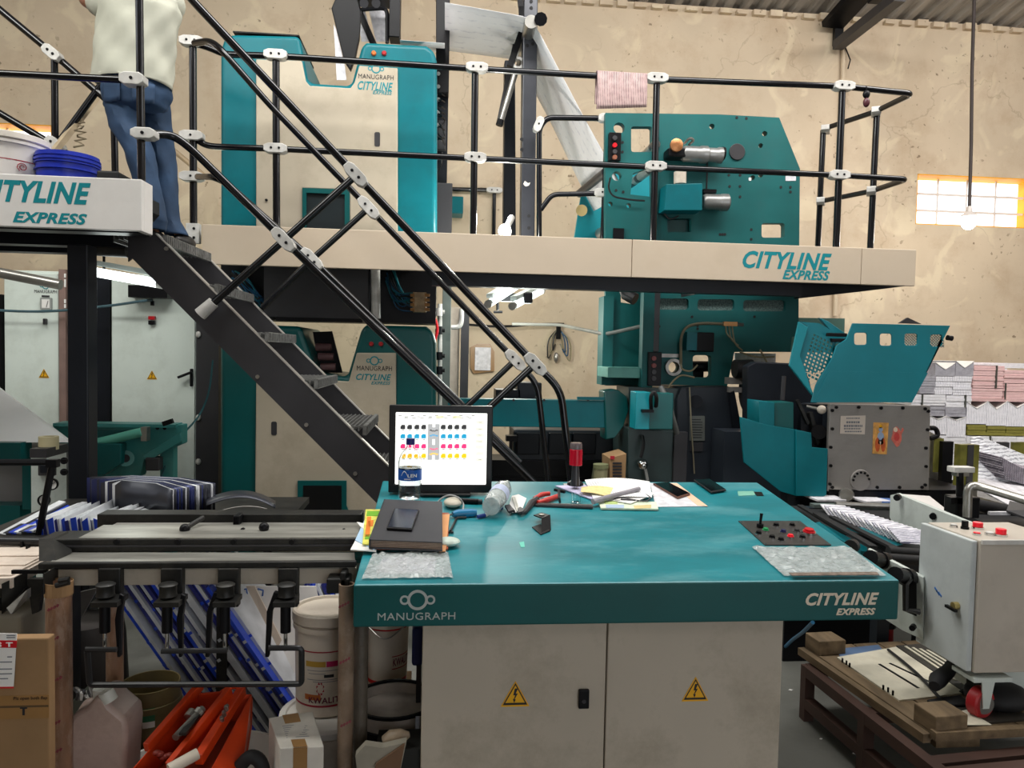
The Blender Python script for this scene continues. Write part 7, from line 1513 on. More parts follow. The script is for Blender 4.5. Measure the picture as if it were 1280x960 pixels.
O('sheet', MB().prism([px(286, 733, 3.2), px(318, 733, 3.2), px(352, 800, 3.12), px(338, 830, 3.1)], (0, .008, 0)), mat('beige_sheet', (206, 188, 170), .5, var=.06), t)
O('scribble', MB().path([px(301, 738, 3.17), px(308, 736, 3.17), px(309, 742, 3.17), px(304, 744, 3.17)], .004, 5).path([px(322, 736, 3.21), px(329, 738, 3.21), px(328, 745, 3.21)], .004, 5), mat('scribble_blue', (60, 96, 160), .6, var=0), t)
for k in range(6):
    A = px(380+k*7, 731, 3.3); B_ = px(404+k*7, 790, 3.15); dd = (B_-A).normalized(); Bf = A+dd*(A.z-.02)/abs(dd.z); n_ = dd.cross(Vector((0, 1, 0))).normalized()
    t = T('printing_plate', 'used printing plate behind the labelled white bucket, %s from the left' % nth(k+1), 'printing plate', (Bf.x, Bf.y, 0), 'printing plates behind the white bucket')
    O('sheet', MB().prism([A, A+n_*.012, Bf+n_*.012, Bf], (0, .2, 0)), (PLD, PLB, PLS)[k % 3], t)
# dark grey bags/plates behind at left under the bench
t = T('grey_sheet_bundle', 'bent grey metal sheet behind the left cardboard core under the bench', 'sheet', (px(100, 800, 2.75).x, 2.75, 0))
O('sheet', MB().prism([px(78, 745, 2.75), px(122, 735, 2.75), px(100, 775, 2.75), px(84, 790, 2.75)], (0, .01, 0)), GPLATE, t); O('dark_barrel', MB().lathe([(.13, 0), (.14, .3), (.13, .5), (.12, .56)], (px(102, 850, 2.85).x, 2.9, 0), (0, 0, 1), 24), mat('dark_grey_barrel', (58, 54, 52), .5, var=.2), t, smooth=True)
def bucket(name, label, xc, ytop, ybot, half, Y, mt, lid=None, base=None, taper=.88, rim=True, cat='bucket'):
    r_ = half*Y/FPX; top_ = px(xc, ytop, Y+r_); cx = px(xc, (ytop+ybot)/2, Y+r_).x; zt_ = px(xc, ytop, Y).z; zb_ = base if base is not None else px(xc, ybot, Y).z
    t = T(name, label, cat, (cx, Y+r_, zb_)); h = zt_-zb_
    pr = [(0, 0), (r_*taper, 0), (r_*(taper+.1*(1-taper)), h*.1), (r_*.98, h*.86)]
    if lid is None: pr += [(r_*.98, h), (r_*.94, h), (r_*.86, h*.12), (0, h*.1)]
    else: pr += [(r_*.98, h*.93), (0, h*.93)]
    O('pail', MB().lathe(pr, (cx, Y+r_, zb_), (0, 0, 1), 36), mt, t, smooth=True)
    if rim:
        O('rim', MB().lathe([(r_*.97, h*.82), (r_*1.03, h*.825), (r_*1.03, h*.87), (r_*.97, h*.875)], (cx, Y+r_, zb_), (0, 0, 1), 36, True), mt, t, smooth=True)
    if lid is not None: O('lid', MB().lathe([(r_*1.0, h*.88), (r_*1.06, h*.9), (r_*1.06, h*.985), (r_*1.02, h), (r_*.93, h), (r_*.9, h*.975), (0, h*.975)], (cx, Y+r_, zb_), (0, 0, 1), 36), lid, t, smooth=True)
    return t, Vector((cx, Y+r_, zb_)), r_, h
def band(parent, c, r_, h, z, w, mt, taper=.88, a0=-1.4, a1=1.4):
    def R(zz): return r_*(taper+(.98-taper)*min(1, zz/.86))*1.004
    n = 20; b = MB()
    for i in range(n):
        q = []
        for a, zz in ((a0+(a1-a0)*i/n, z), (a0+(a1-a0)*(i+1)/n, z), (a0+(a1-a0)*(i+1)/n, z+w), (a0+(a1-a0)*i/n, z+w)):
            q.append(Vector((c.x+R(zz)*math.sin(a), c.y-R(zz)*math.cos(a), c.z+zz*h)))
        b.poly(q)
    return O('printed_band', b, mt, parent)
def wraptext(s, parent, c, r_, h, z0, z1, a0, a1, mt, taper=.88, off=.02):
    o = text(s, (-.5, 0, 0), (1, 0, 0), (0, 1, 0), mt, parent, off=off); base = wpos(parent)
    for v in o.data.vertices:
        p = v.co+base; a = a0+(a1-a0)*(p.x+.5); zz = z0+(z1-z0)*p.y; R = r_*(taper+(.98-taper)*min(1, zz/.86))*1.006
        v.co = Vector((c.x+R*math.sin(a), c.y-R*math.cos(a), c.z+zz*h))-base
    return o
MAR = mat('maroon_band', (160, 28, 50), .5, var=0); MAG = mat('magenta_label', (190, 30, 90), .5, var=0)
# white bucket with label
lowb, lc, lr, lh = bucket('paint_bucket', 'white lidded bucket at floor level, carrying the labelled bucket', 412, 916, 1010, 62, 2.62, WPLA, lid=mat('clean_white_lid', (226, 222, 214), .4, var=.05), base=0.0)
bk, bc_, br, bh = bucket('paint_bucket', 'tall white lidded ink bucket with maroon band and flower logo', 409, 771, 902, 42, 2.72, WPLA, lid=WPLA, base=lc.z+lh+.001, taper=.93)
band(bk, bc_, br, bh, .64, .012, MAR, .93); band(bk, bc_, br, bh, .1, .02, MAR, .93)
b = band(bk, bc_, br, bh, .50, .055, MAG, .93, .12, .62); b.name = 'magenta_label'; b = band(bk, bc_, br, bh, .50, .055, mat('gold_label', (190, 150, 60), .5), .93, -.55, .1); b.name = 'gold_label'
for zz, a0, a1 in ((.46, -.5, .5), (.43, -.45, .1), (.37, -.5, .6), (.35, -.3, .55)): bb_ = band(bk, bc_, br, bh, zz, .006, TEXTG, .93, a0, a1); bb_.name = 'label_text'
bb_ = band(bk, bc_, br, bh, .395, .03, TEXTK, .93, .05, .35); bb_.name = 'printed_code'
wraptext('KWALITY', bk, bc_, br, bh, .14, .2, -.45, .72, mat('maroon_text', (110, 26, 60), .5, var=0), .93)
b = MB()
fz = bc_.z+.29*bh
for k in range(8):
    a = k*math.pi/4; R = br*.97*1.01
    for j in range(1):
        u = -.06+.085*math.cos(a); zz = fz+.0165*math.sin(a); u2 = -.06+.13*math.cos(a+.35); z2 = fz+.026*math.sin(a+.35); u3 = -.06+.115*math.cos(a+.75); z3 = fz+.022*math.sin(a+.75)
        b.poly([Vector((bc_.x+R*math.sin(q_), bc_.y-R*math.cos(q_), z_)) for q_, z_ in ((u, zz), (u2, z2), (u3, z3))])
O('flower_emblem', b, MAR, bk, solid=.001)
band(bk, bc_, br, bh, .17, .055, mat('orange_tape', (190, 104, 50), .5, var=.2), .93, -.6, -.05).name = 'orange_tape'
# second bucket with KWALITY
crt = T('brown_carton_stack', 'open brown carton beneath the bucket at the desk left end', 'carton', (px(485, 900, 2.8).x, 2.9, 0))
b2, c2, r2b, h2 = bucket('paint_bucket', 'white bucket with red bands half hidden under the desk left end', 484, 770, 868, 28, 2.74, WPLA, base=None, taper=.9)
O('carton_body', MB().box((c2.x-.1, c2.y-.12, 0), (c2.x+.09, c2.y+.12, c2.z-.001)), CARD, crt)
band(b2, c2, r2b, h2, .8, .02, RED, .9); band(b2, c2, r2b, h2, .1, .05, RED, .9)
wraptext('KWALITY', b2, c2, r2b, h2, .34, .44, .35, 1.5, mat('maroon_text', (110, 26, 60), .5), .9)
band(b2, c2, r2b, h2, .3, .012, MAR, .9, .3, 1.5); band(b2, c2, r2b, h2, .46, .012, MAR, .9, .3, 1.5)
O('wire_handle', MB().path([c2+Vector((-.07, -.06, h2*.85)), c2+Vector((0, -.13, h2*.72)), c2+Vector((.07, -.06, h2*.85))], .0025, 6, .1), STEEL, b2)
# ink tins in front
tn = T('ink_tub', 'wide black-rimmed white tub of dried ink between the core and the desk cabinet', 'tub', (px(490, 900, 2.35).x, 2.45, 0))
cx = px(492, 900, 2.42); zr = px(490, 893, 2.36).z
O('tub', MB().lathe([(.13, 0), (.135, zr-.02), (.14, zr), (.128, zr), (.122, zr-.03), (0, zr-.035)], (cx.x, 2.46, 0), (0, 0, 1), 36), mat('grey_white_tub', (168, 158, 148), .5, var=.25, scale=10), tn, smooth=True)
O('black_rim', MB().lathe([(.133, zr-.004), (.143, zr-.002), (.143, zr+.008), (.133, zr+.008), (.133, zr-.004)], (cx.x, 2.46, 0), (0, 0, 1), 36, True), BLACK, tn, smooth=True)
O('black_skirt', MB().lathe([(.139, zr-.12), (.143, zr-.05), (.1, zr-.045)], (cx.x, 2.46, 0), (0, 0, 1), 36, True), BLACK, tn, smooth=True)
t = T('dirty_roller_brush', 'ink-stained wooden handle lying in front of the black-rimmed tub', 'brush', px(490, 925, 2.2))
O('handle', MB().path([px(481, 928, 2.2), px(490, 923, 2.2), px(502, 920, 2.2), px(512, 918, 2.2)], [.02, .026, .022, .008], 14), mat('inky_wood', (150, 132, 110), .5, var=.45, scale=10), t, smooth=True)
O('rest_box', MB().box((px(470, 940, 2.2).x, 2.18, 0), (px(525, 940, 2.2).x, 2.3, px(490, 933, 2.2).z)), mat('dark_rag', (36, 36, 34), .8, var=.3), t)
t = T('torn_paper_bag', 'torn grey-white paper bag at the bottom beside the dark cardboard core', 'paper bag', px(470, 960, 2.15))
O('bag', MB().prism([px(444, 945, 2.13), px(456, 932, 2.13), px(478, 935, 2.13), px(508, 928, 2.13), px(500, 965, 2.13), px(450, 990, 2.13)], (0, .03, 0)), mat('torn_bag', (150, 144, 130), .8, var=.2, scale=8), t); O('brown_flap', MB().prism([px(470, 955, 2.12), px(506, 930, 2.12), px(496, 985, 2.12), px(462, 985, 2.12)], (0, .008, 0)), mat('brown_bag_paper', (112, 84, 62), .8, var=.2), t)
O('bag_foot', MB().box((px(452, 985, 2.14).x, 2.14, 0), (px(500, 985, 2.14).x, 2.2, px(470, 980, 2.14).z)), CARD, t)
# carton at bottom left
cY = 2.02
ct = T('brown_carton', 'tall brown carton with red and white shipping label at bottom left corner', 'carton', (px(20, 900, cY).x, cY+.15, 0))
xa, xb = px(-60, 880, cY).x, px(61, 880, cY).x; zc = px(30, 798, cY).z
O('carton_body', MB().box((xa, cY, 0), (xb, cY+.035, zc)), CARD, ct, bevel=.004)
zm = px(30, 880, cY).z; O('tape_strip', MB().box((xa, cY-.0015, px(30, 898, cY).z), (xb+.001, cY-.0002, px(30, 869, cY).z)), TAPE, ct); O('flap_seam', MB().box((xa, cY-.002, px(30, 884, cY).z), (xb, cY-.0016, px(30, 881.5, cY).z)), mat('seam_brown', (92, 70, 46), .8, var=0), ct)
textpx('Plz open both flap', 17, 871, 59, 876, cY-.002, mat('brown_print', (84, 60, 40), .7, var=0), ct, off=.008)
lb_ = plate('shipping_label', [(-30, 791), (21, 792), (17, 860), (-30, 861)], cY-.004, .0015, PAPER, ct)
plate('red_band', [(-30, 800), (21, 801), (20.5, 810), (-30, 809)], cY-.005, .001, RED, lb_); textpx('T', 7.5, 803, 16, 808.5, cY-.0055, PAPER, lb_, off=.03); textpx('S', -3, 803, 2, 809, cY-.0055, PAPER, lb_, off=.03)
plate('red_edge', [(-30, 859), (17.2, 858.5), (17, 860.5), (-30, 861)], cY-.005, .001, RED, lb_)
b = MB()
for x, y, w in ((9, 820.5, 6), (0, 827, 15), (-10, 836, 25), (-10, 842, 25), (-10, 848, 20)): b.box(px(x, y, cY-.005), (px(x+w, y, cY-.005).x, cY-.0045, px(x, y+1.4, cY-.005).z))
for x, y, w in ((8, 794, 11), (8, 796.5, 11)): b.box(px(x, y, cY-.005), (px(x+w, y, cY-.005).x, cY-.0045, px(x, y+1.2, cY-.005).z))
O('label_print', b, TEXTG, lb_)
O('arrow_print', MB().prism([px(25, 884, cY-.002), px(34, 884, cY-.002), px(34, 886, cY-.002), px(31, 886, cY-.002), px(31, 894, cY-.002), px(28, 894, cY-.002), px(28, 886, cY-.002), px(25, 886, cY-.002)], (0, -.0004, 0)), TEXTK, ct)
pb_ = T('pale_box', 'pale grey box behind the brown carton under the side table', 'box', (px(15, 800, 2.3).x, 2.35, 0)); O('box_body', MB().box((px(-40, 790, 2.36).x, 2.36, 0), (px(27, 790, 2.36).x, 2.6, px(10, 769, 2.36).z)), mat('pale_grey_box', (168, 164, 150), .6, var=.1), pb_, bevel=.01)
# jerrycan
jY = 2.25
jc = T('jerrycan', 'dirty translucent jerrycan with pinkish stains at the bottom left', 'jerrycan', (px(121, 920, jY).x, jY+.07, 0))
JM = mat('stained_translucent_plastic', (178, 156, 146), .4, var=.35, scale=5, dirt=.5, dirtc=(96, 78, 68), dscale=5)
q = [(82, 1000), (84, 905), (92, 893), (108, 884), (118, 872), (130, 872), (138, 884), (157, 900), (159, 915), (148, 1000)]
zb_ = .0
b = MB(); pts = [px(x, y, jY) for x, y in q]; pts[0].z = pts[-1].z = 0
O('can_body', MB().prism(pts, (0, .13, 0)), JM, jc, bevel=.03, smooth=True)
O('handle', MB().path([px(104, 888, jY+.07), px(112, 876, jY+.07), px(127, 880, jY+.07), px(140, 890, jY+.07)], .014, 10, .03), JM, jc, smooth=True)
O('spout', MB().tube(px(127, 876, jY+.05), px(126, 860, jY+.05), .022, 14), mat('white_spout', (206, 208, 200), .4), jc, smooth=True); O('cap_ring', MB().tube(px(138, 876, jY+.02), px(132, 864, jY+.02), .022, 14), mat('white_spout', (206, 208, 200)), jc, smooth=True)
t = T('wire_basket', 'tangle of grey cable ends above the jerrycan', 'cable', px(105, 868, 2.4))
for k in range(8): O('cable', MB().path([px(92+k*3, 862+rp.uniform(-3, 3), 2.35), px(98+k*2.5, 868+rp.uniform(-6, 6), 2.32), px(96+k*3, 874, 2.35)], .005, 6, .03), (STEELD, GPLATE, PAPER)[k % 3], t, smooth=True)
O('support', MB().box((px(90, 880, 2.38).x, 2.38, 0), (px(118, 880, 2.38).x, 2.5, px(100, 876, 2.38).z)), mat('grey_green_can', (92, 98, 90), .5), t)
# olive bucket
ob, oc, orr, oh = bucket('olive_bucket', 'grimy olive-brown bucket with red and green label behind the orange toolbox', 188, 868, 935, 36, 2.55, mat('grimy_olive', (112, 98, 62), .5, var=.3, scale=6, dirt=.4, dirtc=(60, 52, 34)), base=0.0, taper=.86)
band(ob, oc, orr, oh, .72, .12, RED, .86, -.5, -.05).name = 'red_label'; band(ob, oc, orr, oh, .72, .16, mat('green_label', (40, 110, 74), .5), .86, -.03, .5).name = 'green_label'; band(ob, oc, orr, oh, .72, .05, PAPER, .86, .1, .5).name = 'white_label'
# orange toolbox
tY = 2.2
tb = T('orange_toolbox', 'open orange plastic toolbox with tools tilted on a white basin', 'toolbox', px(245, 960, tY))
OI = mat('dark_orange_inside', (150, 50, 24), .5, var=.2)
zb_ = .2
A, B_, C_, D_ = px(165, 962, tY-.08), px(262, 966, tY-.08), px(314, 868, tY+.25), px(247, 868, tY+.25)
dn_ = Vector((0, 0, -.14))
b = MB(); r4 = [A, B_, C_, D_]; lo4 = [p+dn_+(sum(r4, Vector())/4-p)*.12 for p in r4]
b.add(r4+lo4, [(0, 1, 5, 4), (1, 2, 6, 5), (2, 3, 7, 6), (3, 0, 4, 7), (4, 5, 6, 7)])
O('tray', b, ORANGE, tb, solid=.006, bevel=.003)
def ob_(p0, p1, w=.02, h=.03, nm='divider'): return O(nm, MB().bar(p0, p1, w, h), ORANGE, tb, bevel=.003)
up3 = Vector((0, 0, .02))
ob_(px(183, 935, tY), px(251, 856, tY+.25), .02, .03, 'lid_arm'); ob_(px(248, 950, tY-.05), px(303, 862, tY+.25), .025, .035, 'lid_arm'); ob_(px(212, 962, tY-.06), px(288, 866, tY+.2), .02, .05); ob_(px(250, 870, tY+.25), px(278, 868, tY+.25), .01, .02)
O('lid_hinge', MB().path([px(277, 866, tY+.24), px(290, 858, tY+.24), px(302, 858, tY+.24), px(303, 866, tY+.24)], .009, 8, .01), ORANGE, tb, smooth=True)
O('side_panel', MB().prism([px(262, 968, tY-.09), px(314, 870, tY+.24), px(313, 905, tY+.2), px(300, 985, tY-.05)], (.004, .004, -.01)), ORANGE, tb)
O('worn_label', MB().prism([px(283, 935, tY+.05), px(296, 913, tY+.1), px(302, 918, tY+.1), px(292, 945, tY+.04)], (-.006, -.006, 0)), mat('worn_label', (206, 140, 110), .6, var=.3, scale=30), tb)
tl = T('spanner_set', 'steel spanners and rods lying in the orange toolbox', 'tools', px(230, 915, tY+.05))
O('rod', MB().tube(px(219, 922, tY), px(253, 886, tY+.12), .011, 10), STEEL, tl, smooth=True); O('spanner', MB().bar(px(228, 918, tY), px(248, 892, tY+.1), .02, .008), IRON, tl); O('socket', MB().tube(px(236, 898, tY+.1), px(242, 890, tY+.12), .018, 12).tube(px(246, 893, tY+.1), px(251, 888, tY+.11), .016, 12), STEEL, tl)
O('spring', MB().path([px(276+8*k/12+1.5*math.sin(k*1.6), 902-20*k/12, tY+.08+.014*math.cos(k*1.6)) for k in range(40) if k < 13], .006, 6), STEEL, tl)
setp(O('white_tube', MB().tube(px(211, 962, tY-.1), px(247, 942, tY-.05), .016, 14), WPLA, smooth=True), 'white plastic tube lying on the front of the orange toolbox', 'tube')
for k in range(6): O('red_scrap', MB().ellip(px(196+4*k, 945+rp.uniform(-6, 6), tY-.02), (.012, .01, .008)), mat('dark_red_scrap', (120, 36, 24), .5), tl)
O('tool_bed', MB().prism([p+dn_*.75+(sum(r4, Vector())/4-p)*.14 for p in r4], (0, 0, .03)), OI, tl)
bs = T('white_basin', 'white round basin under the orange toolbox', 'basin', (px(245, 960, 2.3).x, 2.3, 0))
zz0 = min(p.z for p in lo4)
O('basin', MB().lathe([(.24, 0), (.27, .1), (.31, max(.12, zz0-.01)), (.3, max(.12, zz0-.01)), (.25, .06), (0, .05)], (px(245, 960, 2.3).x, 2.34, 0), (0, 0, 1), 40), mat('clean_white_lid', (226, 222, 214)), bs, smooth=True)
O('basin_block', MB().box((px(225, 980, 2.3).x, 2.22, .052), (px(280, 980, 2.3).x, 2.45, zz0-.001)), RUBBER, bs)
# white carton with tape
wc = T('white_carton', 'small white carton with brown tape and printed label at the bottom', 'carton', px(368, 960, 2.15))
wY = 2.12
f = [px(350, 935, wY), px(405, 933, wY+.02), px(405, 1000, wY+.02), px(350, 1000, wY)]; bkk = [px(336, 895, wY+.2), px(391, 886, wY+.22)]
zf_ = f[0].z
e = Vector((0, .2, 0))
P0, P1 = f[0], f[1]; P3, P2 = pz(336, 897, zf_), pz(391, 889, zf_)
WCM = mat('white_carton_board', (206, 200, 190), .6, var=.1, scale=10)
O('carton_body', MB().prism([P0, P1, P2, P3], (0, 0, -.32)), WCM, wc, bevel=.003)
def cq_(u, v, l=.001): return P0.lerp(P1, u).lerp(P3.lerp(P2, u), v)+Vector((0, 0, l))
O('tape', MB().prism([cq_(.3, 0), cq_(.62, 0), cq_(.62, .22), cq_(.3, .22)], (0, 0, .0006)), TAPE, wc); O('tape', MB().prism([cq_(.3, .72), cq_(.66, .72), cq_(.66, 1), cq_(.3, 1)], (0, 0, .0006)), TAPE, wc)
fr_ = P0.lerp(P1, .3)+Vector((0, -.001, 0)); fr2 = P0.lerp(P1, .62)+Vector((0, -.001, 0)); O('tape', MB().prism([fr_, fr2, fr2+Vector((0, 0, -.3)), fr_+Vector((0, 0, -.3))], (0, -.0006, 0)), TAPE, wc)
b = MB()
for k in range(7): b.prism([cq_(.22, .28+.06*k, .0012), cq_(.22+rp.uniform(.4, .6), .28+.06*k, .0012), cq_(.22+.5, .295+.06*k, .0012), cq_(.22, .295+.06*k, .0012)], (0, 0, .0003))
O('label_print', b, TEXTG, wc)
O('carton_foot', MB().box((P0.x, P0.y+.01, 0), (P1.x, P0.y+.15, zf_-.32)), WCM, wc)
setp(O('dark_hose', MB().path([px(300, 958, 2.2), px(312, 944, 2.2), px(326, 950, 2.2), px(332, 975, 2.2)], .02, 10, .05), RUBBER, smooth=True), 'dark curved hose between the orange toolbox and the white carton', 'hose')
# ================================================================== PILE OF PLATES ON THE TABLE BEHIND THE BENCH
wt = T('plate_table', 'low work table behind the bench carrying the pile of used plates', 'table', (px(180, 660, 3.3).x, 3.3, 0))
zt4 = px(180, 668, 3.0).z
O('table_top', MB().box((px(-30, 668, 3.0).x, 2.9, zt4-.03), (px(345, 668, 3.0).x, 3.75, zt4)), IRON, wt)
for x in (px(-25, 668, 3.0).x, px(285, 668, 3.0).x-.02):
    for y in (2.92, 3.68): O('leg', MB().box((x, y, 0), (x+.04, y+.04, zt4-.03)), IRON, wt)
DP = mat('dark_plate', (54, 56, 64), .35, .4, var=.3, scale=4); DPB = mat('dark_plate_blue', (38, 46, 92), .3, .3, var=.3, scale=5)
for k in range(22):   # bent upright plates, edges to the right
    xo = 270-k*2.6; Yk = 3.45-.006*k; sx = rp.uniform(-2, 2)
    pts = [px(110+k*1.6+sx, 596+rp.uniform(-1, 3)+k*.4, Yk), px(165-k*.6, 594+k*.3, Yk-.02), px(228-k*1.6, 597+k*.35, Yk-.06), px(xo+sx, 604+k*.4, Yk-.14)]
    lowz = zt4+.002
    def fn(u, v, pts=pts):
        i = min(int(u*3), 2); p = pts[i].lerp(pts[i+1], u*3-i); return Vector((p.x+(1-v)*.06*0, p.y, lowz+(p.z-lowz)*v))
    setp(O('bent_printing_plate', MB().grid(fn, 9, 1), (DPB, DP, PLS, DP, DPB, DP)[k % 6], smooth=True, solid=.003), 'bent %s printing plate behind the bench, %s from the back' % (('blue', 'dark', 'silver', 'dark', 'blue', 'dark')[k % 6], nth(k+1)), 'printing plate', 'bent plates standing behind the bench')
PLW = mat('plate_white', (214, 218, 220), .35, .2, var=.12, scale=30)
for k in range(15):   # folded plates lying with blue edges to the front
    Y = 3.0+rp.uniform(-.02, .03); x = 48+k*7.2; d_ = px(x+50+rp.uniform(-6, 8), 628+rp.uniform(-6, 6)+k*.3, Y+.34)-px(x+4, 650, Y)
    f = [px(x, 669, Y), px(x+7, 669, Y), px(x+4, 649+rp.uniform(-3, 3), Y), px(x-3, 650+rp.uniform(-3, 3), Y)]
    t = T('printing_plate', '%s folded printing plate fanned out behind the bench, %s from the left' % (('blue-edged', 'white')[k % 2], nth(k+1)), 'printing plate', f[0], 'fanned plates on the pile')
    O('sheet', MB().prism(f, d_), (PLW, PLS, PLW)[k % 3], t)
    O('blue_edge', MB().prism([f[0]+Vector((0, -.001, 0)), f[1]+Vector((-.008*(k % 2), -.001, 0)), f[2]+Vector((-.008*(k % 2), -.001, 0)), f[3]+Vector((0, -.001, 0))], (0, -.003, 0)), (PLB, PLD, PLB, PLD)[k % 4], t)
for k in range(8):   # thin sheets spreading to the left from the column foot
    a, c_ = px(2+k*6.5, 668-k*.6, 3.0), px(78+k*2.2, 627+k*2.5, 3.3)
    setp(O('curled_sheet', MB().bar(a, c_, .03, .006, (0, -.6, 1)), (PLW, DP, PLB)[k % 3]), '%s sheet edge fanned towards the foot of the dark column, %s from the left' % (('white', 'dark', 'blue')[k % 3], nth(k+1)), 'printing plate', 'sheets fanned by the column')
setp(O('dark_curved_sheet', MB().grid(lambda u, v: px(258+u*86, 632-16*math.sin(u*2.2)+u*16*(u), 3.0+.35*v)+Vector((0, 0, .03*v)), 14, 2), DP, smooth=True, solid=.004), 'dark curved sheet bulging at the right end of the plate pile', 'sheet')
setp(O('dark_curved_sheet', MB().grid(lambda u, v: px(262+u*72, 643-10*math.sin(u*2.4), 2.92+.2*v), 12, 2), GPLATE, smooth=True, solid=.004), 'silvery curved sheet end just above the clamp beam', 'sheet')
# ================================================================== BUCKETS ON THE LEFT PLATFORM
zdk2 = zt2-.049
wb, wcn, wr_, wh_ = bucket('white_bucket', 'white lidded bucket with red band on the left platform', 4, 160, 240, 48, 3.75, mat('clean_bucket_white', (226, 220, 214), .4, var=.06), lid=mat('bucket_lid_white', (226, 218, 206), .45, var=.06), base=zdk2, taper=.9)
band(wb, wcn, wr_, wh_, .56, .015, MAR, .9, -1.5, 1.5)
sp = MB()
for k in range(14):
    a = k*.75; R1 = .006+.0012*k; p = lambda a_, r__: Vector((wcn.x+wr_*.96*math.sin(.93+r__*math.cos(a_)*6), wcn.y-wr_*.96*math.cos(.93+r__*math.cos(a_)*6), wcn.z+.47*wh_+r__*math.sin(a_)*1.0))
    sp.path([p(a, R1), p(a+.7, R1+.0012)], .002, 4)
O('swirl_emblem', sp, MAR, wb)
bb1, bc1, br1, bh1 = bucket('blue_bucket', 'blue bucket with ribbed rim beside the white bucket on the left platform', 85, 187, 240, 35, 3.8, BLUEP, base=zdk2, taper=.9)
for f_ in (.9, .76, .62): O('rib', MB().lathe([(br1*.96, bh1*f_), (br1*1.02, bh1*(f_+.01)), (br1*1.02, bh1*(f_+.03)), (br1*.96, bh1*(f_+.04))], bc1, (0, 0, 1), 36, True), BLUEP, bb1, smooth=True)
O('inner_cover', MB().lathe([(br1*.93, bh1*.97), (0, bh1*.98)], bc1, (0, 0, 1), 30), BLUEP, bb1)
t = T('black_tray', 'black flat tray right of the blue bucket on the left platform', 'tray', px(134, 225, 3.8)); O('tray', MB().box((px(120, 216, 3.85).x, 3.85, zdk2), (px(148, 216, 3.85).x, 4.1, px(134, 213, 3.85).z)), RUBBER, t, bevel=.01)
# ================================================================== PERSON
PYY = 4.33
fz_ = tr0.z
def P3(x, y, Y=PYY): return px(x, y, Y)
def skin(name, joints, edges, mt, parent, sub=2, root=0):
    me = bpy.data.meshes.new(name); me.from_pydata([j[0] for j in joints], edges, [])
    o = bpy.data.objects.new(name, me); COL.objects.link(o)
    off = wpos(parent) if parent else Vector((0, 0, 0))
    if parent: o.parent = parent
    me.transform(Matrix.Translation(-off))
    md = o.modifiers.new('skin', 'SKIN'); md.use_smooth_shade = True; md.use_x_symmetry = False
    if not me.skin_vertices: me.skin_vertices.new(name='')
    sv = me.skin_vertices[0].data
    for i, j in enumerate(joints):
        r_ = j[1]; sv[i].radius = r_ if isinstance(r_, tuple) else (r_, r_); sv[i].use_root = (i == root)
    s2_ = o.modifiers.new('sub', 'SUBSURF'); s2_.levels = sub; s2_.render_levels = sub
    me.materials.append(mt); return o
hipc = P3(170, 118); 
footL, footR = Vector((P3(196, 300).x, PYY-.05, fz_+.0)), Vector((P3(213, 300).x, PYY+.1, fz_+.0))
kneeL, kneeR = P3(174, 190, PYY-.06), P3(203, 188, PYY+.1)
hL, hR = P3(154, 125, PYY-.01), P3(189, 128, PYY+.05)
ankL, ankR = footL+Vector((0, 0, .09)), footR+Vector((0, 0, .09))
waist = P3(168, 92); chest = P3(172, 40); shl = P3(172, 6); neck = shl+Vector((.0, .02, .1)); headb = neck+Vector((0, .03, .09)); headt = headb+Vector((0, .0, .15))
shL, shR = P3(132, 6, PYY), P3(212, 4, PYY+.04)
elL = P3(106, 1, PYY+.1); wrL = P3(118, -26, PYY+.33)
elR = P3(206, 26, PYY+.26); wrR = P3(196, -14, PYY+.42)
SKINM = mat('brown_skin', (140, 92, 68), .5, var=.08)
pe = T('person', 'man seen from behind in a pale grey shirt and blue jeans at the stair top', 'person', (hipc.x, PYY, fz_))
jt = [(hipc, (.1, .08)), (waist, (.11, .08)), (chest, (.14, .1)), (shl, (.12, .08)), (neck, (.055, .055)), (headb, (.07, .085)), (headt, (.075, .085)),
      (hL, .07), (kneeL, .045), (ankL, .022), (footL+Vector((-.02, .1, .04)), (.038, .03)), (footL+Vector((-.03, .2, .03)), (.035, .022)),
      (hR, .07), (kneeR, .045), (ankR, .022), (footR+Vector((.01, .1, .04)), (.038, .03)), (footR+Vector((.02, .2, .03)), (.035, .022)),
      (shL, .055), (elL, .042), (wrL, .03), (shR, .055), (elR, .042), (wrR, .03)]
ed = [(0, 1), (1, 2), (2, 3), (3, 4), (4, 5), (5, 6), (0, 7), (7, 8), (8, 9), (9, 10), (10, 11), (0, 12), (12, 13), (13, 14), (14, 15), (15, 16), (3, 17), (17, 18), (18, 19), (3, 20), (20, 21), (21, 22)]
def hand(w, d, side):
    i0 = len(jt); d = d.normalized(); sdv = d.cross(Vector((0, 0, 1))).normalized()*side
    return d, sdv
wi = {'L': 19, 'R': 22}
for nm, w, el, sd_ in (('L', wrL, elL, 1), ('R', wrR, elR, -1)):
    d, sv_ = hand(w, w-el, sd_); palm = len(jt); jt.append((w+d*.05, (.035, .018))); ed.append((wi[nm], palm))
    for f_ in range(4):
        o_ = (f_-1.5)*.02; ln = (.07, .08, .075, .06)[f_]; b0 = len(jt)
        jt.append((w+d*.09+sv_*o_, (.0095, .0095))); jt.append((w+d*(.09+ln*.55)+sv_*o_*1.15+Vector((0, 0, -.012)), (.0085, .0085))); jt.append((w+d*(.09+ln)+sv_*o_*1.15+Vector((0, 0, -.034)), (.0072, .0072)))
        ed += [(palm, b0), (b0, b0+1), (b0+1, b0+2)]
    b0 = len(jt); jt.append((w+d*.055-sv_*.045, .0105)); jt.append((w+d*.085-sv_*.062, .0085)); ed += [(palm, b0), (b0, b0+1)]
skin('body', jt, ed, SKINM, pe, 2)
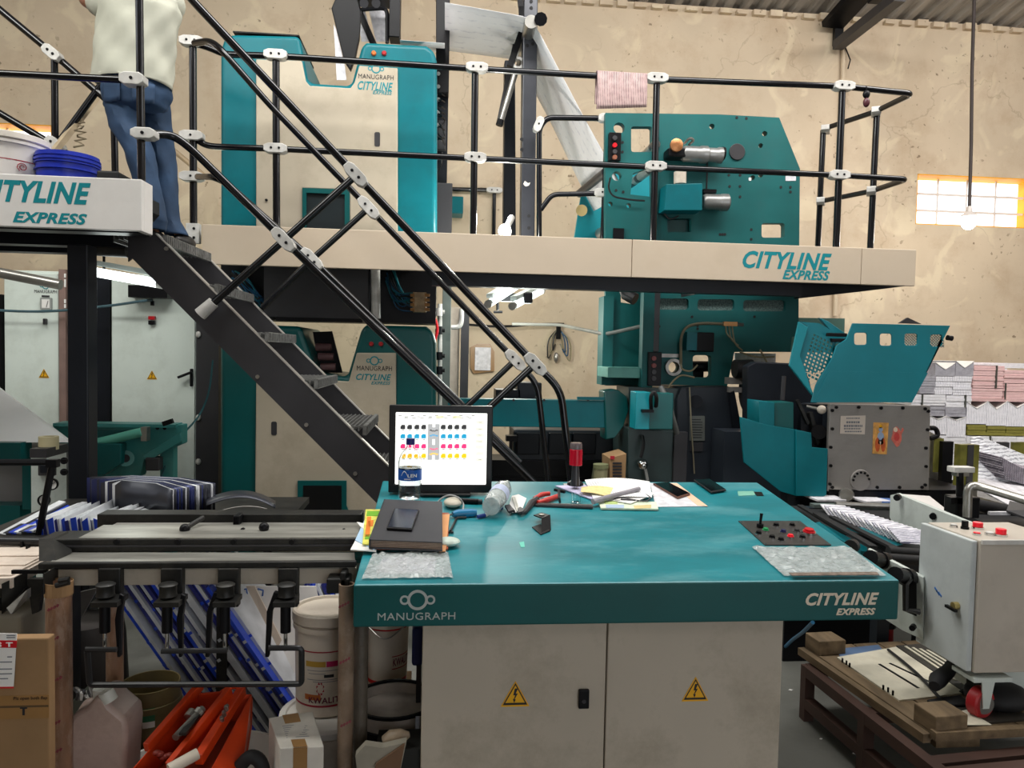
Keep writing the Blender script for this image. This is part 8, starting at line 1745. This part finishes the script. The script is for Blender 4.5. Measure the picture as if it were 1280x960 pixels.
# head detail as a shaped skull with features facing away
HD = MB(); hc = headb+Vector((0, .02, .08))
HD.ellip(hc, (.077, .098, .115), 20, 14)
HD.ellip(hc+Vector((0, .1, -.02)), (.014, .02, .022), 8, 6)
for s in (-1, 1): HD.ellip(hc+Vector((s*.079, .0, -.01)), (.01, .02, .032), 8, 6)
hdo = O('head', HD, SKINM, pe, smooth=True)
for s in (-1, 1): O('eye', MB().ellip(hc+Vector((s*.032, .086, .005)), (.012, .01, .008), 8, 6), PAPER, hdo, smooth=True)
O('mouth', MB().ellip(hc+Vector((0, .09, -.055)), (.026, .01, .007), 8, 6), mat('lip_brown', (120, 66, 58), .5), hdo, smooth=True)
O('hair', MB().ellip(hc+Vector((0, -.014, .022)), (.084, .097, .105), 20, 12), mat('black_hair', (22, 20, 20), .7, var=.2, scale=40), pe, smooth=True)
JEAN = mat('blue_denim', (36, 60, 88), .8, var=.25, scale=7, dirt=.35, dirtc=(22, 40, 64), dscale=5, bump=.35, bscale=14)
SHIRT = mat('pale_grey_shirt', (180, 180, 165), .85, var=.08, scale=6, bump=.25, bscale=8)
def wrinkle(u, z, s): return math.sin(u*5+z*23+s)*.006+math.sin(u*9-z*37+s*2)*.004
# jeans: seat plus two tapering legs, closed cloth surfaces
def loft(rings, n=28, s=0.0, amp=1.0):
    b = MB(); vs = []
    for c, rx, ry in rings:
        for j in range(n):
            a = 2*math.pi*j/n; w = 1+amp*wrinkle(a, c.z, s)*5
            vs.append(c+Vector((rx*w*math.cos(a), ry*w*math.sin(a), 0)))
    k = len(rings); fs = [(i*n+j, i*n+(j+1) % n, (i+1)*n+(j+1) % n, (i+1)*n+j) for i in range(k-1) for j in range(n)]
    return b.add(vs, fs)
def interp(pts, m):
    out = []
    for i in range(len(pts)-1):
        for k in range(m):
            f_ = k/m; f2 = f_*f_*(3-2*f_); a, b_ = pts[i], pts[i+1]
            out.append((a[0].lerp(b_[0], f_), a[1]+(b_[1]-a[1])*f2, a[2]+(b_[2]-a[2])*f2))
    out.append(pts[-1]); return out
jmb = loft(interp([(P3(171, 92), .165, .12), (P3(170, 118), .18, .135), (P3(170, 134), .162, .125), (P3(172, 146, PYY+.02), .115, .1)], 5), 30, 1)
jl = loft(interp([(P3(154, 120, PYY), .09, .11), (P3(156, 134, PYY), .1, .112), (P3(160, 160, PYY-.03), .086, .095), (kneeL, .072, .08), (P3(184, 230, PYY-.06), .062, .07), (P3(195, 276, PYY-.06), .056, .062), (ankL+Vector((0, 0, -.02)), .06, .07)], 7), 24, 2, 1.3)
jr = loft(interp([(P3(189, 120, PYY+.03), .085, .11), (P3(190, 134, PYY+.05), .092, .11), (P3(195, 160, PYY+.08), .078, .095), (kneeR, .066, .08), (P3(207, 230, PYY+.1), .06, .07), (P3(211, 276, PYY+.1), .056, .062), (ankR+Vector((0, 0, -.02)), .06, .07)], 7), 24, 4, 1.3)
for q_ in (jl, jr):
    jmb.add(q_.v, q_.f)
je = O('jeans', jmb, JEAN, pe, smooth=True, solid=.006)
for a0 in (-2.05, -1.1):
    c = P3(171, 124); O('back_pocket', MB().grid(lambda u, v: Vector((c.x+.187*math.cos(a0+(u-.5)*.62), PYY+.142*math.sin(a0+(u-.5)*.62), c.z+(v-.5)*.1-.012*(1-abs(2*u-1))*(1-v))), 6, 4), JEAN, je, smooth=True, solid=.004)
sm = loft(interp([(P3(166, 106, PYY), .205, .155), (P3(166, 98, PYY), .208, .155), (P3(168, 70, PYY), .205, .15), (P3(172, 40, PYY), .205, .15), (P3(174, 15, PYY), .212, .145), (P3(173, 0, PYY), .2, .13), (shl+Vector((0, 0, .06)), .12, .1), (neck, .066, .066)], 6), 40, 3, .9)
for i in range(40):   # shirt tail hangs lower at the back right, rises at the side vent
    v = sm.v[i]; v.z += .02*math.sin(math.atan2(v.y-PYY, v.x-hipc.x)*1+2.2)-.035*(v.x-hipc.x)/.2
so = O('shirt', sm, SHIRT, pe, smooth=True, solid=.004)
for a_, b_, r_ in ((shL, elL, .075), (shR, elR, .075)):
    e_ = a_.lerp(b_, .42); pts = [a_.lerp(shl, .35), a_, a_.lerp(e_, .5), e_]
    O('sleeve', MB().path(pts, [.08, .085, r_, .066], 18, .03), SHIRT, so, smooth=True)
SHOE = mat('dark_shoe', (34, 32, 32), .5, var=.1)
for f_, s in ((footL, -.02), (footR, .02)): O('shoe', MB().ellip(f_+Vector((s, .07, .042)), (.048, .135, .042), 18, 10).box(f_+Vector((s-.045, -.05, 0)), f_+Vector((s+.045, .19, .018))), SHOE, pe, smooth=True)
